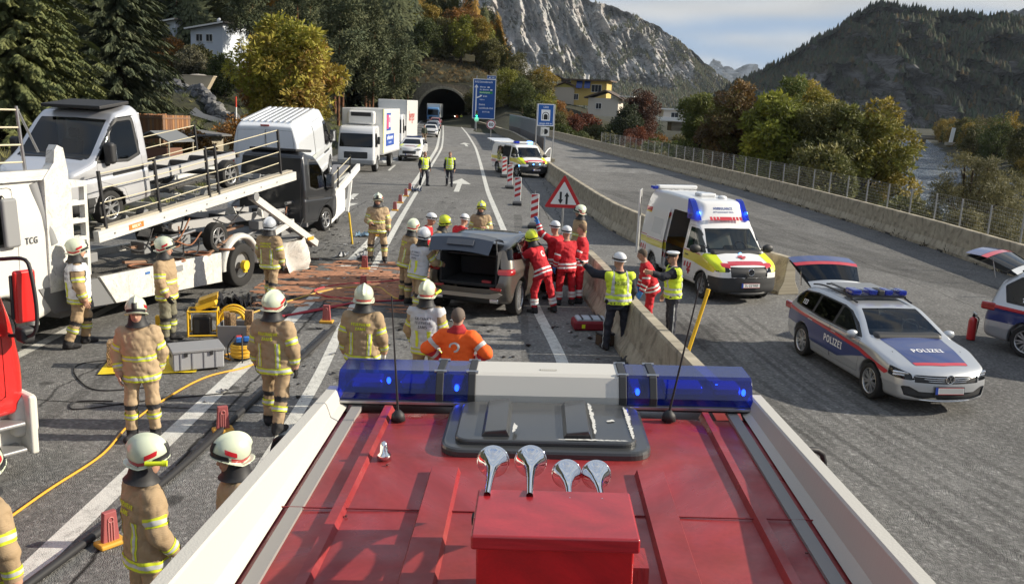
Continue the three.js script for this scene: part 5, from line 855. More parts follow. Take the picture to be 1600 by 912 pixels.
const vwEmblem = (t, pos, r, rot = [0, 0, 0]) => { const g = [new THREE.TorusGeometry(r, r * 0.09, 6, 28)]; const L = (a, b) => g.push(bar([a[0] * r, a[1] * r, 0], [b[0] * r, b[1] * r, 0], r * 0.13, r * 0.1)); L([-0.42, 0.85], [0, 0.1]); L([0.42, 0.85], [0, 0.1]); L([-0.86, 0.4], [-0.42, -0.8]); L([0.86, 0.4], [0.42, -0.8]); L([-0.42, -0.8], [0, 0.0]); L([0.42, -0.8], [0, 0.0]); const m = mesh('emblem', g, chromeM, t); m.position.set(...pos); m.rotation.set(...rot); mesh('emblem_disc', cyl(r * 0.98, r * 0.98, 0.01, [0, 0, -0.006], [Math.PI / 2, 0, 0], 24), plasticM, m); return m; };

// ---------------------------------------------------------------- police estate car
const CAR_W = (half, belt, tumble, f, r) => (z, y) => { let w = half; w -= 0.10 * sstep(f - 0.9, f, z) + 0.07 * sstep(r + 0.9, r, z); if (y > belt) w -= (y - belt) * tumble; if (y < 0.5) w -= (0.5 - y) * 0.18; w += 0.012 * Math.exp(-(((y - belt + 0.04) / 0.04) ** 2)); return w; };
function police(name, label, pos, turn, s, o) {
const t = thing(name, label, 'police car', pos, turn, 'police cars'); t.scale.setScalar(s);
const up = o.van ? 0.22 : 0;
const prof = smoothPoly([[2.36, 0.24], [2.43, 0.45], [2.40, 0.68], [2.24, 0.80], [1.7, 0.94 + up * 0.2], [1.12, 1.03 + up * 0.3], [0.62, 1.26 + up * 0.7], [0.22, 1.42 + up], [-0.3, 1.475 + up], [-1.1, 1.475 + up], [-1.75, 1.42 + up], [-2.12, 1.2 + up], [-2.32, 0.88], [-2.36, 0.6], [-2.28, 0.28], [-1.4, 0.2], [0, 0.19], [1.5, 0.2]], 160, 0.35);
const bo = { profile: prof, width: CAR_W(0.915, 0.95, 0.5, 2.42, -2.36), half: 0.915, bowF: 0.26, bowR: 0.16, beltY: 0.95, cell: 0.034, k: 0.1, arches: [[1.43, 0.33, 0.385], [-1.36, 0.33, 0.385]] }, g = carBody(bo);
const sw = [[0.98, 1.0], [0.62, 1.2 + up * 0.7], [0.25, 1.345 + up], [-0.05, 1.385 + up], [-1.2, 1.385 + up], [-1.72, 1.33 + up], [-1.98, 1.17 + up * 0.8], [-1.86, 1.03], [-0.6, 0.985]];
const B = (z) => rect(z - 0.035, 0.9, z + 0.035, 1.6 + up);
const cut = (R, ...zs) => { const ds = zs.map(z => poly2(B(z))); return (...a) => { const v = R(...a); return v <= -0.49 ? v : Math.min(v, ...ds.map(d => d(a[2], a[1]))); }; };
const seg = (a, b) => { const R = R_side(sw); return (...q) => { const v = R(...q); return v <= -0.49 ? v : Math.min(v - 0.02, q[2] - a, b - q[2]); }; };
const WS = (x, y, z, nx, ny, nz) => (nz < 0.15 || z < 0.0 || y < 1.0) ? -0.5 : Math.min(-poly2([[-1, 1.075 + up * 0.25], [0.70, 1.055 + up * 0.25], [0.545, 1.40 + up], [-1, 1.43 + up]])(Math.abs(x), y), 0.2);
const wsP = poly2([[-1, 1.075 + up * 0.25], [0.72, 1.05 + up * 0.25], [0.55, 1.395 + up], [-1, 1.425 + up]]);
const wind = (x, y, z, nx, ny, nz) => (nz < 0.2 || z < 0.05) ? -0.5 : -wsP(Math.abs(x), y);
const tgP = poly2([[-1, 0.44], [0.66, 0.44], [0.66, 0.95], [0.52, 1.38 + up], [-1, 1.40 + up]]), rearHole = (x, y, z, nx, ny, nz) => (nz > -0.3) ? -0.5 : -tgP(Math.abs(x), y);
const grilleR = R_front(rect(-1, 0.575, 0.58, 0.70), 1, 0.3), lowR = R_front([[-1, 0.30], [0.5, 0.30], [0.72, 0.34], [0.78, 0.5], [0.66, 0.5], [0.5, 0.42], [-1, 0.42]], 1, 0.2), hl = (s2) => { const d = poly2([[0.60, 0.60], [0.63, 0.71], [0.90, 0.80], [0.93, 0.74], [0.86, 0.62]]); return (x, y, z, nx, ny, nz) => (x * s2 < 0 || z < 1.95 || nz < 0.05) ? -0.5 : -d(Math.abs(x), y); };
const doorF = [[0.98, 0.98], [1.0, 0.6], [0.95, 0.36], [-0.12, 0.33], [-0.14, 0.97]], doorR = [[-0.17, 0.97], [-0.15, 0.33], [-0.8, 0.36], [-1.05, 0.62], [-1.1, 0.97]];
const bodyPanels = [['windscreen', wind, glassM, -0.004], ['side_window', seg(-0.08, 0.9), glassM, -0.004], ['side_window', seg(-0.98, -0.16), tintM, -0.004], ['side_window', seg(-1.95, -1.06), tintM, -0.004], ['window_trim', cut(R_side(sw)), plasticM, -0.012, 0.0], ['grille', grilleR, plasticM, -0.02], ['lower_intake', lowR, plasticM, -0.03], ['headlight', hl(1), clearM, 0], ['headlight', hl(-1), clearM, 0], ['tailgate_opening', rearHole, plasticM, -0.25]];
for (const d of [1, -1]) bodyPanels.push(['front_door', R_side(doorF, d), silverM, 0, 0.005], ['rear_door', R_side(doorR, d), silverM, 0, 0.005]);
panels(t, g, silverM, bodyPanels);
// livery
const band = [[1.9, 0.62], [1.78, 0.70], [1.0, 0.80], [-2.2, 0.93], [-2.33, 0.93], [-2.33, 0.62], [-1.6, 0.62], [-0.9, 0.44], [0.2, 0.44], [0.75, 0.6], [1.15, 0.70]], red = [[1.98, 0.67], [1.0, 0.84], [0, 0.885], [-2.34, 0.965], [-2.34, 0.90], [0, 0.815], [1.0, 0.765], [1.6, 0.66], [1.86, 0.60]];
layer(t, 'blue_stripe', g, R_side(band), blueP, 0.002); layer(t, 'red_stripe', g, R_side(red), redStripeM, 0.004);
for (const d of [1, -1]) print(t, 'lettering', g, R_side(rect(-0.72, 0.55, 0.72, 0.8), d), 'zy', d > 0 ? [0.72, 0.55] : [-0.72, 0.55], d > 0 ? [-1.44, 0.25] : [1.44, 0.25], txt('POLIZEI', '#e8e8ea'), 0.006, [320, 56]);
for (const d of [1, -1]) print(t, 'emergency_number', g, R_side(rect(-1.75, 1.05, -1.2, 1.22), d), 'zy', d > 0 ? [-1.2, 1.05] : [-1.75, 1.05], d > 0 ? [-0.55, 0.17] : [0.55, 0.17], txt('133', '#e8e8ea', 0.8), 0.006, [160, 48]);
layer(t, 'bonnet_blue', g, R_top([[-1, 1.1], [0.60, 1.1], [0.50, 2.12], [-1, 2.26]], 0.4), blueP, 0.003); layer(t, 'bonnet_red', g, R_top([[-1, 2.17], [0.50, 2.04], [0.48, 2.13], [-1, 2.27]], 0.35), redStripeM, 0.005);
print(t, 'bonnet_lettering', g, (x, y, z, nx, ny) => ny < 0.4 ? -0.5 : -poly2(rect(-0.42, 1.55, 0.42, 1.76))(x, z), 'xz', [-0.42, 1.76], [0.84, -0.21], txt('POLIZEI', '#e8e8ea', 0.85), 0.007, [320, 72]);
for (const [y, w] of [[0.60, 0.56], [0.635, 0.57], [0.67, 0.58]]) mesh('grille_bar', tube([[-w, y, 2.27], [-w * 0.5, y, 2.375], [0, y, 2.405], [w * 0.5, y, 2.375], [w, y, 2.27]], 0.008, 20, 5), chromeM, t);
mesh('lower_trim', tube([[-0.72, 0.29, 2.2], [-0.4, 0.27, 2.36], [0, 0.265, 2.42], [0.4, 0.27, 2.36], [0.72, 0.29, 2.2]], 0.012, 20, 5), chromeM, t);
vwEmblem(t, [0, 0.655, 2.425], 0.075);
numberPlate(t, [0, 0.46, 2.445], [-0.1, 0, 0], '');
for (const d of [-1, 1]) { mesh('headlamp_unit', merge([rbox(0.26, 0.05, 0.1, 0.02, [d * 0.74, 0.70, 2.12], [0, d * 0.5, 0]), rbox(0.2, 0.04, 0.1, 0.02, [d * 0.76, 0.655, 2.1], [0, d * 0.5, 0])]), chromeM, t); mesh('fog_lamp', rbox(0.2, 0.05, 0.06, 0.02, [d * 0.6, 0.42, 2.24], [0, d * 0.45, 0]), chromeM, t); mesh('tail_light', rbox(0.12, 0.16, 0.3, 0.04, [d * 0.82, 0.9, -2.18]), lampRedM, t); mesh('roof_rail', tube([[d * 0.56, 1.47 + up, 0.1], [d * 0.575, 1.52 + up, -0.3], [d * 0.57, 1.52 + up, -1.3], [d * 0.55, 1.45 + up, -1.75]], 0.018, 20, 6), plasticM, t); for (const z of [0.0, -1.0]) mesh('door_handle', rbox(0.02, 0.03, 0.2, 0.01, [d * 0.915, 0.86, z - 0.02]), silverM, t); for (const z of [1.43, -1.36]) wheel(t, [d * 0.80, 0.325, z], 0.325, 0.22, 7, 0.70, rimM); }
mirror(t, 0.86, 1.02, 0.78, silverM, 0.9);
mesh('floor', box(1.4, 0.08, 3.6, [0, 0.3, 0]), plasticM, t); mesh('engine_block', box(1.2, 0.4, 0.9, [0, 0.5, 1.6]), plasticM, t);
seats(t, [[0.37, 0.5, 0.1], [-0.37, 0.5, 0.1], [0.37, 0.52, -0.8], [-0.37, 0.52, -0.8]], [1.35, 0.95 + up * 0.2, 0.85]);
// light bar
const lb = part('light_bar', t); lb.position.set(0, 1.56 + up, -0.25);
mesh('base', rbox(1.16, 0.06, 0.26, 0.02, [0, -0.02, 0]), plasticM, lb);
for (const [x, w, m] of [[-0.47, 0.2, blueLampM], [-0.28, 0.12, clearM], [-0.12, 0.16, blueLampM], [0.04, 0.14, plasticM], [0.2, 0.16, blueLampM], [0.36, 0.12, clearM], [0.5, 0.15, blueLampM]]) mesh('lens', rbox(w, 0.1, 0.3, 0.03, [x, 0.06, 0]), m, lb);
const rk = part('roof_rack', t); mesh('frame', merge([bar([-0.5, 1.55 + up, -0.55], [0.5, 1.55 + up, -0.55], 0.03), bar([-0.5, 1.55 + up, -1.3], [0.5, 1.55 + up, -1.3], 0.03)]), plasticM, rk); mesh('sign_panel', rbox(0.9, 0.05, 0.62, 0.02, [0, 1.57 + up, -0.95]), std([0.2, 0.21, 0.22], 0.4), rk);
for (const d of [-1, 1]) mesh('loudspeaker', rbox(0.1, 0.1, 0.2, 0.03, [d * 0.5, 1.58 + up, -0.42]), plasticM, rk);
// raised tailgate, hinged at the roof edge
const tg = part('tailgate', t); tg.position.set(0, 1.42 + up, -1.80); tg.rotation.x = o.gate || 0.62;
const sh = (w0, w1, z0, z1, y0, y1, m, nm) => { const A = [], Bq = []; for (let i = 0; i <= 12; i++) { const u = i / 6 - 1; A.push([u * w0, y0 - u * u * 0.07, z0]); Bq.push([u * w1, y1 - u * u * 0.07, z1]); } const q = mesh(nm, ribbon(A, Bq), m, tg); return q; };
sh(0.56, 0.60, 0, -0.14, 0, 0.02, silverM, 'spoiler'); sh(0.58, 0.70, -0.15, -0.62, 0.02, 0.0, tintM, 'rear_window'); sh(0.715, 0.74, -0.63, -0.75, 0.0, -0.03, redStripeM, 'red_panel'); sh(0.74, 0.72, -0.755, -1.05, -0.03, -0.16, blueP, 'blue_panel'); sh(0.56, 0.70, -0.04, -1.0, -0.05, -0.2, plasticM, 'inner_lining');
for (const d of [-1, 1]) mesh('gas_strut', rod([d * 0.6, -0.35, -0.3], [d * 0.62, -0.06, -0.55], 0.012), metalM, tg);
return t;
}
police('police_car', 'silver and blue police estate car with raised tailgate, whole in view', [6.62, 0, -15.7], 0.135, 0.92, {});
police('police_car', 'silver and blue police van cut off by the right edge, tailgate raised', [11.85, 0, -16.9], 0.72, 1.0, { van: true, gate: 0.45 });
{
const f = thing('fire_extinguisher', 'red fire extinguisher standing on the asphalt between the police cars', 'extinguisher', [9.86, 0, -18.65]);
mesh('cylinder', lathe([[0, 0.01], [0.085, 0.01], [0.09, 0.03], [0.09, 0.42], [0.07, 0.48], [0.03, 0.51], [0, 0.51]]), paint([0.5, 0.015, 0.02]), f); mesh('valve', cyl(0.025, 0.03, 0.07, [0, 0.54, 0]), blackM, f); mesh('lever', box(0.03, 0.02, 0.16, [0, 0.59, 0.04], [0.2, 0, 0]), metalM, f); mesh('hose', tube([[0, 0.54, 0.03], [0.08, 0.5, 0.05], [0.1, 0.3, 0.02], [0.095, 0.12, 0]], 0.012, 20, 6), blackM, f);
}
// ---------------------------------------------------------------- van ambulances
function ambulance(name, label, pos, turn, s, o) {
const t = thing(name, label, 'ambulance', pos, turn, 'ambulances'); t.scale.setScalar(s);
const hi = o.high ? 1 : 0, c = o.cell || 0.04;
const prof = smoothPoly([[2.5, 0.3], [2.56, 0.55], [2.52, 0.86], [2.36, 1.02], [1.95, 1.16], [1.72, 1.26], [1.22, 1.72], [0.98, 1.9], ...(hi ? [[0.86, 2.06], [0.60, 2.42], [0.3, 2.5], [-1.5, 2.54], [-2.5, 2.5]] : [[0.6, 1.97], [-0.6, 1.99], [-2.4, 1.96]]), [-2.68, hi ? 2.2 : 1.75], [-2.72, 1.2], [-2.72, 0.4], [-2.6, 0.3], [0, 0.28], [1.5, 0.28]], 180, 0.28);
const Wf = (z, y) => { let w = 0.952; w -= 0.14 * sstep(1.9, 2.55, z); if (y > 1.12) w -= (y - 1.12) * 0.17; if (y > 1.95) w -= (y - 1.95) * 0.12 + 0.35 * sstep(0.4, 0.9, z) * clamp((y - 1.95) * 2); if (y < 0.5) w -= (0.5 - y) * 0.15; return w; };
const g = carBody({ profile: prof, width: Wf, half: 0.952, bowF: 0.24, bowR: 0.05, beltY: 1.15, cell: c, k: 0.11, arches: [[1.62, 0.34, 0.41], [-1.6, 0.34, 0.41]] });
const ws = poly2([[-1, 1.24], [0.80, 1.22], [0.68, 1.79], [-1, 1.83]]), wind = (x, y, z, nx, ny, nz) => (nz < 0.25 || z < 0.8) ? -0.5 : -ws(Math.abs(x), y);
const fw = [[1.66, 1.22], [1.18, 1.68], [0.98, 1.78], [0.62, 1.78], [0.6, 1.2]], rw = [[-0.75, 1.24], [-0.75, 1.74], [-1.7, 1.74], [-1.72, 1.24]], door = [[1.64, 1.16], [1.22, 0.85], [1.15, 0.42], [0.5, 0.40], [0.52, 1.84], [0.95, 1.84], [1.2, 1.72]], slide = [[0.44, 0.42], [0.44, hi ? 2.1 : 1.84], [-0.72, hi ? 2.1 : 1.84], [-0.72, 0.42]];
const hl = (d) => { const q = poly2([[0.52, 0.84], [0.56, 0.96], [0.84, 1.03], [0.92, 0.98], [0.86, 0.84]]); return (x, y, z, nx, ny, nz) => (x * d < 0 || z < 1.9 || nz < 0.1) ? -0.5 : -q(Math.abs(x), y); };
const L = [['windscreen', wind, glassM, -0.005], ['grille', R_front(rect(-1, 0.72, 0.52, 0.97), 1, 0.3), plasticM, -0.02], ['headlight', hl(1), clearM, 0], ['headlight', hl(-1), clearM, 0], ['bumper', R_front(rect(-1, 0.3, 1, 0.70), 1, 0.15), plasticM, 0.004, 0.0], ['side_window', R_side(fw, 1), glassM, -0.005], ['side_window', R_side(fw, -1), glassM, -0.005], ['front_door', R_side(door, 1), whiteP], ['front_door', R_side(door, -1), whiteP], ['side_opening', R_side(slide, -1), plasticM, -0.6]];
const solid = (...a) => Math.min(R_side(door, 0)(...a), 9);
const fwR = R_side(fw); L[7][1] = ((R) => (...a) => Math.min(R(...a), -fwR(...a)))(R_side(door, 1)); L[8][1] = ((R) => (...a) => Math.min(R(...a), -fwR(...a)))(R_side(door, -1));
if (!hi) L.push(['side_window', R_side(rw, -1), tintM, -0.005]);
panels(t, g, whiteP, L);
mesh('bumper_lip', tube([[-0.8, 0.34, 2.2], [-0.4, 0.3, 2.48], [0, 0.29, 2.54], [0.4, 0.3, 2.48], [0.8, 0.34, 2.2]], 0.04, 20, 6), plasticM, t);
for (const d of [-1, 1]) {
// livery on the sides
const notDoor = (R) => (...a) => (d < 0 && a[2] < 0.44 && a[2] > -0.72) ? -0.5 : R(...a);
layer(t, 'yellow_band', g, notDoor(R_side([[2.3, 0.98], [1.6, 1.14], [-2.7, 1.1], [-2.7, 0.92], [1.1, 0.9], [2.2, 0.8]], d)), goldM, 0.003);
for (let i = 0; i < 22; i++) { const z = 1.0 - i * 0.165; layer(t, 'red_check', g, notDoor(R_side([[z, 0.84], [z - 0.1, 0.84], [z - 0.14, 0.68], [z - 0.04, 0.68]], d)), redStripeM, 0.003); }
layer(t, 'red_line', g, notDoor(R_side(rect(-2.7, 1.12, 1.5, 1.16), d)), redStripeM, 0.005);
if (hi) { layer(t, 'upper_red_band', g, notDoor(R_side([[-2.7, 1.98], [-0.8, 1.98], [-0.8, 1.86], [-2.7, 1.86]], d)), redStripeM, 0.003); layer(t, 'upper_yellow_band', g, notDoor(R_side([[-2.7, 1.86], [-0.8, 1.86], [-0.8, 1.82], [-2.7, 1.82]], d)), yellowStripeM, 0.003); }
mesh('red_cross', xf(merge([box(0.01, 0.2, 0.07), box(0.01, 0.07, 0.2)]), [d * 0.962, 0.62, 0.85]), redStripeM, t);
mesh('headlamp_unit', merge([rbox(0.22, 0.07, 0.1, 0.02, [d * 0.68, 0.93, 2.22], [0, d * 0.35, 0]), rbox(0.12, 0.06, 0.1, 0.02, [d * 0.78, 0.97, 2.14], [0, d * 0.4, 0])]), chromeM, t);
mesh('fog_lamp', rbox(0.16, 0.06, 0.05, 0.02, [d * 0.66, 0.46, 2.42], [0, d * 0.3, 0]), chromeM, t);
for (const z of [1.62, -1.6]) wheel(t, [d * 0.83, 0.345, z], 0.345, 0.22, o.high ? 6 : 5, 0.62, steelRimM);
mesh('door_handle', rbox(0.02, 0.035, 0.2, 0.01, [d * 0.955, 1.03, 0.68]), plasticM, t);
layer(t, 'yellow_flash', g, (x, y, z, nx, ny, nz) => (x * d < 0 || ny < 0.2 || z < 1.2) ? -0.5 : -poly2([[0.62, 1.75], [0.98, 1.55], [0.98, 2.35], [0.66, 2.42]])(Math.abs(x), z), hiYelM, 0.004);
layer(t, 'headlight_check', g, (x, y, z, nx, ny, nz) => (x * d < 0 || ny < 0.3) ? -0.5 : -poly2([[0.5, 2.24], [0.72, 2.16], [0.72, 2.3], [0.5, 2.4]])(Math.abs(x), z), redStripeM, 0.005);
}
layer(t, 'bonnet_red', g, (x, y, z, nx, ny, nz) => (ny < 0.25 || nz < 0.1) ? -0.5 : -poly2([[-1, 2.22], [0.5, 2.15], [0.5, 2.34], [-1, 2.42]])(Math.abs(x), z), redStripeM, 0.004);
if (o.high) {
const cz = 2.0, cy = 1.135; mesh('bonnet_cross', xf(merge([box(0.22, 0.012, 0.075), box(0.075, 0.0121, 0.22)]), [0, cy + 0.035, cz - 0.02], [0.3, 0, 0]), redStripeM, t);
vwEmblem(t, [0, 0.86, 2.56], 0.085); numberPlate(t, [0, 0.52, 2.585], [-0.05, 0, 0], 'IL·221RD');
print(t, 'lettering', g, (x, y, z, nx, ny, nz) => (nz < 0.3 || y < 1.9) ? -0.5 : -poly2(rect(-0.38, 2.16, 0.38, 2.34))(x, y), 'xy', [-0.38, 2.16], [0.76, 0.18], (c, W, H) => { c.clearRect(0, 0, W, H); c.fillStyle = '#23438f'; c.textAlign = 'center'; c.font = FONT(H * 0.5); c.fillText('AMBULANCE', W / 2, H * 0.45, W * 0.95); c.font = FONT(H * 0.28); c.fillText('RETTUNGSDIENST TIROL', W / 2, H * 0.88, W * 0.95); }, 0.006, [256, 64]);
for (let i = -3; i <= 3; i++) mesh('roof_red_block', xf(box(i ? 0.07 : 0.36, 0.11, 0.01), [i ? i * 0.1 + Math.sign(i) * 0.14 : 0, 2.045, 0.945], [-0.75, 0, 0]), redStripeM, t);
for (const d of [-1, 1]) { const bl = part('beacon', t); mesh('lens', xf(ext(shape([[0, 0], [0.52, 0], [0.1, 0.46], [0, 0.5]]), 0.15, [0, 0, -0.075], [0, -Math.PI / 2, 0], 0.02), [d * 0.72, 2.0, 0.45]), blueLampM, bl); mesh('glow', xf(new THREE.SphereGeometry(0.05, 12, 8), [d * 0.72, 2.16, 0.7]), blueGlowM, bl); }
mesh('roof_vent', rbox(0.5, 0.1, 0.4, 0.05, [0, 2.56, -0.4]), whiteP, t); mesh('roof_dome', xf(new THREE.SphereGeometry(0.14, 16, 8), [0.3, 2.52, 0.05], [0, 0, 0], [1, 0.5, 1]), whiteP, t); mesh('rear_light_bar', rbox(1.3, 0.12, 0.24, 0.05, [0, 2.58, -2.35]), whiteP, t); mesh('rear_beacon', rbox(0.2, 0.1, 0.22, 0.04, [-0.72, 2.56, -2.35]), blueLampM, t);
print(t, 'roof_number', g, (x, y, z, nx, ny) => ny < 0.7 ? -0.5 : -poly2(rect(-0.6, -2.1, 0.6, -1.7))(x, z), 'xz', [-0.6, -1.7], [1.2, -0.4], txt('14-221', '#23262c', 0.8), 0.006, [256, 80]);
mesh('windscreen_beacon', xf(new THREE.SphereGeometry(0.035, 10, 8), [0.05, 1.22, 1.8]), blueGlowM, t);
// cabin seen through the open side
mesh('cabin_floor', box(1.5, 0.06, 3.2, [0, 0.45, -1.0]), std([0.25, 0.26, 0.27], 0.7), t); mesh('partition', box(1.5, 1.5, 0.05, [0.1, 1.25, 0.5]), std([0.5, 0.51, 0.5], 0.7), t); mesh('cabin_wall', box(0.04, 1.5, 3.0, [0.74, 1.25, -1.0]), std([0.6, 0.6, 0.58], 0.7), t); mesh('attendant_seat', rbox(0.5, 1.1, 0.5, 0.1, [-0.35, 1.1, 0.15]), std([0.02, 0.08, 0.06], 0.8), t); mesh('stretcher', rbox(0.6, 0.18, 1.9, 0.06, [0.1, 0.95, -1.5]), std([0.55, 0.3, 0.05], 0.7), t);
// sliding door stands out, rear hinged door open
const od = part('slid_door', t), dg = clip(g, R_side(rect(-2.0, 0.44, -0.80, 2.08), -1), 0.075); mesh('door_skin', dg, whiteP, od); layer(od, 'yellow_band', dg, R_side(rect(-2.0, 0.92, -0.8, 1.1), -1), goldM, 0.003); layer(od, 'red_line', dg, R_side(rect(-2.0, 1.12, -0.8, 1.16), -1), redStripeM, 0.005); layer(od, 'window', dg, R_side(rect(-1.75, 1.3, -1.05, 1.75), -1), std([0.62, 0.63, 0.63], 0.25), 0.004);
const rd = part('rear_door', t); rd.position.set(-1.0, 0, -2.74); rd.rotation.y = 1.1; mesh('door_skin', rbox(0.78, 1.95, 0.05, 0.03, [0.4, 1.45, -0.02]), whiteP, rd); mesh('door_glass', box(0.5, 0.6, 0.055, [0.4, 1.9, -0.021]), tintM, rd);
} else {
numberPlate(t, [0, 0.5, 2.585], [0, 0, 0], 'RK 14');
mesh('light_bar', rbox(1.2, 0.13, 0.3, 0.05, [0, 2.07, 0.35]), std([0.6, 0.62, 0.64], 0.4), t); for (const d of [-1, 1]) mesh('beacon', rbox(0.34, 0.15, 0.32, 0.05, [d * 0.46, 2.08, 0.35]), d > 0 ? blueGlowM : blueLampM, t);
for (const x of [-0.22, 0.22]) mesh('grille_flasher', rbox(0.09, 0.06, 0.02, 0.01, [x, 0.85, 2.56]), blueGlowM, t); mesh('wing_flasher', xf(new THREE.SphereGeometry(0.05, 10, 8), [-0.93, 0.72, 2.0]), blueGlowM, t); mesh('emblem', xf(new THREE.TorusGeometry(0.09, 0.012, 6, 20), [0, 0.86, 2.565]), chromeM, t);
const tg = part('tailgate', t); mesh('skin', rbox(1.6, 0.06, 1.25, 0.03, [0, 2.05, -3.2], [0.12, 0, 0]), whiteP, tg);
const fd = part('open_front_door', t); fd.position.set(0.95, 0, 1.4); fd.rotation.y = -0.95; mesh('skin', rbox(0.06, 0.8, 1.0, 0.03, [0, 0.8, -0.5]), whiteP, fd); mesh('frame', tube([[0, 1.2, -0.05], [0, 1.55, -0.4], [0, 1.75, -0.75], [0, 1.75, -1.0], [0, 1.2, -1.0]], 0.035, 24, 6), whiteP, fd);
mesh('cabin_floor', box(1.5, 0.06, 3.2, [0, 0.5, -1.0]), plasticM, t);
}
mirror(t, 0.93, 1.3, 1.42, plasticM, 1.25); mesh('engine_block', box(1.2, 0.5, 0.5, [0, 0.6, 1.9]), plasticM, t); mesh('underbody', box(1.4, 0.1, 4.6, [0, 0.33, -0.1]), plasticM, t);
seats(t, [[0.42, 0.8, 0.75], [-0.42, 0.8, 0.75]], [1.5, 1.15, 1.5]);
return t;
}
ambulance('van_ambulance', 'white van ambulance with red and yellow stripes, blue beacons and open side door', [5.12, 0, -23.5], 0.26, 0.93, { high: true });
ambulance('minivan_ambulance', 'white minivan ambulance with open doors beside the striped delineators', [0.15, 0, -58.4], 0.42, 1.0, { high: false, cell: 0.06 });

// ---------------------------------------------------------------- wrecked grey SUV seen from behind, tailgate raised
{
const t = thing('wrecked_suv', 'grey brown SUV with raised tailgate and crushed front among the rescuers', 'car', [-0.36, 0.0, -20.75], Math.PI - 0.28); t.scale.setScalar(1.04);
const suvM = phy([0.13, 0.115, 0.098], 0.34, { metalness: 0.5, clearcoat: 0.9, clearcoatRoughness: 0.07 }), blackP = phy([0.02, 0.022, 0.026], 0.3, { clearcoat: 1, clearcoatRoughness: 0.04 });
const prof = smoothPoly([[2.0, 0.35], [2.12, 0.6], [1.98, 0.9], [1.6, 1.04], [1.0, 1.1], [0.45, 1.38], [0.05, 1.56], [-0.6, 1.61], [-1.4, 1.55], [-1.75, 1.5], [-1.95, 1.22], [-2.13, 0.98], [-2.2, 0.7], [-2.1, 0.36], [-1.5, 0.27], [1.5, 0.27]], 160, 0.35);
const g = carBody({ profile: prof, width: CAR_W(0.95, 1.02, 0.42, 2.1, -2.15), half: 0.95, bowF: 0.24, bowR: 0.2, beltY: 1.02, cell: 0.036, k: 0.1, arches: [[1.3, 0.37, 0.43], [-1.33, 0.37, 0.43]] });
const sw = [[0.95, 1.13], [0.4, 1.36], [0.02, 1.5], [-1.35, 1.47], [-1.72, 1.4], [-1.8, 1.22], [-0.6, 1.12]], seg = (a, b) => { const R = R_side(sw); return (...q) => { const v = R(...q); return v <= -0.49 ? v : Math.min(v, q[2] - a, b - q[2]); }; };
const hole = poly2([[-1, 0.66], [0.60, 0.66], [0.66, 0.8], [0.68, 1.0], [0.57, 1.46], [-1, 1.49]]), opening = (x, y, z, nx, ny, nz) => (nz > -0.25) ? -0.5 : -hole(Math.abs(x), y);
const tl = (d) => { const q = poly2([[0.62, 0.94], [0.62, 1.05], [0.95, 1.06], [0.97, 0.93]]); return (x, y, z, nx, ny, nz) => (x * d < 0 || z > -1.75) ? -0.5 : -q(Math.abs(x), y); };
panels(t, g, suvM, [['tailgate_opening', opening, blackM, -1.1], ['tail_light', tl(1), lampRedM, 0.004], ['tail_light', tl(-1), lampRedM, 0.004], ['side_window', seg(-0.2, 0.85), tintM, -0.005], ['side_window', seg(-1.05, -0.27), tintM, -0.005], ['side_window', seg(-1.85, -1.12), tintM, -0.005], ['lower_bumper', R_front(rect(-1, 0.28, 0.68, 0.50), -1, 0.25), plasticM, 0.0], ['roof', (x, y, z, nx, ny) => ny < 0.55 || y < 1.35 ? -0.5 : Math.min(ny - 0.55, 0.3), blackP, 0.002, 0]]);
mesh('skid_plate', ext(shape([[-0.66, 0.5], [0.66, 0.5], [0.78, 0.60], [0.7, 0.63], [0.5, 0.58], [-0.5, 0.58], [-0.7, 0.63], [-0.78, 0.60]]), 0.06, [0, -0.03, -2.2]), std([0.42, 0.40, 0.36], 0.35, { metalness: 0.7 }), t);
for (const d of [-1, 1]) { mesh('reflector', rbox(0.26, 0.05, 0.03, 0.01, [d * 0.62, 0.66, -2.14], [0, d * 0.2, 0]), lampRedM, t); mesh('exhaust', rbox(0.2, 0.09, 0.1, 0.03, [d * 0.6, 0.42, -2.12]), chromeM, t); for (const z of [1.3, -1.33]) wheel(t, [d * 0.82, 0.365, z], 0.365, 0.24, 10, 0.70, rimM, z > 0 ? 0.2 : 0); }
const tr = part('boot', t); mesh('floor', box(1.12, 0.04, 1.1, [0, 0.70, -1.5]), std([0.04, 0.04, 0.042], 0.95), tr); for (const d of [-1, 1]) mesh('side_lining', box(0.04, 0.7, 1.1, [d * 0.60, 1.05, -1.5]), std([0.03, 0.03, 0.032], 0.9), tr); mesh('seat_back', rbox(1.1, 0.6, 0.12, 0.05, [0, 1.0, -0.95], [-0.15, 0, 0]), seatM, tr); mesh('sill', rbox(1.2, 0.04, 0.12, 0.02, [0, 0.72, -2.0]), plasticM, tr); mesh('parcel_shelf', box(1.12, 0.03, 0.5, [0, 1.22, -1.55], [0.25, 0, 0]), plasticM, tr); mesh('first_aid_box', box(0.2, 0.06, 0.08, [-0.36, 0.75, -1.9]), std([0.45, 0.05, 0.06], 0.6), tr);
const tg = part('tailgate', t); tg.position.set(0, 1.56, -1.62); tg.rotation.x = 0.32; const Rb = (w0, w1, z0, z1, y0, y1, m, nm) => { const A = [], B = []; for (let i = 0; i <= 12; i++) { const u = i / 6 - 1; A.push([u * w0, y0 - u * u * 0.05, z0]); B.push([u * w1, y1 - u * u * 0.05, z1]); } mesh(nm, ribbon(A, B), m, tg); };
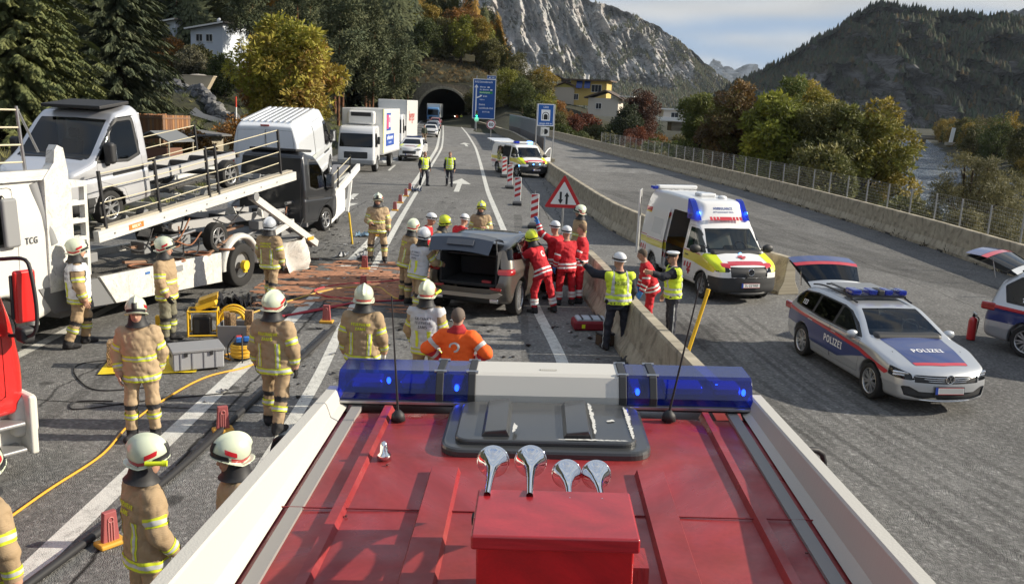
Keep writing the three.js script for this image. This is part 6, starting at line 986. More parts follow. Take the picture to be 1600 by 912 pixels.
Rb(0.62, 0.64, 0.02, -0.22, 0.03, 0.05, blackP, 'spoiler'); Rb(0.60, 0.64, -0.23, -0.66, 0.03, 0.01, tintM, 'rear_window'); Rb(0.66, 0.66, -0.67, -0.86, 0.0, -0.10, blackP, 'lower_skin'); Rb(0.66, 0.62, -0.86, -0.97, -0.10, -0.40, std([0.055, 0.07, 0.10], 0.3), 'rear_skin'); Rb(0.6, 0.62, -0.05, -0.85, -0.04, -0.14, plasticM, 'inner_lining'); mesh('plate_recess', box(0.55, 0.13, 0.02, [0, -0.22, -0.945], [0.35, 0, 0]), std([0.1, 0.11, 0.13], 0.4), tg); for (const d of [-1, 1]) mesh('gas_strut', rod([d * 0.6, -0.45, -0.25], [d * 0.6, -0.08, -0.5], 0.014), metalM, tg);
mesh('engine_block', box(1.3, 0.5, 0.8, [0, 0.6, 1.4]), plasticM, t); mesh('open_door', xf(rbox(0.05, 0.75, 1.05, 0.03, [0, 0.75, -0.5]), [-0.93, 0, 0.85], [0, 0.9, 0]), suvM, t); seats(t, [[0.4, 0.65, 0.1], [-0.4, 0.65, 0.1]], [1.4, 1.05, 0.75]); mesh('crumpled_bonnet', xf(new THREE.IcosahedronGeometry(0.55, 2), [0.1, 1.05, 1.35], [0.3, 0.2, 0.1], [1.4, 0.35, 0.8]), suvM, t);
}
// ---------------------------------------------------------------- panel vans and chassis cabs
function ducato(name, label, cat, mat, o) {
const t = thing(name, label, cat, [0, 0, 0], 0, o.group), wb = o.wb || 4.04, van = o.van;
const zr = van ? -wb - 1.05 : -1.22, H = van ? 2.5 : 2.24;
const prof = smoothPoly([[0.90, 0.35], [0.99, 0.6], [0.97, 0.9], [0.84, 1.12], [0.42, 1.27], [0.2, 1.4], [-0.3, 1.92], [-0.55, 2.13], [-0.85, H - 0.06], ...(van ? [[-1.4, H], [-3, H], [zr + 0.35, H - 0.01]] : [[-1.05, H]]), [zr + 0.03, H - 0.12], [zr, H - 0.5], [zr, 0.6], [zr + 0.02, 0.34], [-0.6, 0.3], [0.5, 0.3]], 180, 0.2);
const g = carBody({ profile: prof, width: (z, y) => { let w = 1.02 - 0.16 * sstep(0.3, 1.0, z); if (y > 1.2) w -= (y - 1.2) * 0.10; if (y > 1.9) w -= (y - 1.9) * 0.15; if (y < 0.5) w -= (0.5 - y) * 0.12; w -= 0.02 * Math.exp(-(((y - 0.98) / 0.045) ** 2)); return w; }, half: 1.02, bowF: 0.22, bowR: 0.0, beltY: 1.2, cell: 0.042, k: 0.08, arches: [[0, 0.33, 0.42], ...(van ? [[-wb, 0.33, 0.42]] : [])] });
const win = [[0.22, 1.30], [0.12, 1.42], [-0.32, 1.88], [-0.5, 1.97], [-0.9, 1.97], [-0.93, 1.30], [-0.6, 1.22]], door = [[0.28, 1.2], [0.24, 0.9], [-0.42, 0.66], [-0.52, 0.38], [-1.02, 0.38], [-1.0, 2.04], [-0.45, 2.04], [0.14, 1.5]];
const ws = poly2([[-1, 1.34], [0.84, 1.32], [0.78, 2.0], [-1, 2.04]]), wind = (x, y, z, nx, ny, nz) => (nz < 0.25 || z < -0.7) ? -0.5 : -ws(Math.abs(x), y);
const wR = R_side(win), quarter = (x, y, z) => Math.abs(z + 0.12 + (y - 1.3) * 0.22) - 0.018;
const L = [['windscreen', wind, glassM, -0.006], ['bumper', R_front(rect(-1, 0.3, 1.1, 0.62), 1, 0.1), plasticM, 0.0, 0], ['grille', R_front(rect(-1, 0.72, 0.5, 0.95), 1, 0.3), plasticM, -0.015]];
for (const d of [1, -1]) { const a = R_side(win, d), b = R_side(door, d); L.push(['quarter_window', (...q) => Math.min(a(...q), Math.min(quarter(q[0], q[1], q[2]), q[2] + 0.12 + (q[1] - 1.3) * 0.22)), tintM, -0.006], ['side_window', (...q) => Math.min(a(...q), Math.min(quarter(q[0], q[1], q[2]), -(q[2] + 0.12 + (q[1] - 1.3) * 0.22))), tintM, -0.006], ['window_seal', (...q) => { const v = grow(a, 0.05)(...q); return v; }, plasticM, -0.008, 0.0], ['front_door', (...q) => Math.min(b(...q), -grow(a, 0.05)(...q)), mat, 0, 0.006]);
if (van) L.push(['sliding_door', R_side(rect(-2.45, 0.42, -1.12, 2.2), d), mat, 0, 0.007], ['side_panel', R_side(rect(-wb - 0.9, 1.2, -2.6, 2.1), d), mat, -0.012, 0.004]); }
if (van) for (const d of [1, -1]) { const q = poly2([[0.02, 0.45], [0.9, 0.45], [0.9, 1.25], [0.8, 2.25], [0.02, 2.28]]); L.push(['rear_door', (x, y, z, nx, ny, nz) => (nz > -0.5 || x * d < 0) ? -0.5 : -q(Math.abs(x), y), mat, 0, 0.007]); }
panels(t, g, mat, L);
for (const d of [-1, 1]) {
mesh('headlight', xf(new THREE.SphereGeometry(0.2, 16, 10), [d * 0.72, 1.02, 0.74], [0.4, d * 0.5, 0], [0.8, 1, 0.35]), clearM, t); mesh('lamp_bulb', xf(new THREE.SphereGeometry(0.09, 12, 8), [d * 0.7, 1.0, 0.72]), chromeM, t);
mesh('door_handle', rbox(0.03, 0.2, 0.09, 0.02, [d * 1.0, 1.16, -0.98]), plasticM, t); mesh('side_moulding', box(0.02, 0.07, 0.9, [d * 1.005, 0.98, -0.6]), plasticM, t);
const m = part('door_mirror', t); m.position.set(d * 1.12, 1.42, 0.0); mesh('housing', rbox(0.22, 0.42, 0.16, 0.07), plasticM, m); mesh('mirror_glass', box(0.17, 0.33, 0.01, [0, 0, -0.082]), chromeM, m); mesh('arm', rbox(0.2, 0.16, 0.1, 0.04, [-d * 0.14, -0.18, 0]), plasticM, m);
for (const z of [0, -wb]) wheel(t, [d * 0.90, 0.34, z], 0.34, 0.23, 5, 0.66, rimM);
if (van) mesh('tail_light', rbox(0.06, 0.5, 0.08, 0.02, [d * 0.97, 1.35, zr + 0.03]), lampRedM, t);
}
mesh('dashboard', rbox(1.6, 0.3, 0.5, 0.1, [0, 1.2, 0.1]), plasticM, t); seats(t, [[0.5, 0.85, -0.5], [-0.5, 0.85, -0.5]]); mesh('underbody', box(1.5, 0.1, 1.9, [0, 0.42, -0.1]), plasticM, t); mesh('engine_block', box(1.1, 0.5, 0.6, [0, 0.65, 0.45]), plasticM, t);
if (van) { for (let i = 0; i < 9; i++) mesh('roof_rib', rbox(0.09, 0.03, -zr - 1.6, 0.012, [-0.72 + i * 0.18, H + 0.004, (zr - 1.2) / 2]), mat, t); mesh('brake_light', rbox(0.26, 0.05, 0.04, 0.01, [0, H - 0.1, zr + 0.01]), lampRedM, t); }
else {
mesh('roof_panel', rbox(1.42, 0.07, 0.85, 0.02, [0, 2.245, -0.76], [0.03, 0, 0]), blackM, t);
const ch = part('chassis', t), rl = std([0.5, 0.5, 0.5], 0.45, { metalness: 0.4 }); for (const d of [-1, 1]) mesh('rail', bar([d * 0.45, 0.62, -1.1], [d * 0.45, 0.62, -wb - 1.0], 0.09, 0.18), rl, ch); for (let i = 0; i < 6; i++) mesh('cross_member', bar([-0.45, 0.6, -1.5 - i * (wb - 0.3) / 5], [0.45, 0.6, -1.5 - i * (wb - 0.3) / 5], 0.09, 0.12), plasticM, ch); mesh('rear_axle', cyl(0.07, 0.07, 1.6, [0, 0.36, -wb], [0, 0, Math.PI / 2]), plasticM, ch); mesh('fuel_tank', rbox(0.5, 0.25, 1.1, 0.06, [-0.1, 0.45, -2.2]), plasticM, ch); mesh('rear_wall', rbox(1.8, 1.75, 0.06, 0.05, [0, 1.2, -1.2]), mat, ch);
}
return t;
}
function place(t, ox, oz, turn, x, y, z, pitch, flip) { // stand a van on a deck given in the carrier's own frame
const s = Math.sin(turn), c = Math.cos(turn); t.position.set(ox + c * x + s * z, y, oz - s * x + c * z); t.rotation.order = 'YXZ'; t.rotation.set(pitch, turn + (flip ? Math.PI : 0), 0);
}
const TRX = -6.34, TRZ = -20.8, TRT = -16 * D2R;
{ const v = ducato('chassis_cab', 'silver motorhome chassis cab on the tilted upper deck of the transporter', 'van', phy([0.62, 0.63, 0.66], 0.3, { metalness: 0.45, clearcoat: 0.9, clearcoatRoughness: 0.06 }), { wb: 4.1 }); v.scale.setScalar(0.97); place(v, TRX, TRZ, TRT, -1.25, 1.93, 4.0, 0.097, false); }
{ const v = ducato('chassis_cab', 'dark grey motorhome chassis cab on the lower deck, nose at the rear', 'van', darkP, { wb: 5.1 }); place(v, TRX, TRZ, TRT, -1.22, 0.76, -4.4, 0.03, true); }
{ const v = ducato('panel_van', 'white high roofed panel van on the trailer behind the transporter', 'van', paint([0.72, 0.75, 0.79]), { wb: 4.04, van: true }); v.position.set(-7.72, 1.72, -32.3); v.rotation.order = 'YXZ'; v.rotation.set(-0.105, Math.PI + 0.03, 0); }

// ---------------------------------------------------------------- car transporter
{
const t = thing('car_transporter', 'white car transporter with tilted upper deck carrying the silver chassis cab', 'truck', [TRX, 0, TRZ], TRT);
const grime = dataTex(256, 256, (u, v) => { const k = 0.92 + tileN(u, v, 5, 6.1, 5) * 0.1 - 0.16 * sstep(0.3, 0.5, tileN(u, v, 18, 3.9, 4)); return [k, k * 0.99, k * 0.965]; }, true); const wM = new THREE.MeshPhysicalMaterial({ map: grime, color: C(0.74, 0.75, 0.75), roughness: 0.45, clearcoat: 0.4, clearcoatRoughness: 0.2 }), gm = std([0.22, 0.225, 0.23], 0.6), W = -2.5;
// cab
const cp = smoothPoly([[8.2, 0.5], [8.3, 1.1], [8.22, 1.7], [7.9, 2.6], [7.6, 2.95], [7.0, 3.02], [6.1, 3.0], [6.0, 2.5], [6.0, 0.7], [7, 0.5]], 120, 0.25);
const cg = carBody({ profile: cp, width: (z, y) => 1.24 - 0.08 * sstep(2.2, 3, y) - 0.14 * sstep(7.6, 8.3, z), half: 1.25, bowF: 0.2, bowR: 0, beltY: 9, cell: 0.06, k: 0.12, arches: [[6.95, 0.5, 0.6]] }), win = [[7.75, 1.95], [7.5, 2.7], [6.75, 2.7], [6.7, 1.95]];
const cab = part('cab', t); cab.position.x = -1.25; panels(cab, cg, wM, [['side_window', R_side(win, 1), tintM, -0.01], ['side_window', R_side(win, -1), tintM, -0.01], ['cab_door', (...q) => Math.min(R_side([[7.9, 1.9], [7.6, 0.8], [6.55, 0.8], [6.55, 2.85], [7.5, 2.85]])(...q), -grow(R_side(win), 0.03)(...q)), wM, 0, 0.01], ['windscreen', R_front([[-1, 1.75], [1.05, 1.75], [0.98, 2.65], [-1, 2.7]], 1, 0.2), tintM, -0.01]], 'shell');
print(cab, 'lettering', cg, R_side(rect(6.05, 1.86, 6.5, 2.04), 1), 'zy', [6.5, 1.86], [-0.45, 0.18], txt('TCG', '#3b4148', 0.85), 0.01, [128, 48]);
mesh('mirror', rbox(0.12, 0.75, 0.22, 0.04, [0.2, 2.35, 7.9]), plasticM, t); mesh('door_visor', rbox(0.1, 0.8, 0.3, 0.05, [0.06, 2.3, 6.75], [0, 0, 0.05]), gm, t);
mesh('exhaust_stack', cyl(0.13, 0.13, 1.1, [-0.12, 2.35, 5.95], [0.25, 0, 0.1]), gm, t);
for (const x of [-0.06, W + 0.06]) {
mesh('tower_post', ext(shape([[5.95, 1.0], [5.42, 1.0], [5.42, 3.05], [5.5, 3.45], [5.62, 3.5], [5.68, 3.42], [5.72, 3.2], [5.95, 2.95]]), 0.16, [x + 0.08, 0, 0], [0, -Math.PI / 2, 0], 0.01), wM, t);
const lad = shape([[5.40, 1.15], [4.96, 1.15], [4.96, 2.85], [5.40, 2.9]]); for (let k = 0; k < 5; k++) { const h = new THREE.Path([[5.33, 1.24 + k * 0.32], [5.03, 1.24 + k * 0.32], [5.03, 1.48 + k * 0.32], [5.33, 1.48 + k * 0.32]].map(q => new THREE.Vector2(...q))); lad.holes.push(h); }
mesh('lift_ladder', ext(lad, 0.1, [x + 0.05, 0, 0], [0, -Math.PI / 2, 0], 0.008), wM, t);
mesh('upper_front_beam', bar([x, 3.02, 5.75], [x, 3.04, 8.4], 0.12, 0.17), wM, t);
const bm = mesh('upper_deck_beam', bar([x, 1.80, 4.72], [x, 2.47, -2.4], 0.12, 0.21), wM, t);
mesh('hydraulic_arm', merge([bar([x, 2.10, -0.45], [x, 0.55, -3.55], 0.12, 0.17), bar([x, 1.12, -1.4], [x, 1.3, -2.3], 0.1, 0.14)]), wM, t);
mesh('arm_pivot', cyl(0.11, 0.11, 0.18, [x, 2.10, -0.5], [0, 0, Math.PI / 2]), gm, t);
for (const [z, y] of [[4.45, 1.95], [2.9, 2.1], [1.22, 2.28], [0.88, 2.31], [-1.75, 2.6]]) mesh('rail_post', bar([x, y - 0.05, z], [x, y + 1.05, z + 0.14], 0.05, 0.05), blackM, t);
for (let k = 0; k < 4; k++) mesh('guard_rope', tube([[4.58, 2.16], [3.02, 2.3], [1.32, 2.5], [0.95, 2.53], [-1.65, 2.85]].map(([z, y], i) => [x, y + k * 0.27 - 0.02, z]), 0.012, 40, 5), std([0.55, 0.50, 0.36], 0.8), t);
for (let k = 0; k < 4; k++) mesh('front_guard_rail', rod([x, 3.25 + k * 0.28, 6.3], [x, 3.28 + k * 0.28, 8.4], 0.015), std([0.55, 0.50, 0.36], 0.8), t); mesh('front_rail_post', merge([rod([x, 3.05, 6.25], [x, 4.15, 6.35], 0.028), rod([x, 3.4, 5.95], [x, 4.1, 6.33], 0.02)]), metalM, t);
mesh('fender', xf(new THREE.TorusGeometry(0.72, 0.08, 8, 24, Math.PI), [x - Math.sign(x + 1) * 0.1, 0.48, 0], [0, Math.PI / 2, 0], [1, 1, 1.6]), wM, t);
wheel(t, [x < -1 ? W + 0.22 : -0.22, 0.52, 0], 0.52, 0.34, 8, 0.58, steelRimM); wheel(t, [x < -1 ? W + 0.22 : -0.22, 0.52, 6.95], 0.52, 0.34, 8, 0.58, steelRimM);
}
mesh('wheel_hub', merge([cyl(0.12, 0.12, 0.1, [0.0, 0.52, 0.0], [0, 0, Math.PI / 2]), box(0.05, 0.06, 0.12, [0.0, 0.38, 0])]), std([0.75, 0.5, 0.03], 0.5), t);
// deck tracks with holes, cross beams
const track = (x, a, b, m, nm) => { for (let i = 0; i < 9; i++) { const z0 = lerp(a[0], b[0], i / 9), z1 = lerp(a[0], b[0], (i + 1) / 9) + 0.02, y0 = lerp(a[1], b[1], i / 9), y1 = lerp(a[1], b[1], (i + 1) / 9); mesh(nm, bar([x, y0, z0], [x, y1, z1 + 0.015], 0.58, 0.05), m, t); } };
const trM = new THREE.MeshStandardMaterial({ color: C(0.16, 0.155, 0.145), roughness: 0.6, metalness: 0.4, bumpMap: grainTex, bumpScale: 0.02 });
for (const x of [-0.42, W + 0.42]) { track(x, [4.7, 1.78], [-2.3, 2.46], trM, 'deck_track'); track(x, [5.2, 0.86], [-3.4, 0.74], trM, 'lower_track'); }
for (let i = 0; i < 8; i++) { const f = i / 7; mesh('cross_beam', bar([-0.1, lerp(1.72, 2.4, f), lerp(4.5, -2.2, f)], [W + 0.1, lerp(1.72, 2.4, f), lerp(4.5, -2.2, f)], 0.1, 0.1), wM, t); }
mesh('outer_edge_trim', bar([-0.13, 1.93, 4.6], [-0.13, 2.6, -2.3], 0.16, 0.03), std([0.42, 0.38, 0.30], 0.8), t);
mesh('lower_frame', box(2.2, 0.35, 9.2, [-1.25, 0.62, 1.0]), gm, t); mesh('lower_deck', box(2.3, 0.04, 4.2, [-1.25, 0.82, 3.0]), trM, t);
mesh('side_skirt', ext(shape([[4.75, 1.06], [0.95, 0.95], [0.95, 0.30], [4.35, 0.50]]), 0.06, [0.0, 0, 0], [0, -Math.PI / 2, 0], 0.01), wM, t); mesh('side_skirt', ext(shape([[4.75, 1.06], [0.95, 0.95], [0.95, 0.30], [4.35, 0.50]]), 0.06, [W + 0.06, 0, 0], [0, -Math.PI / 2, 0], 0.01), wM, t);
mesh('skirt_box', box(0.03, 0.12, 0.28, [0.02, 0.85, 2.5]), gm, t); mesh('skirt_label', box(0.02, 0.05, 0.14, [0.01, 0.92, 3.45]), std([0.05, 0.15, 0.4], 0.5), t);
mesh('front_panel', ext(shape([[4.82, 1.05], [4.42, 0.5], [5.9, 0.62], [6.2, 1.1]]), 0.08, [0.01, 0, 0], [0, -Math.PI / 2, 0]), std([0.16, 0.165, 0.17], 0.6), t); mesh('front_fender', xf(new THREE.TorusGeometry(0.66, 0.09, 8, 24, Math.PI), [-0.12, 0.5, 6.95], [0, Math.PI / 2, 0], [1, 1, 1.8]), wM, t);
const flapG = new THREE.PlaneGeometry(0.95, 0.85, 10, 8), fp = flapG.attributes.position; for (let i = 0; i < fp.count; i++) fp.setZ(i, 0.12 * Math.sin(fp.getX(i) * 5 + fp.getY(i) * 3) + 0.05 * n2(fp.getX(i) * 4, fp.getY(i) * 4)); flapG.computeVertexNormals(); mesh('bent_mudguard', xf(flapG, [0.12, 0.42, -2.2], [0, Math.PI / 2, 0.05]), wM, t);
mesh('rear_lamp', rbox(0.05, 0.09, 0.3, 0.02, [0.1, 0.78, -2.95]), std([0.7, 0.35, 0.04], 0.4), t);
{ const tx = canvasTex(160, 40, (c) => { c.fillStyle = '#e0742a'; c.fillRect(0, 0, 160, 40); c.fillStyle = '#f3e9d8'; c.textAlign = 'center'; c.font = FONT(30); c.fillText('ROLFO', 80, 31); }); const m = mesh('maker_label', xf(new THREE.PlaneGeometry(0.42, 0.11), [0.003, 0, 0], [0, Math.PI / 2, 0]), new THREE.MeshStandardMaterial({ map: tx, roughness: 0.6 }), t); m.position.set(0.005, 1.9, 3.7); m.rotation.x = 0.094; }
const R = rng(41), hoses = []; for (let i = 0; i < 16; i++) { const z = 4 - R() * 6.5, y = 0.95 + R() * 0.8; mesh('hydraulic_hose', tube([[-0.1 - R() * 0.4, y, z], [-0.2, y - 0.15, z - 0.5], [-0.15 - R() * 0.5, y + R() * 0.3, z - 1.1]], 0.018, 16, 5), i % 4 ? blackM : std([0.24, 0.10, 0.05], 0.8), t); }
for (let i = 0; i < 26; i++) { const z = 4.2 - R() * 7.4, y = 0.92 + R() * 0.75, x = -0.25 - R() * 1.9, k = i % 4; mesh(k === 0 ? 'valve_block' : k === 1 ? 'strut' : k === 2 ? 'ram_cylinder' : 'bracket', k === 0 ? rbox(0.16 + R() * 0.2, 0.12 + R() * 0.14, 0.2 + R() * 0.3, 0.02, [x, y * 0.9, z]) : k === 1 ? bar([x, y, z], [x - 0.3 + R() * 0.6, y + 0.35 - R() * 0.5, z - 0.5 - R() * 0.9], 0.06, 0.05) : k === 2 ? rod([x, y, z], [x, y + 0.2 * R(), z - 0.9], 0.05, 0.035) : ext(shape([[0, 0], [0.3, 0.04], [0.24, 0.22], [0.05, 0.18]]), 0.04, [x, y, z], [0, R() * 3, R() - 0.5]), [gm, wM, metalM, std([0.24, 0.14, 0.09], 0.8)][(i * 7) % 4], t); }
for (let i = 0; i < 9; i++) { const z = 4.3 - i * 0.72, y = 1.86 + i * 0.07; mesh('wheel_chock', ext(shape([[0, 0], [0.26, 0], [0.05, 0.13]]), 0.2, [-0.45 - (i % 3) * 0.12, y, z], [0, Math.PI / 2 + (R() - 0.5), 0]), gm, t); mesh('lashing_strap', tube([[-0.15, y + 0.02, z], [-0.5, y + 0.06, z - 0.2 * R()], [-0.9, y + 0.03, z - 0.3]], 0.014, 10, 5), i % 2 ? std([0.5, 0.46, 0.34], 0.8) : blackM, t); mesh('beam_rivet', cyl(0.018, 0.018, 0.02, [0.005, 1.83 + i * 0.068, 4.3 - i * 0.72], [0, 0, Math.PI / 2], 8), gm, t); }
for (let i = 0; i < 5; i++) mesh('skirt_seam', box(0.004, 0.5, 0.008, [0.008, 0.72 - i * 0.03, 4.0 - i * 0.68]), gm, t);
for (let i = 0; i < 4; i++) mesh('tie_down_loop', xf(new THREE.TorusGeometry(0.2, 0.025, 6, 20), [-0.3, 0.98, 3.2 - i * 0.9], [Math.PI / 2, 0, 0], [1.5, 1, 1]), std([0.30, 0.13, 0.07], 0.7), t);
}
{ // trailer
const t = thing('car_trailer', 'white drawbar trailer standing behind the transporter with the white van on it', 'trailer', [-7.6, 0, -30.5], 0.03), gm = std([0.2, 0.2, 0.21], 0.6), wM = std([0.72, 0.72, 0.70], 0.5);
for (const x of [-1.25, 1.55]) { mesh('deck_beam', bar([x, 1.05, 3.2], [x, 1.85, -4.5], 0.12, 0.24), wM, t); mesh('deck_support', merge([bar([x, 0.35, 2.2], [x, 1.2, 1.4], 0.1, 0.14), bar([x, 0.4, -1.8], [x, 1.5, -2.6], 0.1, 0.14)]), wM, t); for (const z of [2.6, 0.2, -2.4]) mesh('rail_post', bar([x, 1.25 - z * 0.1, z], [x, 2.2 - z * 0.1, z], 0.05), blackM, t); for (let k = 0; k < 3; k++) mesh('guard_rope', rod([x, 1.5 + k * 0.3 - 0.26, 2.6], [x, 1.5 + k * 0.3 + 0.24, -2.4], 0.012), std([0.55, 0.5, 0.36], 0.8), t); }
for (const x of [-0.85, 0.85]) mesh('deck_track', bar([x * 1.05, 1.10, 3.2], [x * 1.05, 1.88, -4.5], 0.6, 0.05), gm, t);
mesh('lower_frame', box(2.0, 0.3, 7, [0, 0.6, -0.8]), gm, t); mesh('side_panel', ext(shape([[2.6, 0.9], [-1.6, 1.25], [-1.6, 0.5], [2.2, 0.35]]), 0.05, [1.5, 0, 0], [0, -Math.PI / 2, 0]), wM, t); for (const z of [-0.6, -1.6]) for (const x of [-1.1, 1.1]) wheel(t, [x, 0.42, z], 0.42, 0.3, 8, 0.58, steelRimM); mesh('drawbar', bar([0, 0.55, 3], [0, 0.55, 5.5], 0.16), gm, t); mesh('yellow_bar', cyl(0.03, 0.03, 1.0, [2.4, 0.5, 2.9], [0.1, 0, 0.1]), std([0.75, 0.5, 0.03], 0.5), t);
}
// ---------------------------------------------------------------- queued lorries and cars
function lorry(name, label, pos, turn, o) {
const t = thing(name, label, 'truck', pos, turn, 'queued lorries'), wM = paint(o.cabCol || [0.74, 0.75, 0.76]), w = o.w || 1.25, cw = o.cw || 1.12, ch = o.ch || 2.75;
const g = carBody({ profile: smoothPoly([[1.15, 0.5], [1.2, 1.1], [1.14, 1.5], [0.98, ch - 0.3], [0.7, ch], [-0.6, ch + 0.05], [-0.75, ch - 0.2], [-0.75, 0.7], [0, 0.5]], 120, 0.25), width: (z, y) => cw - 0.05 * sstep(1.6, ch, y), half: cw, bowF: 0.15, bowR: 0, beltY: 9, cell: 0.07, k: 0.12, arches: [[-0.1, 0.46, 0.56]] });
const win = [[0.9, 1.55], [0.72, ch - 0.4], [0.1, ch - 0.4], [0.05, 1.5]]; panels(t, g, wM, [['windscreen', R_front([[-2, 1.52], [cw - 0.1, 1.52], [cw - 0.14, ch - 0.42], [-2, ch - 0.4]], 1, 0.3), tintM, -0.01], ['side_window', R_side(win, 1), tintM, -0.01], ['side_window', R_side(win, -1), tintM, -0.01], ['grille', R_front(rect(-2, 0.85, 0.72, 1.25), 1, 0.3), plasticM, -0.02], ['bumper', R_front(rect(-2, 0.45, 2, 0.76), 1, 0.2), std([0.3, 0.31, 0.32], 0.5), 0.01, 0]], 'cab');
mesh('cargo_box', rbox(w * 2, o.bh, o.bl, 0.04, [0, 1.05 + o.bh / 2, -0.85 - o.bl / 2]), paint([0.74, 0.74, 0.72], { clearcoat: 0.3 }), t);
mesh('box_frame', merge([box(w * 2 + 0.04, 0.1, o.bl + 0.04, [0, 1.05, -0.85 - o.bl / 2]), box(0.07, o.bh, 0.07, [w, 1.05 + o.bh / 2, -0.86]), box(0.07, o.bh, 0.07, [-w, 1.05 + o.bh / 2, -0.86])]), std([0.55, 0.56, 0.57], 0.4, { metalness: 0.5 }), t);
if (o.reefer) { mesh('fridge_unit', rbox(1.7, 0.85, 0.5, 0.16, [0, o.bh + 0.5, -0.6], null, 4), paint([0.72, 0.72, 0.70]), t); mesh('fridge_grille', rbox(1.25, 0.24, 0.06, 0.03, [0, o.bh + 0.7, -0.35]), blackM, t); mesh('edge_strip', box(0.03, o.bh, 0.25, [w + 0.005, 1.05 + o.bh / 2, -1.05]), std([0.42, 0.42, 0.05], 0.5), t); }
for (const d of [-1, 1]) { mesh('headlight', rbox(0.3, 0.16, 0.08, 0.04, [d * (cw - 0.25), 0.82, 1.12]), clearM, t); mesh('lamp_unit', rbox(0.26, 0.12, 0.06, 0.03, [d * (cw - 0.25), 0.82, 1.09]), chromeM, t); mesh('mirror', rbox(0.16, 0.45, 0.12, 0.04, [d * (cw + 0.2), 1.95, 0.75]), plasticM, t); for (const z of [-0.1, -1.2 - o.bl * 0.62]) wheel(t, [d * (cw - 0.17), 0.46, z], 0.46, 0.3, 8, 0.6, steelRimM); }
mesh('underframe', box(1.4, 0.3, o.bl + 0.5, [0, 0.8, -0.6 - o.bl / 2]), plasticM, t); mesh('dashboard', box(cw * 1.8, 0.2, 0.4, [0, 1.45, 0.6]), plasticM, t);
if (o.print) for (const q of o.print) { const tx = canvasTex(256, Math.round(256 * q[3] / q[2]), q[4]); const m = mesh('lettering', xf(new THREE.PlaneGeometry(q[2], q[3]), [0, 0, 0], [0, Math.PI / 2, 0]), new THREE.MeshStandardMaterial({ map: tx, roughness: 0.5, transparent: true }), t); m.position.set(w + 0.012, q[1], q[0]); }
return t;
}
lorry('box_lorry', 'white refrigerated lorry facing the camera behind the trailer', [-9.75, 0, -55.6], -0.03, { bh: 2.75, bl: 6.6, reefer: true, print: [[-3.0, 3.0, 1.5, 1.1, (c, W, H) => { c.fillStyle = '#2b4fa0'; c.fillRect(0, 0, W, H); c.fillStyle = '#d8456a'; c.fillRect(W * 0.06, H * 0.1, W * 0.42, H * 0.8); c.fillStyle = '#e9d8dc'; c.fillRect(W * 0.52, H * 0.12, W * 0.4, H * 0.7); c.fillStyle = '#d8456a'; c.fillRect(W * 0.6, H * 0.25, W * 0.2, H * 0.3); }], [-3.6, 1.85, 3.0, 0.75, (c, W, H) => { c.fillStyle = '#2b4fa0'; c.fillRect(0, 0, W, H); c.fillStyle = '#eceef4'; c.textAlign = 'center'; c.font = FONT(H * 0.5); c.fillText('willkommen', W / 2, H * 0.48, W * 0.9); c.font = FONT(H * 0.22, ''); c.fillText('www.mpreis.at', W / 2, H * 0.8); }]] });
lorry('box_lorry', 'tall white lorry with red lettering behind the refrigerated one', [-11.3, 0, -80], -0.02, { bh: 3.3, bl: 7.5, ch: 3.1, cw: 1.2, print: [[-4.2, 2.9, 4.6, 1.3, (c, W, H) => { c.clearRect(0, 0, W, H); c.fillStyle = '#b8483e'; c.textAlign = 'center'; c.font = FONT(H * 0.9); c.fillText('berger', W / 2, H * 0.8, W * 0.95); }]] });
lorry('tanker_lorry', 'blue and white lorry at the tunnel mouth', [-16.7, 0, -176], 0.02, { bh: 2.6, bl: 8, ch: 3.0, cabCol: [0.08, 0.24, 0.50], print: [] });
function smallCar(name, label, cat, pos, turn, m, o = {}) {
const t = thing(name, label, cat, pos, turn, o.group), suv = o.suv ? 0.16 : 0, c = o.cell || 0.08;
const g = carBody({ profile: smoothPoly([[2.1, 0.3], [2.2, 0.6], [2.0, 0.88 + suv], [1.2, 1.0 + suv], [0.5, 1.38 + suv], [0, 1.5 + suv], [-1.0, 1.5 + suv], [-1.8, 1.3 + suv], [-2.1, 0.95], [-2.1, 0.35], [0, 0.24]], 100, 0.3), width: CAR_W(0.9, 0.95 + suv, 0.42, 2.2, -2.1), half: 0.9, bowF: 0.25, bowR: 0.15, beltY: 1, cell: c, k: 0.1, arches: [[1.35, 0.34, 0.4], [-1.3, 0.34, 0.4]] });
const wp = poly2([[-1, 1.08 + suv], [0.7, 1.06 + suv], [0.54, 1.4 + suv], [-1, 1.42 + suv]]), sw = [[0.95, 1.03 + suv], [0.3, 1.38 + suv], [-1.0, 1.4 + suv], [-1.7, 1.24 + suv], [-1.5, 1.04 + suv]];
panels(t, g, m, [['windscreen', (x, y, z, nx, ny, nz) => (nz < 0.2 || z < 0) ? -0.5 : -wp(Math.abs(x), y), tintM, -0.006], ['side_window', R_side(sw, 1), tintM, -0.006], ['side_window', R_side(sw, -1), tintM, -0.006], ['grille', R_front(rect(-1, 0.55, 0.5, 0.78), 1, 0.3), plasticM, -0.02], ['lower_bumper', R_front(rect(-1, 0.28, 0.7, 0.45), 1, 0.3), plasticM, 0, 0]]);
for (const d of [-1, 1]) { mesh('headlight', rbox(0.32, 0.14, 0.12, 0.05, [d * 0.68, 0.80 + suv * 0.6, 2.0], [0, d * 0.4, 0]), o.lit ? std([1, 1, 1], 0.3, { emissive: C(1, 0.95, 0.8), emissiveIntensity: 6 }) : chromeM, t); for (const z of [1.35, -1.3]) wheel(t, [d * 0.78, 0.33, z], 0.33, 0.22, 5, 0.66); }
mirror(t, 0.86, 1.05 + suv, 0.75, m, 0.9); return t;
}
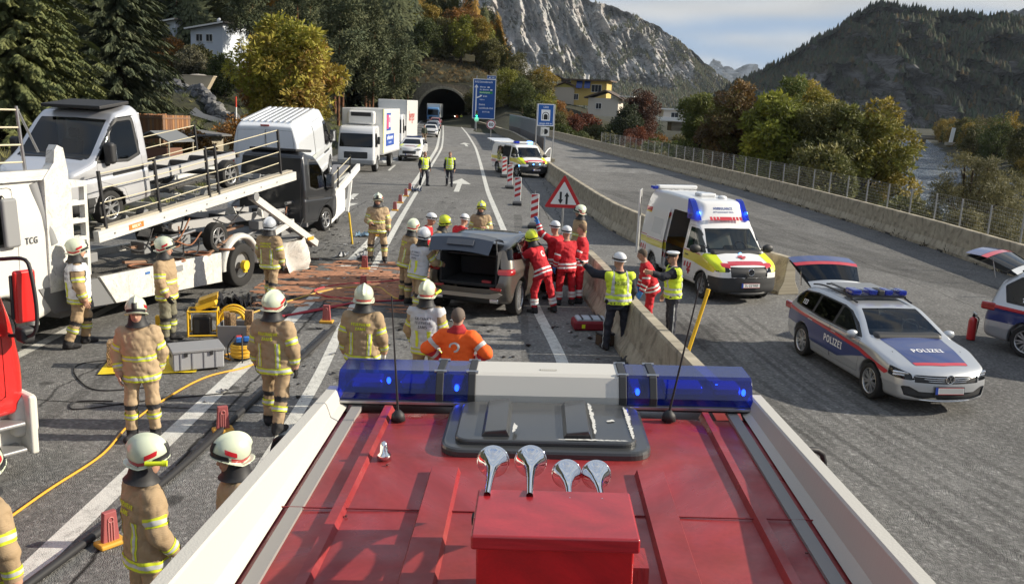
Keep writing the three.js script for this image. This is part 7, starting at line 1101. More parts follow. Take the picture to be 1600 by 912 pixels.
{ const k = smallCar('rescue_suv', 'white rescue SUV with yellow bonnet flashes between the queued lorries', 'car', [-7.9, 0, -68.2], -0.03, whiteP, { suv: true, cell: 0.06 });
for (const d of [-1, 1]) mesh('bonnet_flash', ext(shape([[0, 0], [0.16, 0], [0.24, 0.7], [0.12, 0.75]]), 0.012, [d * 0.52 - (d < 0 ? 0.24 : 0), 1.14, 1.95], [-Math.PI / 2 + 0.1, 0, 0]), hiYelM, k); mesh('light_bar', rbox(1.1, 0.1, 0.25, 0.04, [0, 1.72, -0.2]), std([0.04, 0.07, 0.2], 0.3), k); mesh('bonnet_red', box(0.7, 0.012, 0.12, [0, 1.13, 1.72], [0.1, 0, 0]), redStripeM, k); numberPlate(k, [0, 0.52, 2.23], [0, 0, 0], 'IL 12'); }
[[-10.9, -112, [0.6, 0.6, 0.6], 'silver car queued first behind the tall white lorry'], [-11.7, -122, [0.06, 0.07, 0.09], 'dark car queued second behind the tall white lorry'], [-12.5, -133, [0.30, 0.31, 0.33], 'grey car queued third behind the tall white lorry'], [-13.4, -145, [0.28, 0.03, 0.03], 'red car queued fourth behind the tall white lorry'], [-14.5, -157, [0.45, 0.45, 0.44], 'pale car queued fifth, near the tunnel mouth']].forEach(([x, z, c, l], i) => smallCar('queued_car', l, 'car', [x, 0, z], 0.12, paint(c), { group: 'cars queued in front of the tunnel', cell: 0.1, suv: i % 2 }));
smallCar('oncoming_car', 'car with lit headlights inside the dark tunnel', 'car', [-14.5, 0, -215], 0.05, paint([0.05, 0.05, 0.05]), { lit: true, cell: 0.12 });
// ---------------------------------------------------------------- red fire engine at the left edge
{
const t = thing('fire_engine', 'red fire engine cab with white steps cut off by the left edge', 'fire truck', [-7.36, 0, -9.55], 2.5), rP = paint([0.62, 0.02, 0.018]);
const g = carBody({ profile: smoothPoly([[1.35, 0.75], [1.45, 1.3], [1.35, 1.9], [1.0, 2.9], [0.7, 3.1], [-2.4, 3.1], [-2.5, 2.9], [-2.5, 0.9], [-0.5, 0.9]], 120, 0.2), width: (z, y) => 1.22 - 0.05 * sstep(1.8, 3.1, y) - 0.1 * sstep(0.9, 1.45, z), half: 1.25, bowF: 0.16, bowR: 0, beltY: 9, cell: 0.05, k: 0.12, arches: [] });
const win = [[1.05, 1.75], [0.78, 2.6], [0.02, 2.6], [0.0, 1.75]], door = [[1.12, 1.7], [1.12, 0.98], [-0.12, 0.98], [-0.12, 2.75], [0.74, 2.75]];
panels(t, g, rP, [['side_window', R_side(win, 1), tintM, -0.012], ['side_window', R_side(win, -1), tintM, -0.012], ['cab_door', (...q) => Math.min(R_side(door, 1)(...q), -grow(R_side(win), 0.02)(...q)), rP, 0, 0.009], ['cab_door', (...q) => Math.min(R_side(door, -1)(...q), -grow(R_side(win), 0.02)(...q)), rP, 0, 0.009], ['windscreen', R_front([[-2, 1.75], [1.05, 1.75], [0.98, 2.75], [-2, 2.8]], 1, 0.2), tintM, -0.012]]);
for (const d of [1, -1]) print(t, 'lettering', g, R_side(rect(-1.3, 1.4, 0.5, 1.6), d), 'zy', d > 0 ? [0.5, 1.4] : [-1.3, 1.4], d > 0 ? [-1.8, 0.2] : [1.8, 0.2], txt('FEUERWEHR ZAMS', '#f2f2ee', 0.8), 0.006, [384, 48]);
const wp = std([0.62, 0.60, 0.54], 0.6); for (const d of [-1, 1]) { const s = part('step_unit', t); s.position.set(d * 1.08, 0, 0.75); mesh('side_cheek', ext(shape([[-0.62, 0.98], [0.62, 1.0], [0.70, 0.75], [0.62, 0.34], [0.42, 0.24], [-0.5, 0.24], [-0.62, 0.5]]), 0.06, [-d * 0.16, 0, 0], [0, -Math.PI / 2, 0], 0.015), wp, s); mesh('end_cheek', rbox(0.34, 0.72, 0.09, 0.03, [d * 0.02, 0.62, 0.62]), wp, s); for (const [y, nm] of [[0.66, 'upper_tread'], [0.34, 'lower_tread']]) mesh(nm, rbox(0.34, 0.05, 1.1, 0.02, [d * 0.02, y, -0.02]), std([0.42, 0.42, 0.42], 0.45, { metalness: 0.6 }), s); mesh('riser', box(0.02, 0.3, 1.0, [-d * 0.1, 0.5, 0]), wp, s); wheel(t, [d * 1.0, 0.5, -1.0], 0.5, 0.32, 8, 0.58, steelRimM);
const m = part('mirror_arm', t); mesh('tube', tube([[d * 1.15, 2.6, 1.15], [d * 1.5, 2.62, 1.3], [d * 1.55, 2.5, 1.32], [d * 1.55, 1.8, 1.32], [d * 1.2, 1.72, 1.2]], 0.022, 30, 6), blackM, m); mesh('mirror_shell', rbox(0.07, 0.6, 0.24, 0.05, [d * 1.42, 2.2, 1.3]), rP, m); mesh('mirror_glass', rbox(0.03, 0.5, 0.2, 0.02, [d * 1.40, 2.2, 1.25]), blackM, m); mesh('close_mirror', rbox(0.2, 0.18, 0.16, 0.05, [d * 1.36, 1.75, 1.3]), plasticM, m); mesh('door_grab', rod([d * 1.25, 1.1, -0.2], [d * 1.25, 2.0, -0.2], 0.018), blackM, t); }
mesh('bumper', rbox(2.3, 0.5, 0.3, 0.08, [0, 0.7, 1.35]), wp, t); mesh('body_box', rbox(2.4, 2.2, 4, 0.06, [0, 2.0, -4.6]), rP, t); mesh('chassis', box(1.2, 0.4, 6, [0, 0.65, -2.5]), plasticM, t);
}
// ---------------------------------------------------------------- the fire engine under the camera
{
const t = thing('fire_engine', 'red fire engine roof in the foreground with blue light bar and horns', 'fire truck'); t.rotation.order = 'YXZ'; t.rotation.set(0, -1.2 * D2R, 1.7 * D2R);
const dust = dataTex(512, 512, (u, v) => { const k = 0.9 + tileN(u, v, 5, 1.1, 5) * 0.14 + tileN(u, v, 70, 2.2, 2) * 0.06; return [k, k * (0.97 + tileN(u, v, 4, 8.8, 3) * 0.12), k * 0.97]; }, true); dust.repeat.set(0.5, 0.5);
const sm = dataTex(256, 256, (u, v) => { const k = 0.55 + tileN(u, v, 7, 4.1, 5) * 0.6; return [k, k, k]; }); sm.repeat.set(0.5, 0.5);
const rM = new THREE.MeshPhysicalMaterial({ map: dust, color: C(0.33, 0.036, 0.038), roughness: 0.75, roughnessMap: sm, clearcoat: 0.12, clearcoatRoughness: 0.3 }), cream = std([0.54, 0.52, 0.47], 0.5, { bumpMap: grainTex, bumpScale: 0.0006 }), Y = 3.05;
mesh('roof', planeUV(gridMesh(range(-0.86, 1.22, 0.08), range(-4.42, 1.2, 0.12), (x, z) => Y + 0.012 * (1 - ((x - 0.18) / 1.04) ** 2) - 0.20 * Math.pow(clamp((-z - 4.1) / 0.34), 2)), 'x', 'z'), rM, t);
mesh('cab_body', rbox(2.3, 2.2, 6, 0.1, [0.18, 1.9, -1.6]), rM, t); mesh('cab_front', rbox(2.3, 1.2, 0.6, 0.1, [0.18, 1.3, -4.55]), rM, t);
mesh('underframe', box(1.8, 0.6, 6, [0.18, 0.6, -1.5]), plasticM, t); for (const x of [-0.75, 1.1]) for (const z of [-3.6, 0.4]) wheel(t, [x + (x < 0 ? 0.1 : -0.1), 0.5, z], 0.5, 0.32, 8, 0.58, steelRimM);
const rib = (x0, x1, z0, z1, h) => { const s = shape([[x0, 0], [x1, 0], [x1 - 0.012, h], [x0 + 0.012, h]]); mesh('roof_rib', planeUV(ext(s, z1 - z0, [0, Y + 0.004, z0], null, 0.004), 'x', 'z'), rM, t); };
rib(-0.61, -0.555, -4.2, 1, 0.022); rib(0.95, 1.0, -4.2, 1, 0.022); rib(-0.285, -0.16, -3.44, 1, 0.028); rib(0.555, 0.68, -3.46, 1, 0.028);
mesh('roof_seam', merge([box(2.0, 0.004, 0.006, [0.18, Y + 0.014, -3.08])]), std([0.2, 0.015, 0.02], 0.7), t);
for (const d of [-1, 1]) { const bx = d < 0 ? -0.845 : 1.215; const hz = (z) => lerp(0.085, 0.20, clamp((z + 4.3) / 2)) + Math.max(0, z + 2.3) * 0.05, zs = range(-4.32, 1.0, 0.24), P = (o, f) => zs.map(z => [bx + d * o, Y + f(z), z]);
const prof = [[-0.05, () => 0.01], [-0.018, (z) => hz(z) * 0.3], [0.0, (z) => hz(z) - 0.008], [0.008, hz], [0.056, hz], [0.064, (z) => hz(z) - 0.008], [0.064, () => -0.25]], gs = []; for (let i = 0; i < prof.length - 1; i++) { const A = P(...prof[i]), B = P(...prof[i + 1]); gs.push(d > 0 ? ribbon(A, B) : ribbon(B, A)); } const e = prof.map(([o, f]) => [o * d, f(-4.32)]); gs.push(xf(new THREE.ShapeGeometry(shape(d > 0 ? e : e.slice().reverse())), [bx, Y, -4.32])); mesh('roof_rail', planeUV(merge(gs), 'z', 'x'), cream, t); mesh('gutter', box(0.05, 0.02, 5.2, [bx - d * 0.10, Y + 0.006, -1.7]), std([0.26, 0.25, 0.24], 0.7), t); }
// light bar
const b = part('light_bar', t); b.position.set(0.185, Y + 0.02, -4.40);
const sec = [[-0.16, 0], [0.16, 0], [0.16, 0.03], [0.115, 0.115], [0.095, 0.125], [-0.095, 0.125], [-0.115, 0.115], [-0.16, 0.03]]; const lens = (x0, x1, m, nm, k = 1) => mesh(nm, ext(shape(sec.map(p => [p[0] * k, p[1] * k])), x1 - x0, [x0, 0.03, 0], [0, Math.PI / 2, 0], 0.004), m, b);
const lensB = new THREE.MeshPhysicalMaterial({ color: C(0.06, 0.13, 0.80), roughness: 0.06, transmission: 0.9, thickness: 0, clearcoat: 1, clearcoatRoughness: 0.05, side: THREE.DoubleSide });
lens(-1.025, -0.535, lensB, 'blue_lens'); lens(-0.51, -0.375, lensB, 'blue_lens'); lens(0.55, 0.54 + 0.0, lensB, 'blue_lens'); lens(0.415, 0.52, lensB, 'blue_lens'); lens(0.545, 1.025, lensB, 'blue_lens'); lens(-0.35, 0.375, std([0.60, 0.58, 0.53], 0.4), 'white_cover');
for (const x of [-0.535, -0.375, 0.375, 0.525]) lens(x, x + 0.03, plasticM, 'strap', 1.06); for (const x of [-0.52, -0.36, 0.39, 0.54]) for (const z of [-0.1, 0.1]) mesh('strap_bolt', cyl(0.008, 0.008, 0.06, [x, 0.16, z], [0, 0, Math.PI / 2]), metalM, b);
mesh('base_rail', rbox(2.06, 0.03, 0.36, 0.012, [0, 0.012, 0]), plasticM, b); mesh('chrome_strip', box(2.05, 0.012, 0.006, [0, 0.018, 0.183]), metalM, b);
for (const [x, w] of [[-0.9, 0.16], [-0.66, 0.14], [-0.44, 0.08], [0.46, 0.07], [0.7, 0.2], [0.92, 0.14]]) mesh('reflector', rbox(w, 0.06, 0.12, 0.02, [x, 0.075, 0.02]), std([0.35, 0.42, 0.6], 0.2, { metalness: 0.8 }), b);
for (const [x, y, z] of [[-0.79, 0.09, 0.05], [-0.44, 0.07, 0.09], [0.47, 0.07, 0.09], [0.87, 0.09, 0.05], [1.0, 0.075, 0.08]]) mesh('lamp', xf(new THREE.SphereGeometry(0.011, 10, 8), [x, y, z], null, [1, 1.6, 1]), blueGlowM, b);
{ const tx = canvasTex(96, 32, (c) => { c.fillStyle = '#8d8a80'; c.fillRect(0, 0, 96, 32); c.fillStyle = '#d9d5c8'; c.fillRect(6, 6, 84, 20); c.fillStyle = '#77746b'; for (let i = 0; i < 7; i++) c.fillRect(12 + i * 11, 12, 7, 8); }); mesh('type_label', xf(new THREE.PlaneGeometry(0.085, 0.022), [0.02, 0.1605, 0.04], [-Math.PI / 2, 0, 0]), new THREE.MeshStandardMaterial({ map: tx, roughness: 0.5 }), b); }
// roof hatch
const h = part('roof_hatch', t), hm = phy([0.045, 0.047, 0.048], 0.32, { clearcoat: 0.4 }); h.position.set(0.19, Y + 0.012, -3.92);
const rr = (w, d, r) => { const s = new THREE.Shape(), x = w / 2, z = d / 2; s.moveTo(-x + r, -z); s.lineTo(x - r, -z); s.quadraticCurveTo(x, -z, x, -z + r); s.lineTo(x, z - r); s.quadraticCurveTo(x, z, x - r, z); s.lineTo(-x + r, z); s.quadraticCurveTo(-x, z, -x, z - r); s.lineTo(-x, -z + r); s.quadraticCurveTo(-x, -z, -x + r, -z); return s; };
mesh('hatch_frame', ext(rr(0.89, 0.60, 0.10), 0.02, [0, 0, 0], [-Math.PI / 2, 0, 0], 0.015), hm, h); mesh('hatch_lid', ext(rr(0.78, 0.50, 0.07), 0.012, [0, 0.036, 0], [-Math.PI / 2, 0, 0], 0.01), hm, h); for (const x of [-0.22, 0.14]) mesh('hatch_rib', ext(shape([[-0.06, 0], [0.06, 0], [0.045, 0.03], [-0.045, 0.02]]), 0.42, [x, 0.056, -0.21], null, 0.004), hm, h);
const R = rng(19), chip = std([0.62, 0.61, 0.57], 0.8), flake = (x0, z0, x1, z1, n, w, y) => { const L = Math.hypot(x1 - x0, z1 - z0), A = [], B = []; n *= 2; for (let i = 0; i <= n; i++) { const f = i / n, e = Math.sin(f * Math.PI) ** 0.3; A.push([f * L, -w * 0.4 * e * R()]); B.push([f * L, w * e * (0.6 + 0.5 * n2(i * 0.35, y * 99) + 0.35 * R())]); } mesh('paint_chip', xf(new THREE.ShapeGeometry(shape([...A, ...B.reverse()])), [x0, y, z0], [-Math.PI / 2, 0, -Math.atan2(z1 - z0, x1 - x0)].map((v, i) => i === 2 ? v : v)), chip, h); };
flake(0.375, -0.2, 0.38, 0.22, 22, 0.018, 0.0625); flake(0.205, -0.2, 0.215, 0.22, 18, 0.016, 0.081); flake(0.05, 0.244, 0.36, 0.244, 16, 0.012, 0.0625); flake(-0.14, 0.1, -0.145, 0.22, 5, 0.014, 0.081); flake(0.28, 0.0, 0.32, 0.0, 3, 0.03, 0.0625); flake(0.12, 0.14, 0.09, 0.2, 4, 0.02, 0.0625);
// air horns and their box
const k = part('horn_box', t); mesh('body', rbox(0.45, 0.28, 0.27, 0.008, [0.203, Y + 0.14, -2.475]), new THREE.MeshPhysicalMaterial({ map: dust, color: C(0.50, 0.012, 0.016), roughness: 0.38, clearcoat: 0.6, clearcoatRoughness: 0.15 }), k); mesh('lid', rbox(0.478, 0.045, 0.315, 0.008, [0.203, Y + 0.285, -2.478]), new THREE.MeshPhysicalMaterial({ map: dust, color: C(0.44, 0.02, 0.028), roughness: 0.4, clearcoat: 0.6, clearcoatRoughness: 0.15 }), k); mesh('latch', rbox(0.02, 0.03, 0.04, 0.006, [-0.04, Y + 0.24, -2.56]), blackM, k); mesh('side_bracket', box(0.05, 0.2, 0.12, [0.45, Y + 0.1, -2.42]), rM, k);
[[-0.004, -2.955, 0.054], [0.128, -2.965, 0.054], [0.252, -2.86, 0.048], [0.352, -2.86, 0.048]].forEach(([x, z, r]) => { const L = -2.58 - z, p = part('air_horn', t); p.position.set(x, Y + 0.265, z); p.rotation.set(Math.PI / 2 - 0.12, 0, 0); mesh('trumpet', lathe([[r * 0.98, -0.012], [r, -0.004], [r * 0.99, 0.004], [r * 0.9, 0.012], [r * 0.55, 0.05], [r * 0.33, 0.11], [r * 0.24, L * 0.6], [r * 0.2, L]], null, null, 32), chromeM, p); mesh('rim', xf(new THREE.TorusGeometry(r, 0.004, 8, 32), [0, -0.006, 0], [Math.PI / 2, 0, 0]), chromeM, p); });
for (const [x, z, len, lean] of [[-0.511, -4.04, 0.62, 0.03], [0.788, -4.125, 0.75, -0.16]]) { const a = part('aerial', t); mesh('foot', lathe([[0, 0], [0.035, 0], [0.03, 0.03], [0.012, 0.05], [0, 0.05]], [x, Y + 0.012, z]), blackM, a); mesh('rod', rod([x, Y + 0.05, z], [x - lean * len * 1.0, Y + len, z + 0.02], 0.006, 0.003), blackM, a); }
mesh('stub_lamp', lathe([[0, 0], [0.03, 0], [0.03, 0.02], [0.018, 0.03], [0.016, 0.06], [0.008, 0.075], [0, 0.078]], [-0.498, Y + 0.012, -3.57]), chromeM, t);
for (const x of [-0.76, 1.12]) for (let i = 0; i < 16; i++) mesh('rivet', xf(new THREE.SphereGeometry(0.006, 6, 4), [x, Y + 0.008, -4.1 + i * 0.14]), rM, t);
for (let i = 0; i < 9; i++) mesh('roof_screw', cyl(0.006, 0.006, 0.004, [-0.75 + R() * 1.9, Y + 0.013, -4 + R() * 1.6]), std([0.1, 0.02, 0.02], 0.6), t);
for (const d of [-1, 1]) { const m = part('door_mirror', t), x = d < 0 ? -1.24 : 1.66; mesh('arm', tube([[x - d * 0.35, 2.72, -4.5], [x, 2.74, -4.6], [x + d * 0.05, 2.70, -4.62], [x + d * 0.05, 2.2, -4.6]], 0.018, 20, 6), blackM, m); mesh('housing', rbox(0.2, 0.42, 0.09, 0.04, [x + d * 0.02, 2.42, -4.56]), blackM, m); }
}
// ================================================================ PEOPLE
const clothTex = dataTex(256, 256, (u, v) => { const k = 0.6 + tileN(u, v, 40, 2.1, 3) * 0.5; return [k, k, k]; });
const skinM = new THREE.MeshStandardMaterial({ vertexColors: true, roughness: 0.8 });
const TAN = [0.37, 0.265, 0.155], TANL = [0.43, 0.315, 0.19], SKIN = [0.46, 0.26, 0.18], BOOT = [0.02, 0.02, 0.022], NAVY = [0.016, 0.018, 0.028], MEDR = [0.50, 0.012, 0.022], ORNG = [0.95, 0.13, 0.015];
const bandY = std([0.62, 0.70, 0.03], 0.5), bandS = std([0.52, 0.53, 0.52], 0.35), bandW = std([0.70, 0.70, 0.68], 0.4), hivisM = std([0.62, 0.78, 0.04], 0.65), vestW = std([0.66, 0.68, 0.72], 0.75), vestG = std([0.52, 0.53, 0.55], 0.75);
const cellNear = 0.0135;
// head, facing +z, centre of the skull at the origin
const headGeo = (() => {
const E = (p, c, r) => { const x = (p[0] - c[0]) / r[0], y = (p[1] - c[1]) / r[1], z = (p[2] - c[2]) / r[2]; return (Math.sqrt(x * x + y * y + z * z) - 1) * Math.min(...r); };
const sdf = (p) => { const q = [Math.abs(p[0]), p[1], p[2]]; let d = E(q, [0, 0.02, -0.01], [0.077, 0.098, 0.097]); d = smin(d, E(q, [0, -0.06, 0.035], [0.055, 0.062, 0.055]), 0.05); d = smin(d, cone3(q, [0, -0.06, -0.02], [0, -0.17, -0.03], 0.055, 0.06)[0], 0.03); d = smin(d, cone3(q, [0, 0.012, 0.09], [0, -0.03, 0.105], 0.008, 0.015)[0], 0.016); d = smin(d, cone3(q, [0.01, 0.03, 0.086], [0.05, 0.027, 0.07], 0.009, 0.007)[0], 0.015); d = smax(d, -E(q, [0.032, 0.008, 0.098], [0.018, 0.011, 0.02]), 0.012); d = smin(d, E(q, [0.032, 0.007, 0.072], [0.014, 0.012, 0.012]), 0.004); d = smin(d, E(q, [0.079, -0.005, -0.01], [0.011, 0.03, 0.02]), 0.008); d = smin(d, E(q, [0, -0.066, 0.083], [0.024, 0.008, 0.012]), 0.008); return d; };
const g = surf(sdf, [-0.11, -0.19, -0.13], [0.11, 0.14, 0.14], 0.0085, 1.6);
return vcol(g, (x, y, z) => { const n = 1 + 0.12 * n3(x * 30, y * 30, z * 30), ax = Math.abs(x); if (Math.hypot((ax - 0.032) / 0.013, (y - 0.007) / 0.007) < 1 && z > 0.06) return [0.05, 0.04, 0.035]; if (y > 0.026 && y < 0.036 && ax < 0.055 && ax > 0.012 && z > 0.06) return [0.10, 0.06, 0.04]; if (Math.abs(y + 0.066) < 0.008 && ax < 0.025 && z > 0.07) return [0.34, 0.13, 0.11]; return SKIN.map(v => v * n); });
})();
// hand hanging down along -y, thumb towards +z, palm towards -x (right hand); mirrored for the left
const handGeo = (() => {
const ch = [[0.030, 0.074, 0.0], [0.010, 0.084, 0.0], [-0.010, 0.078, 0.0], [-0.028, 0.060, 0.0]];
const sdf = (p) => { let d = smax(Math.max(Math.abs(p[2]) - 0.034, Math.abs(p[1] + 0.05) - 0.042) , Math.abs(p[0]) - 0.008, 0.02) - 0.007; d = smin(d, cone3(p, [0, 0.05, 0], [0, -0.02, 0], 0.03, 0.026)[0], 0.03); for (const [z, l] of ch) { const a = [0, -0.09, z], b = [-0.010, -0.09 - l * 0.5, z * 1.05], c = [-0.036, -0.09 - l * 0.82, z * 1.05]; d = smin(d, Math.min(cone3(p, a, b, 0.0095, 0.009)[0], cone3(p, b, c, 0.009, 0.0075)[0]), 0.006); } const t0 = [0, -0.03, 0.03], t1 = [-0.014, -0.06, 0.056], t2 = [-0.022, -0.092, 0.058]; return smin(d, Math.min(cone3(p, t0, t1, 0.013, 0.011)[0], cone3(p, t1, t2, 0.011, 0.008)[0]), 0.01); };
return surf(sdf, [-0.06, -0.2, -0.05], [0.04, 0.08, 0.08], 0.0075, 1.5);
})();
// helmets: prototype geometry per kind
const helmetGeo = {};
function helmetParts(kind) {
if (helmetGeo[kind]) return helmetGeo[kind];
const E = (p, c, r) => { const x = (p[0] - c[0]) / r[0], y = (p[1] - c[1]) / r[1], z = (p[2] - c[2]) / r[2]; return (Math.sqrt(x * x + y * y + z * z) - 1) * Math.min(...r); };
const fire = kind === 'fire', rad = fire ? [0.128, 0.142, 0.158] : [0.115, 0.118, 0.138];
const sdf = (p) => { let d = E(p, [0, 0.035, -0.01], rad); const low = fire ? -0.055 + p[2] * 0.38 + 0.5 * Math.max(0, -p[2] - 0.06) : -0.005 + p[2] * 0.1; d = smax(d, low - p[1], 0.012); if (fire) { d = smin(d, smax(E(p, [0, 0.055, -0.02], [0.03, 0.142, 0.165]), -p[1] + 0.05, 0.02), 0.02); d = smin(d, smax(Math.abs(p[1] - low - 0.006) - 0.006, E(p, [0, -0.0, -0.012], [rad[0] + 0.016, 9, rad[2] + 0.026]), 0.01), 0.02); } else { d = smin(d, smax(Math.abs(p[1] - low - 0.004) - 0.004, E(p, [0, 0, 0.01], [rad[0] + 0.008, 9, rad[2] + 0.02]), 0.01), 0.01); } return d; };
const g = surf(sdf, [-0.17, -0.12, -0.22], [0.17, 0.22, 0.22], 0.0105, 1.6);
const L = (x, y, z) => fire ? -0.055 + z * 0.38 + 0.5 * Math.max(0, -z - 0.06) : -0.005 + z * 0.1;
const res = { shell: g, band: clip(g, (x, y, z) => { const h = y - L(x, y, z); return z > 0.03 ? -1 : Math.min(h - 0.022, 0.055 - h); }, 0.003), visor: clip(g, (x, y, z) => { const h = y - L(x, y, z); return Math.min(z - 0.045, h - 0.012, 0.058 - h); }, 0.004), badge: clip(g, (x, y, z) => Math.min(z - 0.08, 0.03 - Math.abs(x), y - 0.045, 0.125 - y), 0.007), flash: clip(g, (x, y, z) => Math.min(0.02 - Math.abs(y - 0.035 - z * 0.5), z + 0.02, 0.07 - z, Math.abs(x) - 0.07), 0.005) };
return helmetGeo[kind] = res;
}
const HM = { cream: paint([0.60, 0.66, 0.50], { clearcoat: 0.8 }), yellow: paint([0.70, 0.78, 0.02]), white: paint([0.72, 0.73, 0.74]), silver: paint([0.45, 0.48, 0.52]) };
const TW = [[-0.2, 0.205], [0, 0.195], [0.22, 0.19], [0.40, 0.218], [0.48, 0.18], [0.53, 0.10], [0.58, 0.062]], TD = [[-0.2, 0.155], [0, 0.142], [0.3, 0.148], [0.42, 0.13], [0.5, 0.09], [0.58, 0.06]];
const unit = (v) => { const l = Math.hypot(...v); return v.map(a => a / l); }, add = (a, b, k = 1) => [a[0] + b[0] * k, a[1] + b[1] * k, a[2] + b[2] * k];
const KITS = {
fire: { jacket: TAN, legs: TAN, boots: BOOT, glove: null, bulk: 1.08, bands: 'fire', hem: -0.16, text: ['FEUERWEHR', 'ZAMS', '#d8e020'] },
medic: { jacket: MEDR, legs: MEDR, boots: BOOT, glove: [0.05, 0.22, 0.60], bulk: 1.04, bands: 'medic', hem: -0.13 },
police: { jacket: NAVY, legs: [0.022, 0.024, 0.036], boots: BOOT, glove: null, bulk: 1.0, bands: '', hem: -0.06 },
orange: { jacket: ORNG, legs: [0.30, 0.02, 0.02], boots: BOOT, glove: null, bulk: 1.08, bands: 'orange', hem: -0.14 },
plain: { jacket: [0.06, 0.07, 0.05], legs: [0.30, 0.22, 0.14], boots: BOOT, glove: null, bulk: 1.0, bands: '', hem: -0.08 },
};
const jacketMat = new Map();
function person(label, x, z, turn, o = {}) {
const kit = { ...KITS[o.kit || 'fire'], ...(o.mod || {}) }, s = o.s || 1.0, cell = o.cell || cellNear, R = rng(Math.round(Math.abs(x * 91 + z * 37)) + 5), K = kit.bulk;
const cat = { fire: 'firefighter', medic: 'paramedic', police: 'police officer' }[o.kit || 'fire'] || 'person';
const t = thing('person', label, 'person', [x, o.y || 0, z], turn, o.group || { firefighter: 'firefighters', paramedic: 'paramedics', 'police officer': 'police officers' }[cat]); const bw = 0.95 + R() * 0.12; t.scale.set(s * bw, s, s * bw);
const lean = o.lean ?? (R() - 0.25) * 0.1, side = o.side ?? (R() - 0.5) * 0.07, tw = o.twist ?? (R() - 0.5) * 0.25, w1 = (R() - 0.5) * 0.16, w2 = (R() - 0.5) * 0.16;
// skeleton
const lg = (a) => a.map(unit), legL = lg(o.legL || [[0.09 + w1 * 0.4, -1, 0.04 + w1], [0.03, -1, -0.05]]), legR = lg(o.legR || [[-0.09 + w2 * 0.4, -1, 0.04 + w2], [-0.03, -1, -0.05]]);
const kL = add([0.10, 0, 0], legL[0], 0.45), aL = add(kL, legL[1], 0.42), kR = add([-0.10, 0, 0], legR[0], 0.45), aR = add(kR, legR[1], 0.42);
const hy = 0.085 - Math.min(aL[1], aR[1]), up = (p) => [p[0], p[1] + hy, p[2]], hip = [0, hy, 0];
const q0 = new THREE.Quaternion().setFromEuler(new THREE.Euler(lean, tw, side, 'YXZ')), ax = V(1, 0, 0).applyQuaternion(q0).toArray(), ay = V(0, 1, 0).applyQuaternion(q0).toArray(), az = V(0, 0, 1).applyQuaternion(q0).toArray();
const loc = (p) => { const d = [p[0] - hip[0], p[1] - hip[1], p[2] - hip[2]]; return [d[0] * ax[0] + d[1] * ax[1] + d[2] * ax[2], d[0] * ay[0] + d[1] * ay[1] + d[2] * ay[2], d[0] * az[0] + d[1] * az[1] + d[2] * az[2]]; };
const W = (a, b, c) => add(add(add(hip, ax, a), ay, b), az, c);
const armL = (o.armL || [[0.24, -1, 0.02 + w2], [0.04, -1, 0.2 + Math.abs(w1) * 3]]).map(unit), armR = (o.armR || [[-0.24, -1, 0.02 + w1], [-0.04, -1, 0.2 + Math.abs(w2) * 3]]).map(unit);
const sL = W(0.185 * (0.9 + 0.1 * K), 0.455, -0.01), sR = W(-0.185 * (0.9 + 0.1 * K), 0.455, -0.01), eL = add(sL, armL[0], 0.29), wL = add(eL, armL[1], 0.25), eR = add(sR, armR[0], 0.29), wR = add(eR, armR[1], 0.25);
const bones = [[up([0.10, 0, 0]), up(kL), 0.100 * K, 0.078 * K, 'thigh'], [up(kL), up(aL), 0.076 * K, 0.066 * K, 'shin'], [up([-0.10, 0, 0]), up(kR), 0.100 * K, 0.078 * K, 'thigh'], [up(kR), up(aR), 0.076 * K, 0.066 * K, 'shin'], [sL, eL, 0.078 * K, 0.062 * K, 'upper'], [eL, wL, 0.062 * K, 0.045 * K, 'fore'], [sR, eR, 0.078 * K, 0.062 * K, 'upper'], [eR, wR, 0.062 * K, 0.045 * K, 'fore']];
const toe = (a, l) => { const f = unit([l[0] * 0.3 + (a === aL ? 0.18 : -0.18), 0, 1]); return [up(a), [...f]]; };
for (const [a, f] of [toe(aL, legL[1]), toe(aR, legR[1])]) { const h = [a[0] - f[0] * 0.04, a[1] - 0.045, a[2] - f[2] * 0.04]; bones.push([h, [h[0] + f[0] * 0.20, h[1] - 0.0, h[2] + f[2] * 0.20], 0.05, 0.042, 'foot']); }
const torso = (p) => { const q = loc(p), wx = pl(TW, q[1]) * K, wz = pl(TD, q[1]) * K; const e = Math.hypot(q[0] / wx, q[2] / wz); let d = (e - 1) * Math.min(wx, wz) * 0.9; d = smax(d, q[1] - 0.60, 0.04); return smax(d, -0.17 - q[1], 0.05); };
const sdf = (p) => { let d = torso(p); for (const b of bones) { const e = cone3(p, b[0], b[1], b[2], b[3])[0]; d = smin(d, e, b[4] === 'foot' ? 0.03 : 0.05); } if (Math.abs(d) < 0.06) d += 0.007 * n3(p[0] * 7 + x, p[1] * 10, p[2] * 7 + z) + 0.006 * (0.5 - Math.abs(n3(p[0] * 9 + z, p[1] * 6 + p[0] * 4, p[2] * 9))); return d; };
const all = [...bones.flatMap(b => [b[0], b[1]]), W(0, 0.62, 0), W(0, -0.2, 0)], lo = [0, 1, 2].map(i => Math.min(...all.map(p => p[i])) - 0.24), hi = [0, 1, 2].map(i => Math.max(...all.map(p => p[i])) + 0.24); lo[1] = Math.max(lo[1], -0.03);
const g = surf(sdf, lo, hi, cell, 1.9), P = g.attributes.position.array, nv = P.length / 3, cls = new Array(nv), tt = new Float32Array(nv), ty = new Float32Array(nv), tx = new Float32Array(nv), tz = new Float32Array(nv);
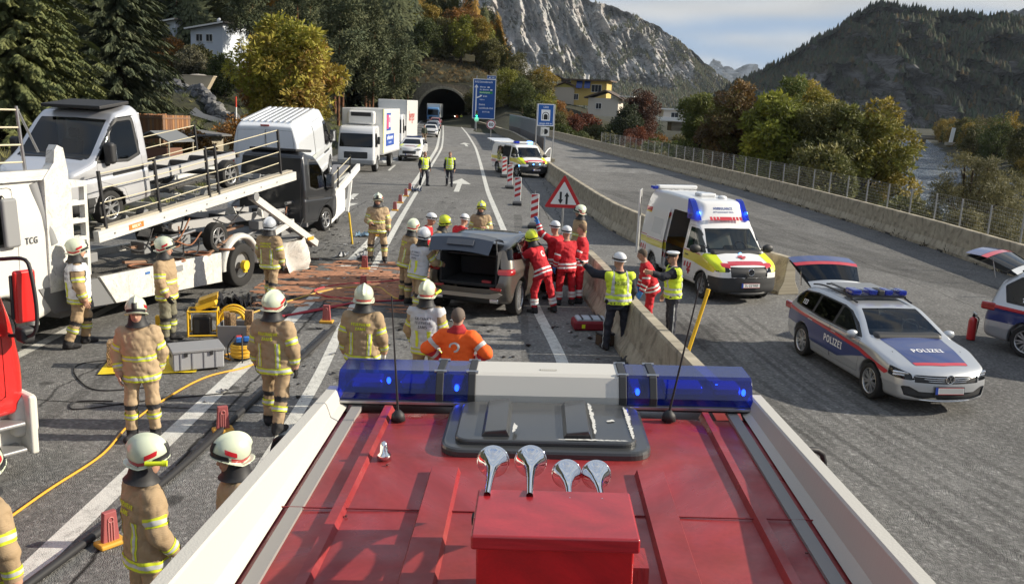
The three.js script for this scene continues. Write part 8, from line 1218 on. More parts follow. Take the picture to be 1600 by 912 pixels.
for (let i = 0; i < nv; i++) { const p = [P[i * 3], P[i * 3 + 1], P[i * 3 + 2]]; let best = torso(p), c = 'torso', tq = 0; for (let b = 0; b < bones.length; b++) { const [d, t1] = cone3(p, bones[b][0], bones[b][1], bones[b][2], bones[b][3]); if (d < best) { best = d; c = bones[b][4]; tq = t1; } } const q = loc(p); cls[i] = c; tt[i] = tq; tx[i] = q[0]; ty[i] = q[1]; tz[i] = q[2]; }
const jv = (i) => { const c = cls[i]; return c === 'upper' ? 0.2 : c === 'fore' ? (0.9 - tt[i]) * 0.25 : c === 'shin' || c === 'foot' ? -0.3 : Math.min(ty[i] - kit.hem, 0.545 - ty[i]); };
const J = new Float32Array(nv); for (let i = 0; i < nv; i++) J[i] = jv(i);
const band = (fn) => { const v = new Float32Array(nv); for (let i = 0; i < nv; i++) v[i] = fn(i); return v; };
// body: one continuous mesh with head and hands joined on
const legC = kit.legs; vcol(g, (() => { let i = -1; return (px, py, pz) => { i++; const n = 1 + 0.16 * fbm3(px * 5 + x, py * 5, pz * 5 + z, 3); let c = legC; if (cls[i] === 'foot' || (cls[i] === 'shin' && tt[i] > (o.kit === 'police' ? 0.97 : 0.86))) c = kit.boots; else if ((cls[i] === 'fore' && tt[i] > 0.8)) c = kit.glove || SKIN; else if (cls[i] === 'torso' && ty[i] > 0.5) c = SKIN; else if (cls[i] === 'shin' && tt[i] < 0.22 && kit.bands === 'fire') c = [0.03, 0.03, 0.034]; else if (jv(i) > 0) c = kit.jacket; return c.map(v => v * n); }; })());
const hy2 = (o.headYaw ?? (R() - 0.5) * 0.6), hp = o.headPitch || 0, hq = new THREE.Quaternion().setFromEuler(new THREE.Euler(lean * 0.55 + hp, tw + hy2, side * 0.5, 'YXZ')), hc = V(...W(0, 0.585, 0.0)).add(V(0, 0.13, 0.025).applyQuaternion(hq)), hM = new THREE.Matrix4().compose(hc, hq, V(1, 1, 1));
const hands = [[eL, wL, true], [eR, wR, false]].map(([a, b, left], k) => { const h = handGeo.clone(); const d = V(...b).sub(V(...a)).normalize(), y = d.clone().negate(), f = V(0, 0, 1).applyQuaternion(q0), zz = f.clone().addScaledVector(y, -f.dot(y)); if (zz.lengthSq() < 0.05) zz.set(0, 1, 0).addScaledVector(y, -y.y); zz.normalize(); const xx = y.clone().cross(zz); if (!left) h.scale(-1, 1, 1); const m = new THREE.Matrix4().makeBasis(xx, y, zz).setPosition(V(...b).addScaledVector(d, 0.01)); h.applyMatrix4(m); if (!left) { const a2 = h.index.array; for (let i = 0; i < a2.length; i += 3) { const q = a2[i]; a2[i] = a2[i + 1]; a2[i + 1] = q; } } const hc2 = (o.glove && (o.glove === 3 || (o.glove === 1) === left)) ? BOOT : (o.gloveC || kit.glove || SKIN); return vcol(h, () => hc2); });
mesh('body', merge([g, headGeo.clone().applyMatrix4(hM), ...hands]), skinM, t);
// clothing
const jk = kit.jacket.join(); if (!jacketMat.has(jk)) jacketMat.set(jk, std(kit.jacket, 0.85, { bumpMap: clothTex, bumpScale: 0.003 }));
const jg = clip(g, null, 0.012, J); mesh('jacket', planeUV(jg, 'x', 'y', [0, 0], [0.25, 0.25]), jacketMat.get(jk), t);
const lay = (nm, v, m, out = 0.017) => { const q = clip(g, null, out, v); if (q.index.count) mesh(nm, q, m, t); };
const isT = (i) => cls[i] === 'torso' || cls[i] === 'thigh', two = (nm, f, h, m1 = bandY, m2 = bandS) => { lay(nm, band(i => { const v = f(i); return v === null ? -1 : h - Math.abs(v); }), m1, 0.016); lay(nm, band(i => { const v = f(i); return v === null ? -1 : h * 0.42 - Math.abs(v); }), m2, 0.019); };
const limb = (nm, c, t0, h, m1, m2) => { for (const sd of [1, -1]) two(nm, i => cls[i] === c && (c === 'shin' ? (P[i * 3] - hip[0]) * sd > -0.01 : tx[i] * sd > 0) ? (tt[i] - t0) * (c === 'shin' ? 0.42 : 0.27) : null, h, m1, m2); };
if (kit.bands === 'fire') { two('hem_band', i => isT(i) ? ty[i] - kit.hem - 0.055 : null, 0.038); limb('sleeve_band', 'upper', 0.62, 0.038); limb('cuff_band', 'fore', 0.62, 0.036); limb('trouser_band', 'shin', 0.42, 0.036); if (!o.vest) { for (const sd of [1, -1]) two('back_stripe', i => isT(i) && tz[i] < 0.02 && ty[i] > kit.hem + 0.1 && ty[i] < 0.27 ? tx[i] - sd * 0.115 : null, 0.026); two('chest_band', i => cls[i] === 'torso' && tz[i] > 0 ? ty[i] - 0.16 : null, 0.036); } }
if (kit.bands === 'medic') { for (const y of [0.02, -0.06]) lay('silver_band', band(i => isT(i) ? 0.02 - Math.abs(ty[i] - y) : -1), bandW); for (const [c, a] of [['upper', 0.75], ['fore', 0.35], ['fore', 0.68], ['shin', 0.5], ['shin', 0.68]]) for (const sd of [1, -1]) lay('silver_band', band(i => cls[i] === c && (c === 'shin' ? P[i * 3] * sd > -0.01 : tx[i] * sd > 0) ? 0.02 - Math.abs((tt[i] - a) * 0.27) : -1), bandW); if (o.cross) { lay('red_cross_disc', band(i => cls[i] === 'torso' && tz[i] < 0 ? 0.068 - Math.hypot(tx[i], ty[i] - 0.33) : -1), bandW, 0.016); lay('red_cross', band(i => cls[i] === 'torso' && tz[i] < 0 ? Math.max(Math.min(0.016 - Math.abs(tx[i]), 0.05 - Math.abs(ty[i] - 0.33)), Math.min(0.05 - Math.abs(tx[i]), 0.016 - Math.abs(ty[i] - 0.33))) : -1), std(MEDR, 0.7), 0.02); } }
if (kit.bands === 'orange') { for (const y of [0.10, -0.02]) lay('silver_band', band(i => isT(i) ? 0.025 - Math.abs(ty[i] - y - 0.1 * Math.abs(tx[i])) : -1), bandS); for (const [c, a] of [['upper', 0.6], ['fore', 0.55]]) for (const sd of [1, -1]) lay('silver_band', band(i => cls[i] === c && tx[i] * sd > 0 ? 0.026 - Math.abs((tt[i] - a) * 0.27) : -1), bandS); for (const sd of [1, -1]) lay('red_sleeve', band(i => cls[i] === 'fore' && tx[i] * sd > 0 ? (tt[i] - 0.05) * 0.25 : -1), std([0.5, 0.02, 0.03], 0.8), 0.0155); lay('back_emblem', band(i => cls[i] === 'torso' && tz[i] < 0 && !(tx[i] > 0.0 && ty[i] < 0.32) ? 0.012 - Math.abs(Math.hypot(tx[i], ty[i] - 0.33) - 0.055) : -1), bandS); lay('collar', band(i => cls[i] === 'torso' ? ty[i] - 0.5 : -1), std([0.4, 0.015, 0.02], 0.8), 0.016); }
const writing = (nm, lines, col, y0, y1, w, out, bg) => { const v = band(i => cls[i] === 'torso' && tz[i] < 0 ? Math.min(ty[i] - y0, y1 - ty[i], w - Math.abs(tx[i])) : -1), q = clip(g, null, out, v); if (!q.index.count) return; const uv = [], pp = q.attributes.position; for (let i = 0; i < pp.count; i++) { const l = loc([pp.getX(i), pp.getY(i), pp.getZ(i)]); uv.push((w - l[0]) / (2 * w), (l[1] - y0) / (y1 - y0)); } q.setAttribute('uv', new THREE.Float32BufferAttribute(uv, 2)); const key = nm + lines.join() + col + bg; if (!jacketMat.has(key)) jacketMat.set(key, new THREE.MeshStandardMaterial({ transparent: true, roughness: 0.6, map: canvasTex(224, Math.round(224 * (y1 - y0) / (2 * w)), (c, Wd, Hd) => { c.clearRect(0, 0, Wd, Hd); if (bg) { c.fillStyle = bg; c.fillRect(0, 0, Wd, Hd); } c.fillStyle = col; c.textAlign = 'center'; const h = Hd / lines.length; lines.forEach((l, i) => { c.font = FONT(h * 0.92); c.fillText(l, Wd / 2, h * (i + 0.84), Wd * 0.97); }); }) })); mesh(nm, q, jacketMat.get(key), t); };
if (o.vest) { const m = { white: vestW, grey: vestG, hivis: hivisM }[o.vest]; lay('vest', band(i => cls[i] === 'torso' || (cls[i] === 'upper' && tt[i] < 0.14) ? Math.min(ty[i] + 0.06, 0.52 - ty[i] - 0.25 * Math.max(0, 0.09 - Math.abs(tx[i]))) : -1), m, 0.03); if (o.vest === 'hivis') { for (const y of [0.02, 0.12]) lay('vest_band', band(i => cls[i] === 'torso' ? 0.022 - Math.abs(ty[i] - y) : -1), bandS, 0.034); for (const sd of [1, -1]) lay('vest_band', band(i => cls[i] === 'torso' && ty[i] > 0.14 ? 0.02 - Math.abs(tx[i] - sd * 0.12) : -1), bandS, 0.034); if (o.kit === 'police') writing('lettering', ['POLIZEI'], '#30343a', 0.30, 0.39, 0.12, 0.036); lay('check_band', band(i => cls[i] === 'torso' && Math.floor(tx[i] * 40 + 100) % 2 ? 0.014 - Math.abs(ty[i] + 0.03) : -1), std([0.03, 0.03, 0.05], 0.6), 0.034); } else { writing('lettering', o.vest === 'white' ? ['GRUPPEN', 'KOMMANDANT'] : ['GK-TANK1', 'FEUERWEHR', 'ZAMS'], '#2c2f36', 0.24, 0.42, 0.13, 0.036, '#b9bcc4'); for (const sd of [1, -1]) lay('vest_stripe', band(i => cls[i] === 'torso' && tz[i] < 0.02 && ty[i] < 0.22 && ty[i] > -0.04 ? 0.022 - Math.abs(tx[i] - sd * 0.085) : -1), bandY, 0.035); } }
else if (kit.text) writing('lettering', kit.text.slice(0, 2), kit.text[2], 0.30, 0.42, 0.135, 0.022);
if (o.kit === 'police') for (const sd of [1, -1]) lay('trouser_stripe', band(i => (cls[i] === 'thigh' || cls[i] === 'shin') && ty[i] < -0.1 && P[i * 3] * sd > 0.1 ? 0.012 - Math.abs(P[i * 3 + 2]) : -1), bandS, 0.004);
// headwear
if (o.hat && o.hat !== 'none') {
const h = part('helmet', t); h.applyMatrix4(new THREE.Matrix4().compose(hc.clone().add(V(0, 0.035, 0).applyQuaternion(hq)), hq, V(1, 1, 1)));
if (o.hat === 'cap') { h.name = 'cap'; mesh('crown', lathe([[0, 0.085], [0.10, 0.085], [0.135, 0.07], [0.13, 0.05], [0.098, 0.03]]), HM.white, h); mesh('cap_band', lathe([[0.098, 0.03], [0.096, -0.01]]), blackM, h); mesh('peak', xf(new THREE.CylinderGeometry(0.12, 0.12, 0.008, 20, 1, false, -0.9, 1.8), [0, -0.012, 0.03], [0.3, 0, 0]), blackM, h); }
else { const k = o.hat === 'white' || o.hat === 'bluewhite' ? 'light' : 'fire', q = helmetParts(k), m = HM[o.hat]; mesh('shell', q.shell, m, h); mesh('rear_band', q.band, o.hat === 'cream' ? redStripeM : blackM, h); mesh('visor', q.visor, blackM, h); if (k === 'fire') { mesh('badge', q.badge, o.hat === 'cream' ? blackM : chromeM, h); if (o.hat === 'cream') mesh('side_flash', q.flash, redStripeM, h); mesh('neck_guard', lathe([[0.098, -0.05], [0.105, -0.1], [0.12, -0.17], [0.15, -0.2]], [0, 0, -0.035], null, 20), blackM, h); if (o.torch) mesh('torch', merge([cyl(0.018, 0.018, 0.14, [-0.14, -0.005, 0.06], [1.45, 0, 0.1]), cyl(0.024, 0.024, 0.04, [-0.14, 0.003, 0.14], [1.45, 0, 0.1])]), hiYelM, h); } }
} else { const hg = clip(headGeo, (px, py, pz) => Math.min(py - 0.035 + Math.max(0, -pz) * 1.3 - Math.max(0, pz - 0.02) * 0.55, 1), 0.009); mesh('hair', hg.applyMatrix4(hM), std(o.hair || [0.10, 0.075, 0.055], 0.9), t); }
return t;
}
const A_HANG = [[0.18, -1, 0.05], [0.04, -1, 0.25]], mir = (a) => a.map(v => [-v[0], v[1], v[2]]), HIPS_L = [[0.8, -0.75, -0.2], [-0.55, -0.62, 0.45]], HIPS_R = mir(HIPS_L), FOLD_L = [[0.25, -1, 0.3], [-0.75, 0.1, 0.65]];
const STEP = { legL: [[0.05, -1, 0.28], [0.02, -1, -0.08]], legR: [[-0.05, -1, -0.16], [-0.03, -1, -0.38]] };
// left group
person('firefighter in white vest and cream helmet facing the transporter cab', -7.6, -15.3, 2.2, { hat: 'cream', vest: 'white', ...STEP, s: 1.03 });
person('firefighter with grey green trousers seen from the side beside the transporter skirt', -6.25, -15.8, 1.55, { hat: 'cream', mod: { legs: [0.17, 0.16, 0.11] }, armR: [[-0.25, -1, 0.1], [0.0, -0.9, 0.45]], glove: 3, s: 1.03 });
person('firefighter with glasses facing the camera, arms behind, beside the yellow tarpaulin', -4.78, -11.15, 0.12, { hat: 'cream', armL: [[0.3, -1, -0.15], [-0.2, -0.9, -0.2]], armR: [[-0.35, -1, -0.1], [0.15, -0.9, 0.3]], mod: { jacket: TANL, legs: TANL }, s: 1.03 });
person('firefighter in silver helmet with back turned before the transporter arm', -5.3, -19.2, 2.75, { hat: 'silver', mod: { text: ['FEUERWEHR', 'LANDECK', '#d8e020'] }, glove: 3, ...STEP, s: 1.02 });
person('firefighter with name on cream helmet walking away beside the cable reel', -3.2, -11.75, 2.95, { hat: 'cream', ...STEP, glove: 3, s: 1.04, armR: [[-0.28, -1, 0.0], [-0.05, -1, 0.15]] });
person('lone firefighter facing the camera on the double lines beyond the spill', -3.85, -24.95, 0.1, { hat: 'cream', mod: { jacket: TANL, legs: TANL }, glove: 3, s: 1.03, armR: [[-0.3, -1, 0.25], [0.5, -0.3, 0.8]], armL: [[0.25, -1, 0.0], [0.1, -1, 0.2]], legL: [[0.16, -1, 0], [0.05, -1, 0]], legR: [[-0.16, -1, 0], [-0.05, -1, 0]] });
// round the wrecked car
person('firefighter in cream helmet stooping behind the grey vested one', -2.42, -19.9, 2.1, { hat: 'cream', lean: 0.22, armL: [[0.2, -0.9, 0.5], [-0.1, -0.3, 1]], armR: [[-0.2, -0.9, 0.4], [0, -0.5, 0.9]], s: 1.02 });
person('firefighter in grey vest and silver helmet reaching into the left side of the car', -2.02, -18.7, 2.45, { hat: 'silver', vest: 'grey', lean: 0.2, armR: [[-0.3, -0.8, 0.5], [0.1, -0.3, 1]], armL: [[0.25, -0.9, 0.4], [0, -0.5, 0.9]], ...STEP, s: 1.02 });
person('firefighter in yellow helmet bending at the front left of the car', -1.95, -21.5, 1.5, { hat: 'yellow', lean: 0.4, armL: [[0.2, -0.7, 0.7], [0, -0.3, 1]], s: 1.0 });
person('paramedic in white helmet half hidden behind the yellow helmeted firefighter', -2.3, -22.1, 1.6, { kit: 'medic', hat: 'white', lean: 0.3, s: 0.99 });
person('second white helmeted helper stooping beside the car windscreen', -1.5, -22.4, 2.4, { kit: 'medic', hat: 'white', lean: 0.45, s: 0.98 });
person('firefighter in yellow helmet facing the camera behind the car roof', -0.95, -24.6, 0.15, { hat: 'yellow', armL: FOLD_L, s: 1.0 });
person('firefighter in cream helmet standing with back to the camera left of the grey vest', -2.14, -12.55, 3.05, { hat: 'cream', s: 1.02, gloveC: [0.6, 0.6, 0.6] });
person('firefighter in grey vest with back to the camera beside the orange jacketed man', -1.25, -13.0, 2.95, { hat: 'cream', vest: 'grey', torch: true, armL: [[0.32, -1, 0.1], [-0.15, -0.9, 0.4]], armR: [[-0.32, -1, 0.1], [0.15, -0.9, 0.4]], s: 1.02 });
person('bareheaded man in orange jacket with hands on hips and back to the camera', -0.70, -11.85, 3.0, { kit: 'orange', hat: 'none', hair: [0.14, 0.11, 0.09], armL: HIPS_L, armR: HIPS_R, s: 1.0, group: 'other people' });
person('paramedic in yellow helmet leaning into the right side of the car', 0.66, -19.45, -2.25, { kit: 'medic', hat: 'yellow', lean: 0.5, cross: true, armL: [[0.15, -0.55, 0.85], [-0.1, -0.2, 1]], armR: [[-0.2, -0.8, 0.6], [0.1, -0.75, 0.7]], legL: [[0.12, -1, 0.22], [0.02, -1, -0.1]], legR: [[-0.2, -1, -0.22], [-0.1, -1, -0.25]], s: 1.02 });
person('paramedic in white helmet with raised blue gloved hand over the car roof', 1.0, -20.9, -2.3, { kit: 'medic', hat: 'white', armL: [[0.35, 0.5, 0.75], [0.1, 0.9, 0.4]], s: 1.02 });
person('paramedic in white helmet with back to the camera, middle of the medics', 1.24, -20.35, -2.7, { kit: 'medic', hat: 'white', lean: 0.1, s: 1.0 });
person('tall bareheaded paramedic in red standing right of the other medics', 1.58, -20.7, -1.75, { kit: 'medic', hat: 'none', hair: [0.16, 0.10, 0.06], armL: [[0.2, -0.95, 0.3], [0, -0.9, 0.4]], s: 1.04 });
person('firefighter in cream helmet standing behind the red medics below the triangle sign', 1.75, -24.2, -1.3, { hat: 'cream', s: 1.02 });
person('police officer in yellow vest before the barrier, left arm stretched out', 2.02, -16.6, -2.95, { kit: 'police', hat: 'white', vest: 'hivis', headYaw: 0.5, armL: [[0.72, 0.05, 0.6], [0.6, 0.55, 0.55]], glove: 1, armR: [[-0.3, -1, 0.1], [0.0, -0.9, 0.4]], s: 1.02, legL: [[0.12, -1, 0.02], [0.05, -1, 0]], legR: [[-0.12, -1, 0.02], [-0.06, -1, 0]] });
person('police officer in yellow vest and white peaked cap behind the barrier', 3.2, -17.45, -1.5, { kit: 'police', hat: 'cap', vest: 'hivis', armL: [[0.2, -0.3, 0.95], [0, 0.3, 1]], s: 1.02 });
person('paramedic in red between the two police officers behind the barrier', 2.9, -18.3, -1.6, { kit: 'medic', hat: 'none', lean: 0.35, s: 0.98 });
// foreground
person('firefighter with black glove and cream helmet cut off by the left edge', -3.9, -6.2, 2.6, { hat: 'cream', glove: 3, cell: 0.0115, armR: [[-0.3, -1, 0.05], [-0.12, -1, 0.12]], s: 1.02 });
person('firefighter with yellow torch on the helmet seen from behind, nearest the camera', -2.86, -6.62, 2.35, { hat: 'cream', torch: true, cell: 0.0115, headYaw: -0.5, headPitch: 0.12, armR: [[-0.32, -1, 0.02], [0.1, -0.8, 0.6]], s: 1.0 });
person('firefighter facing left with hand hanging, half hidden by the white roof rail', -2.16, -6.85, -1.25, { hat: 'cream', cell: 0.0115, armR: [[-0.3, -0.95, 0.25], [-0.1, -0.95, 0.25]], s: 0.98 });
// far figures
const FARC = 0.024;
person('officer in yellow vest walking on the left of the double lines', -4.95, -48, 0.5, { kit: 'police', hat: 'none', vest: 'hivis', hair: [0.2, 0.13, 0.1], ...STEP, cell: FARC, s: 1.02 });
person('officer in yellow vest walking towards the camera above the lane arrow', -3.62, -48.2, 0.05, { kit: 'police', hat: 'none', vest: 'hivis', hair: [0.2, 0.13, 0.1], ...STEP, cell: FARC, s: 1.04 });
person('firefighter standing at the open side door of the minivan ambulance', -1.15, -59.2, 2.0, { hat: 'none', mod: { jacket: [0.16, 0.14, 0.08], legs: [0.05, 0.05, 0.05] }, cell: FARC });
person('person in dark jacket and light trousers beside the queued cars', -10.2, -98, 0.4, { kit: 'plain', hat: 'none', cell: FARC, group: 'other people' });
person('helper in yellow vest at the right foot of the tunnel mouth', -11.9, -186, 0.2, { kit: 'police', hat: 'none', vest: 'hivis', cell: 0.04 });
person('helper in pale orange vest beside the tunnel wall, left of the yellow vest', -12.9, -187, 0.2, { kit: 'orange', hat: 'none', cell: 0.04, group: 'other people' });
// ================================================================ RESCUE EQUIPMENT, HOSES, DEBRIS
const yelP = std([0.72, 0.44, 0.02], 0.45), greyBoxM = std([0.20, 0.205, 0.215], 0.55), woodM = new THREE.MeshStandardMaterial({ map: barkTex, color: C(0.75, 0.55, 0.34), roughness: 0.85 });
{
const R = rng(61);
// yellow tarpaulin, slightly rumpled
const tg = gridMesh(range(-0.75, 0.75, 0.06), range(-0.55, 0.55, 0.06), (x, z) => 0.014 + 0.012 * (1 + fbm2(x * 3, z * 3, 3)) );
const tp = mesh('tarpaulin', tg, std([0.72, 0.55, 0.02], 0.6)); tp.position.set(-5.95, 0, -14.35); tp.rotation.y = 0.22; tag(tp, 'yellow tarpaulin spread on the asphalt under the tools', 'tarpaulin');
const crate = (x, z, t, w, h, d, label, lid) => { const c = thing('tool_case', label, 'case', [x, 0.04, z], t, 'grey cases'); mesh('body', rbox(w, h, d, 0.02, [0, h / 2, 0]), std([0.36, 0.37, 0.39], 0.55), c); mesh('lid', rbox(w + 0.04, 0.05, d + 0.04, 0.015, [0, h + 0.015, 0]), std([0.25, 0.255, 0.265], 0.6), c); for (const s of [-1, 1]) mesh('handle_recess', box(0.012, 0.05, 0.16, [s * w / 2 + s * 0.002, h * 0.68, 0]), blackM, c); for (let i = 0; i < 4; i++) mesh('rib', box(0.02, h * 0.9, 0.012, [-w * 0.35 + i * w * 0.23, h / 2, d / 2 + 0.005]), std([0.3, 0.31, 0.33], 0.55), c); for (const x of [-0.2, 0.2]) mesh('latch', box(0.05, 0.07, 0.02, [x * w / 0.8, h * 0.9, d / 2 + 0.012]), blackM, c); return c; };
crate(-5.22, -14.35, 0.5, 0.80, 0.30, 0.55, 'closed grey plastic tool case with cable on top beside the tarpaulin');
const oc = thing('open_case', 'open grey crate in front of the wooden blocks', 'case', [-4.95, 0, -15.85], 0.1, 'grey cases'); mesh('front', rbox(0.7, 0.4, 0.03, 0.01, [0, 0.2, 0.22]), greyBoxM, oc); mesh('back', rbox(0.7, 0.4, 0.03, 0.01, [0, 0.2, -0.22]), greyBoxM, oc); for (const s of [-1, 1]) mesh('end', rbox(0.03, 0.4, 0.42, 0.01, [s * 0.34, 0.2, 0]), greyBoxM, oc); mesh('base', box(0.66, 0.02, 0.42, [0, 0.015, 0]), greyBoxM, oc);
[[-5.2, 0.42, -15.9, 0.1, 0.3, 'upright wooden block in the crate, left'], [-5.06, 0.42, -15.8, 0.1, 0.3, 'upright wooden block in the crate, second'], [-4.78, 0.42, -15.85, 0.14, 0.42, 'tallest upright wooden block in the crate'], [-4.68, 0.28, -15.7, 0.2, 0.2, 'short square wooden block at the right of the crate'], [-4.92, 0.2, -15.75, 0.28, 0.12, 'flat wooden block lying in the crate']].forEach(([x, y, z, w, h, l], i) => { const b = mesh('wooden_block', rbox(w, h, 0.1, 0.006), woodM); b.position.set(x, y + 0.02, z); b.rotation.set(0, R() * 0.6, (R() - 0.5) * 0.15); tag(b, l, 'wooden block', 'wooden support blocks'); });
const bx = thing('carton', 'brown step block standing on the tarpaulin behind the facing firefighter', 'block', [-6.45, 0.045, -14.2], 0.3); mesh('lower_block', rbox(0.34, 0.24, 0.26, 0.01, [0, 0.12, 0]), woodM, bx); mesh('upper_block', rbox(0.2, 0.16, 0.25, 0.01, [-0.06, 0.32, 0]), woodM, bx);
// hydraulic power unit with hose reel
const u = thing('hydraulic_unit', 'yellow hydraulic power unit with hose reel beside the standing firefighter', 'machine', [-5.75, 0, -16.35], 0.25), fr = (a, b) => mesh('frame_tube', rod(a, b, 0.018), yelP, u);
for (const x of [-0.3, 0.22]) for (const z of [-0.18, 0.18]) fr([x, 0.02, z], [x, 0.5, z]); for (const z of [-0.18, 0.18]) { fr([-0.3, 0.5, z], [0.22, 0.5, z]); fr([-0.3, 0.04, z], [0.22, 0.04, z]); } for (const x of [-0.3, 0.22]) fr([x, 0.5, -0.18], [x, 0.5, 0.18]);
mesh('engine', rbox(0.34, 0.34, 0.28, 0.04, [-0.06, 0.22, 0]), blackM, u); mesh('tank', rbox(0.4, 0.12, 0.3, 0.03, [0.02, 0.6, -0.02], [0, 0, 0.35]), yelP, u); for (let i = 0; i < 4; i++) mesh('cooling_rib', box(0.36, 0.012, 0.31, [0.06, 0.67 + i * 0.026, -0.02], [0, 0, 0.35]), std([0.5, 0.3, 0.02], 0.5), u);
for (const z of [-0.1, 0.14]) mesh('reel_flange', xf(new THREE.TorusGeometry(0.26, 0.02, 8, 28), [0.5, 0.3, z]), yelP, u); for (let i = 0; i < 5; i++) mesh('hose_winding', xf(new THREE.TorusGeometry(0.19 + (i % 2) * 0.02, 0.024, 6, 26), [0.5, 0.3, -0.08 + i * 0.045]), std([0.75, 0.48, 0.02], 0.5), u); mesh('reel_hub', cyl(0.07, 0.07, 0.3, [0.5, 0.3, 0.02], [Math.PI / 2, 0, 0]), metalM, u); mesh('foot_bar', box(0.5, 0.05, 0.08, [0.5, 0.03, 0.2]), yelP, u);
for (const [x, z, a, l] of [[-5.62, -14.95, 0.75, 'rear yellow rescue ram lying behind the grey case'], [-5.35, -14.98, 0.7, 'front yellow rescue ram lying behind the grey case']]) { const r = thing('rescue_ram', l, 'ram', [x, 0.38, z], a, 'yellow rescue rams'); r.rotation.order = 'YXZ'; r.rotation.x = 0; mesh('cylinder', cyl(0.055, 0.055, 0.5, [0, 0, 0], [Math.PI / 2, 0, 0]), yelP, r); mesh('piston', cyl(0.032, 0.032, 0.3, [0, 0, 0.4], [Math.PI / 2, 0, 0]), chromeM, r); mesh('claw', rbox(0.1, 0.08, 0.09, 0.02, [0, 0, 0.57]), blackM, r); mesh('grip', rbox(0.09, 0.12, 0.16, 0.03, [0, 0.02, -0.3]), blackM, r); r.position.y = 0.07; }
const pe = thing('hand_pump', 'small yellow hand pump standing left of the hydraulic unit', 'pump', [-6.5, 0, -16.0], 0.2); mesh('stand', rbox(0.1, 0.42, 0.1, 0.02, [0, 0.23, 0]), yelP, pe); mesh('base', rbox(0.22, 0.04, 0.3, 0.01, [0, 0.02, 0]), blackM, pe); mesh('lever', rod([0, 0.4, 0], [0.12, 0.55, 0.1], 0.015), metalM, pe);
const we = thing('wedge', 'yellow plastic wedge lying right of the hydraulic unit', 'wedge', [-5.05, 0, -16.45], -0.3); mesh('body', ext(shape([[0, 0], [0.45, 0], [0.45, 0.2], [0.3, 0.2]]), 0.18, null, null, 0.005), yelP, we); mesh('grip', box(0.1, 0.03, 0.19, [0.37, 0.215, 0.09]), blackM, we);
const re = thing('cable_reel', 'cable reel wound with yellow cable and blue plugs beside walking firefighter', 'cable reel', [-4.62, 0, -14.9], 0.3); for (let i = 0; i < 7; i++) mesh('cable_winding', xf(new THREE.TorusGeometry(0.17 + (i % 2) * 0.015, 0.02, 6, 26), [0, 0.08 + i * 0.032, 0], [Math.PI / 2, 0, 0]), std([0.70, 0.40, 0.03], 0.5), re); for (const a of [0, 1.57, 3.14, 4.71]) mesh('stand_leg', tube([[Math.cos(a) * 0.23, 0, Math.sin(a) * 0.23], [Math.cos(a) * 0.23, 0.25, Math.sin(a) * 0.23], [Math.cos(a) * 0.12, 0.42, Math.sin(a) * 0.12]], 0.012, 12, 6), blackM, re); mesh('drum', cyl(0.14, 0.14, 0.3, [0, 0.17, 0]), blackM, re); for (const [a, c] of [[0.3, [0.03, 0.16, 0.5]], [2.2, [0.03, 0.16, 0.5]], [4, [0.5, 0.04, 0.04]]]) mesh('socket', rbox(0.1, 0.09, 0.08, 0.02, [Math.cos(a) * 0.08, 0.37, Math.sin(a) * 0.08]), std(c, 0.5), re);
const line = (nm, lb, cat, pts, r, m, n = 90) => tag(mesh(nm, tube(pts.map(p => [p[0], r + 0.003 + (p[2] || 0), p[1]]), r, n, 7), m), lb, cat, 'hoses and cables');
line('cable', 'orange yellow cable running from the reel to the left foreground', 'cable', [[-5.3, -7.6], [-5.18, -9.4], [-5.05, -10.5], [-5.16, -11.6], [-5.1, -12.6], [-4.86, -13.8], [-4.4, -14.45], [-4.3, -14.9], [-4.75, -15.25], [-5.0, -15.0], [-4.8, -14.8]], 0.016, std([0.72, 0.36, 0.03], 0.6), 140);
line('hose', 'red hydraulic hose looped on the road beside the spill', 'hose', [[-4.95, -17.8], [-4.1, -18.7], [-3.5, -19.8], [-4.2, -20.0], [-4.65, -20.6], [-4.2, -21.4], [-3.2, -22.0], [-2.6, -22.6]], 0.022, std([0.42, 0.03, 0.045], 0.6));
line('hose', 'second red hose running straight to the wrecked car', 'hose', [[-5.1, -17.4], [-4.3, -18.6], [-3.4, -19.6], [-2.4, -20.0], [-1.7, -20.2]], 0.02, std([0.36, 0.03, 0.05], 0.6));
line('hose', 'yellow hose lying across the spill towards the car', 'hose', [[-5.6, -17.6], [-5.1, -19.0], [-4.2, -20.9], [-3.3, -21.3], [-2.9, -20.6], [-2.6, -20.1], [-2.2, -20.4]], 0.02, std([0.52, 0.34, 0.07], 0.7));
line('hose', 'thick black hose lying along the gore from the foreground', 'hose', [[-4.35, -7.2], [-3.98, -9.7], [-3.78, -12.7], [-3.6, -15.2], [-3.5, -17.2]], 0.045, blackM);
line('cable', 'thin black cable curling on the asphalt left of the tarpaulin', 'cable', [[-6.0, -14.8], [-7.1, -14.2], [-6.65, -13.3], [-6.2, -12.95], [-5.5, -13.2]], 0.01, blackM); line('cable', 'thin black cable loop behind the facing firefighter', 'cable', [[-4.0, -13.2], [-5.3, -12.6], [-6.2, -12.1], [-6.3, -12.4], [-5.8, -12.5]], 0.01, blackM);
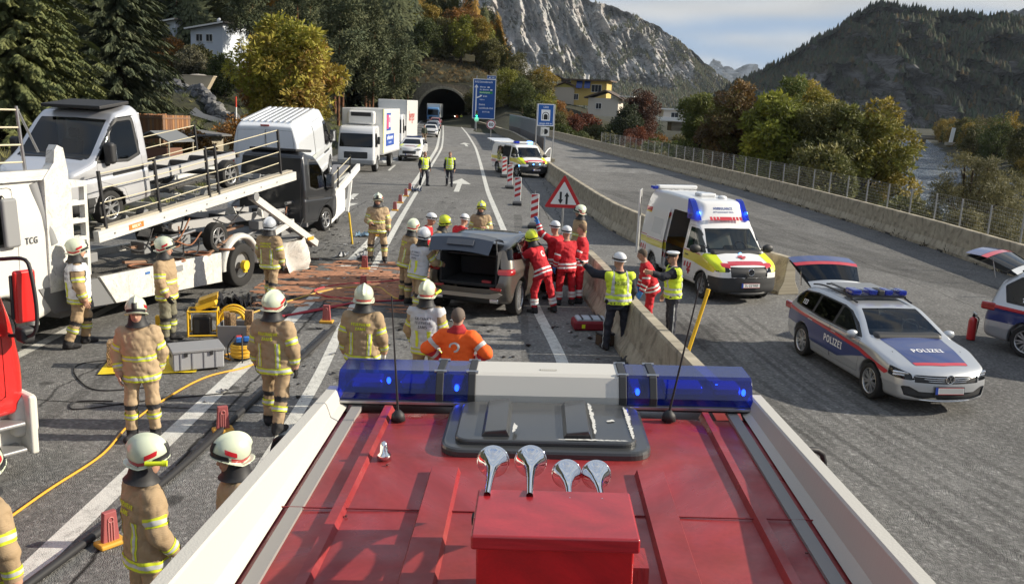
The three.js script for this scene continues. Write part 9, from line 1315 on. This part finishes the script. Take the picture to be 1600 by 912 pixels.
// absorbent granules
{ const g0 = gridMesh(range(-6.1, -1.4, 0.05), range(-24.9, -18.8, 0.05), () => 0.008), f = (x, z) => 0.42 - Math.hypot((x + 3.9) / 3.6, (z + 21.9) / 3.4) * 0.62 + fbm2(x * 0.9, z * 2.1, 5) * 0.72; const q = clip(g0, (x, y, z) => f(x, z)); const P = q.attributes.position; for (let i = 0; i < P.count; i++) P.setY(i, 0.006 + clamp(f(P.getX(i), P.getZ(i)) * 3) * (0.014 + 0.02 * Math.abs(n2(P.getX(i) * 12, P.getZ(i) * 12)))); q.computeVertexNormals(); vcol(q, (x, y, z) => { const k = 0.75 + 0.45 * fbm2(x * 6, z * 6, 3); return [0.46 * k, 0.22 * k, 0.125 * k]; }); const m = mesh('oil_binder', q, new THREE.MeshStandardMaterial({ vertexColors: true, roughness: 1 })); m.userData = { kind: 'stuff', label: 'orange absorbent granules spread over the spill on the road' }; }
// small debris: shards strewn over the road
const sh = []; for (let i = 0; i < 3; i++) { const g = new THREE.BufferGeometry(), p = []; for (let k = 0; k < 5; k++) p.push((R() - 0.5), R() * 0.35, (R() - 0.5)); g.setAttribute('position', new THREE.Float32BufferAttribute(p, 3)); g.setIndex([0, 1, 2, 0, 2, 3, 1, 2, 4, 0, 3, 4]); g.computeVertexNormals(); sh.push(g); }
const spots = [[-5.9, -19.6, 1.1, 150], [-6.3, -18.7, 0.7, 110], [-4.6, -22.4, 1.3, 150], [-5.2, -26.5, 1.6, 160], [-5.6, -29.5, 1.4, 80], [-3.4, -24, 1.4, 90], [-2.5, -21.5, 1.2, 70], [-1.0, -17, 2.2, 90], [1.6, -18, 0.8, 50], [-4.2, -33, 3, 60], [-2, -38, 4, 60], [-6.5, -36, 3.5, 60], [1.9, -14.8, 0.35, 26], [-3.3, -13.5, 1.8, 46]];
sh.forEach((g, k) => { const list = []; spots.forEach(([x, z, r, n]) => { for (let i = 0; i < n / 3; i++) { const a = R() * 6.28, d = r * Math.sqrt(R()) * (0.6 + R() * 0.8), s = 0.02 + 0.13 * R() ** 3; list.push([x + Math.cos(a) * d, 0.004, z + Math.sin(a) * d, s * 1.4, s * 0.7, R() * 6, R() < 0.72 ? [0.02, 0.02, 0.022] : R() < 0.5 ? [0.45, 0.45, 0.45] : [0.16, 0.16, 0.17]]); } }); scatter('debris', g, std([1, 1, 1], 0.6), list, 'stuff').userData.label = 'small broken vehicle pieces strewn over the road'; });
// larger wreckage
const wreck = (x, z, w, d, h, c, l, seed) => { const g = new THREE.PlaneGeometry(w, d, 12, 10), p = g.attributes.position; for (let i = 0; i < p.count; i++) { const a = p.getX(i), b = p.getY(i); p.setZ(i, h * Math.abs(fbm2(a * 4 + seed, b * 4, 3)) * 2.4); p.setX(i, a + 0.12 * n2(b * 3, seed)); } const q = clip((g.computeVertexNormals(), g), (x1, y1, z1) => 0.42 - Math.hypot(x1 / w, y1 / d) + 0.22 * n2(x1 * 6 + seed, y1 * 6)); const m = mesh('wreckage', xf(q, null, [-Math.PI / 2, 0, 0]), std(c, 0.5)); m.position.set(x, 0.01, z); m.rotation.y = seed; tag(m, l, 'wreckage', 'torn vehicle parts'); };
wreck(-6.3, -18.5, 1.0, 0.6, 0.24, [0.018, 0.018, 0.02], 'heap of torn black plastic beside the transporter skirt', 1); wreck(-5.85, -18.9, 0.9, 0.5, 0.2, [0.02, 0.02, 0.022], 'torn black bumper piece left of the firefighter in silver helmet', 2.2); wreck(-7.05, -16.6, 0.5, 0.25, 0.1, [0.02, 0.02, 0.02], 'dark plastic strip on the lane line behind the facing firefighter', 3.1); wreck(-4.9, -25.4, 0.8, 0.25, 0.12, [0.35, 0.36, 0.37], 'bent grey metal strip beyond the spill', 4.4); wreck(-4.2, -25.2, 0.9, 0.5, 0.16, [0.5, 0.5, 0.5], 'torn pale lining beside the double lines', 5.2); wreck(-5.0, -29.4, 0.7, 0.5, 0.12, [0.12, 0.2, 0.28], 'crumpled blue plastic under the trailer end', 6.6); wreck(-0.9, -33.0, 0.4, 0.25, 0.12, [0.6, 0.6, 0.6], 'white plastic scrap on the road behind the car', 7.3); wreck(2.1, -15.6, 0.45, 0.3, 0.1, [0.03, 0.03, 0.03], 'black scrap at the foot of the barrier', 8.1); wreck(-5.0, -44.6, 0.6, 0.35, 0.2, [0.05, 0.07, 0.12], 'dark blue bag at the feet of the walking officer', 9.4); wreck(-7.3, -40, 0.7, 0.2, 0.05, [0.55, 0.55, 0.55], 'pale strip lying left of the marker posts', 10.3);
// medics' bag, splint bag, pole
const mb = thing('rescue_backpack', 'open red rescue bag with white packs on the ground beside the barrier', 'bag', [1.66, 0, -18.2], 0.1); mesh('shell', rbox(0.75, 0.2, 0.5, 0.06, [0, 0.1, 0]), std([0.20, 0.01, 0.02], 0.7), mb); mesh('contents', rbox(0.62, 0.07, 0.38, 0.03, [0, 0.21, 0]), std([0.42, 0.47, 0.52], 0.7), mb); for (const x of [-0.2, 0, 0.2]) mesh('strap', box(0.03, 0.02, 0.46, [x, 0.25, 0]), blackM, mb); mesh('pocket_tag', box(0.07, 0.08, 0.01, [-0.18, 0.1, 0.252]), hiYelM, mb);
const sb = mesh('splint_case', rbox(0.2, 0.62, 0.1, 0.04, [0, 0.3, 0]), std([0.5, 0.52, 0.55], 0.6)); sb.position.set(2.0, 0, -18.6); sb.rotation.set(0.1, 0.3, -0.6); tag(sb, 'pale grey splint case leaning against the barrier beside the red bag', 'case');
const eq = thing('cordless_box', 'small dark equipment box beside the officer at the barrier', 'box', [1.85, 0, -16.9], 0.4); mesh('body', rbox(0.3, 0.22, 0.25, 0.03, [0, 0.11, 0]), std([0.06, 0.035, 0.02], 0.7), eq); mesh('lid', rbox(0.31, 0.05, 0.26, 0.02, [0, 0.24, 0]), blackM, eq);
const yp = thing('yellow_pole', 'slim yellow pole leaning beside the barrier in front of the officers', 'pole', [2.95, 0, -14.4], 0); mesh('shaft', rod([-0.12, 0, 0], [0.28, 1.62, -0.1], 0.032), yelP, yp); mesh('tip', rod([0.27, 1.58, -0.097], [0.29, 1.68, -0.103], 0.036), yelP, yp);
// withered weeds growing at the foot of the outer barrier
{ const list = []; for (let i = 0; i < 45; i++) { const z = -18 - R() * 36, x = mapX(BAR3, z) - 0.4; list.push([x, 0, z, 0.15 + R() * 0.15, 0.15 + R() * 0.4, R() * 6, [0.05, 0.045, 0.03]]); } scatter('weeds', leafClump(77, 20, 0.12, 2.4), std([1, 1, 1], 1), list, 'stuff').userData.label = 'withered weeds along the foot of the outer barrier'; }
}
// ---------------------------------------------------------------- valley haze
scene.fog = new THREE.FogExp2(C(0.62, 0.72, 0.85), 0.000032);
renderer.render(scene, camera);
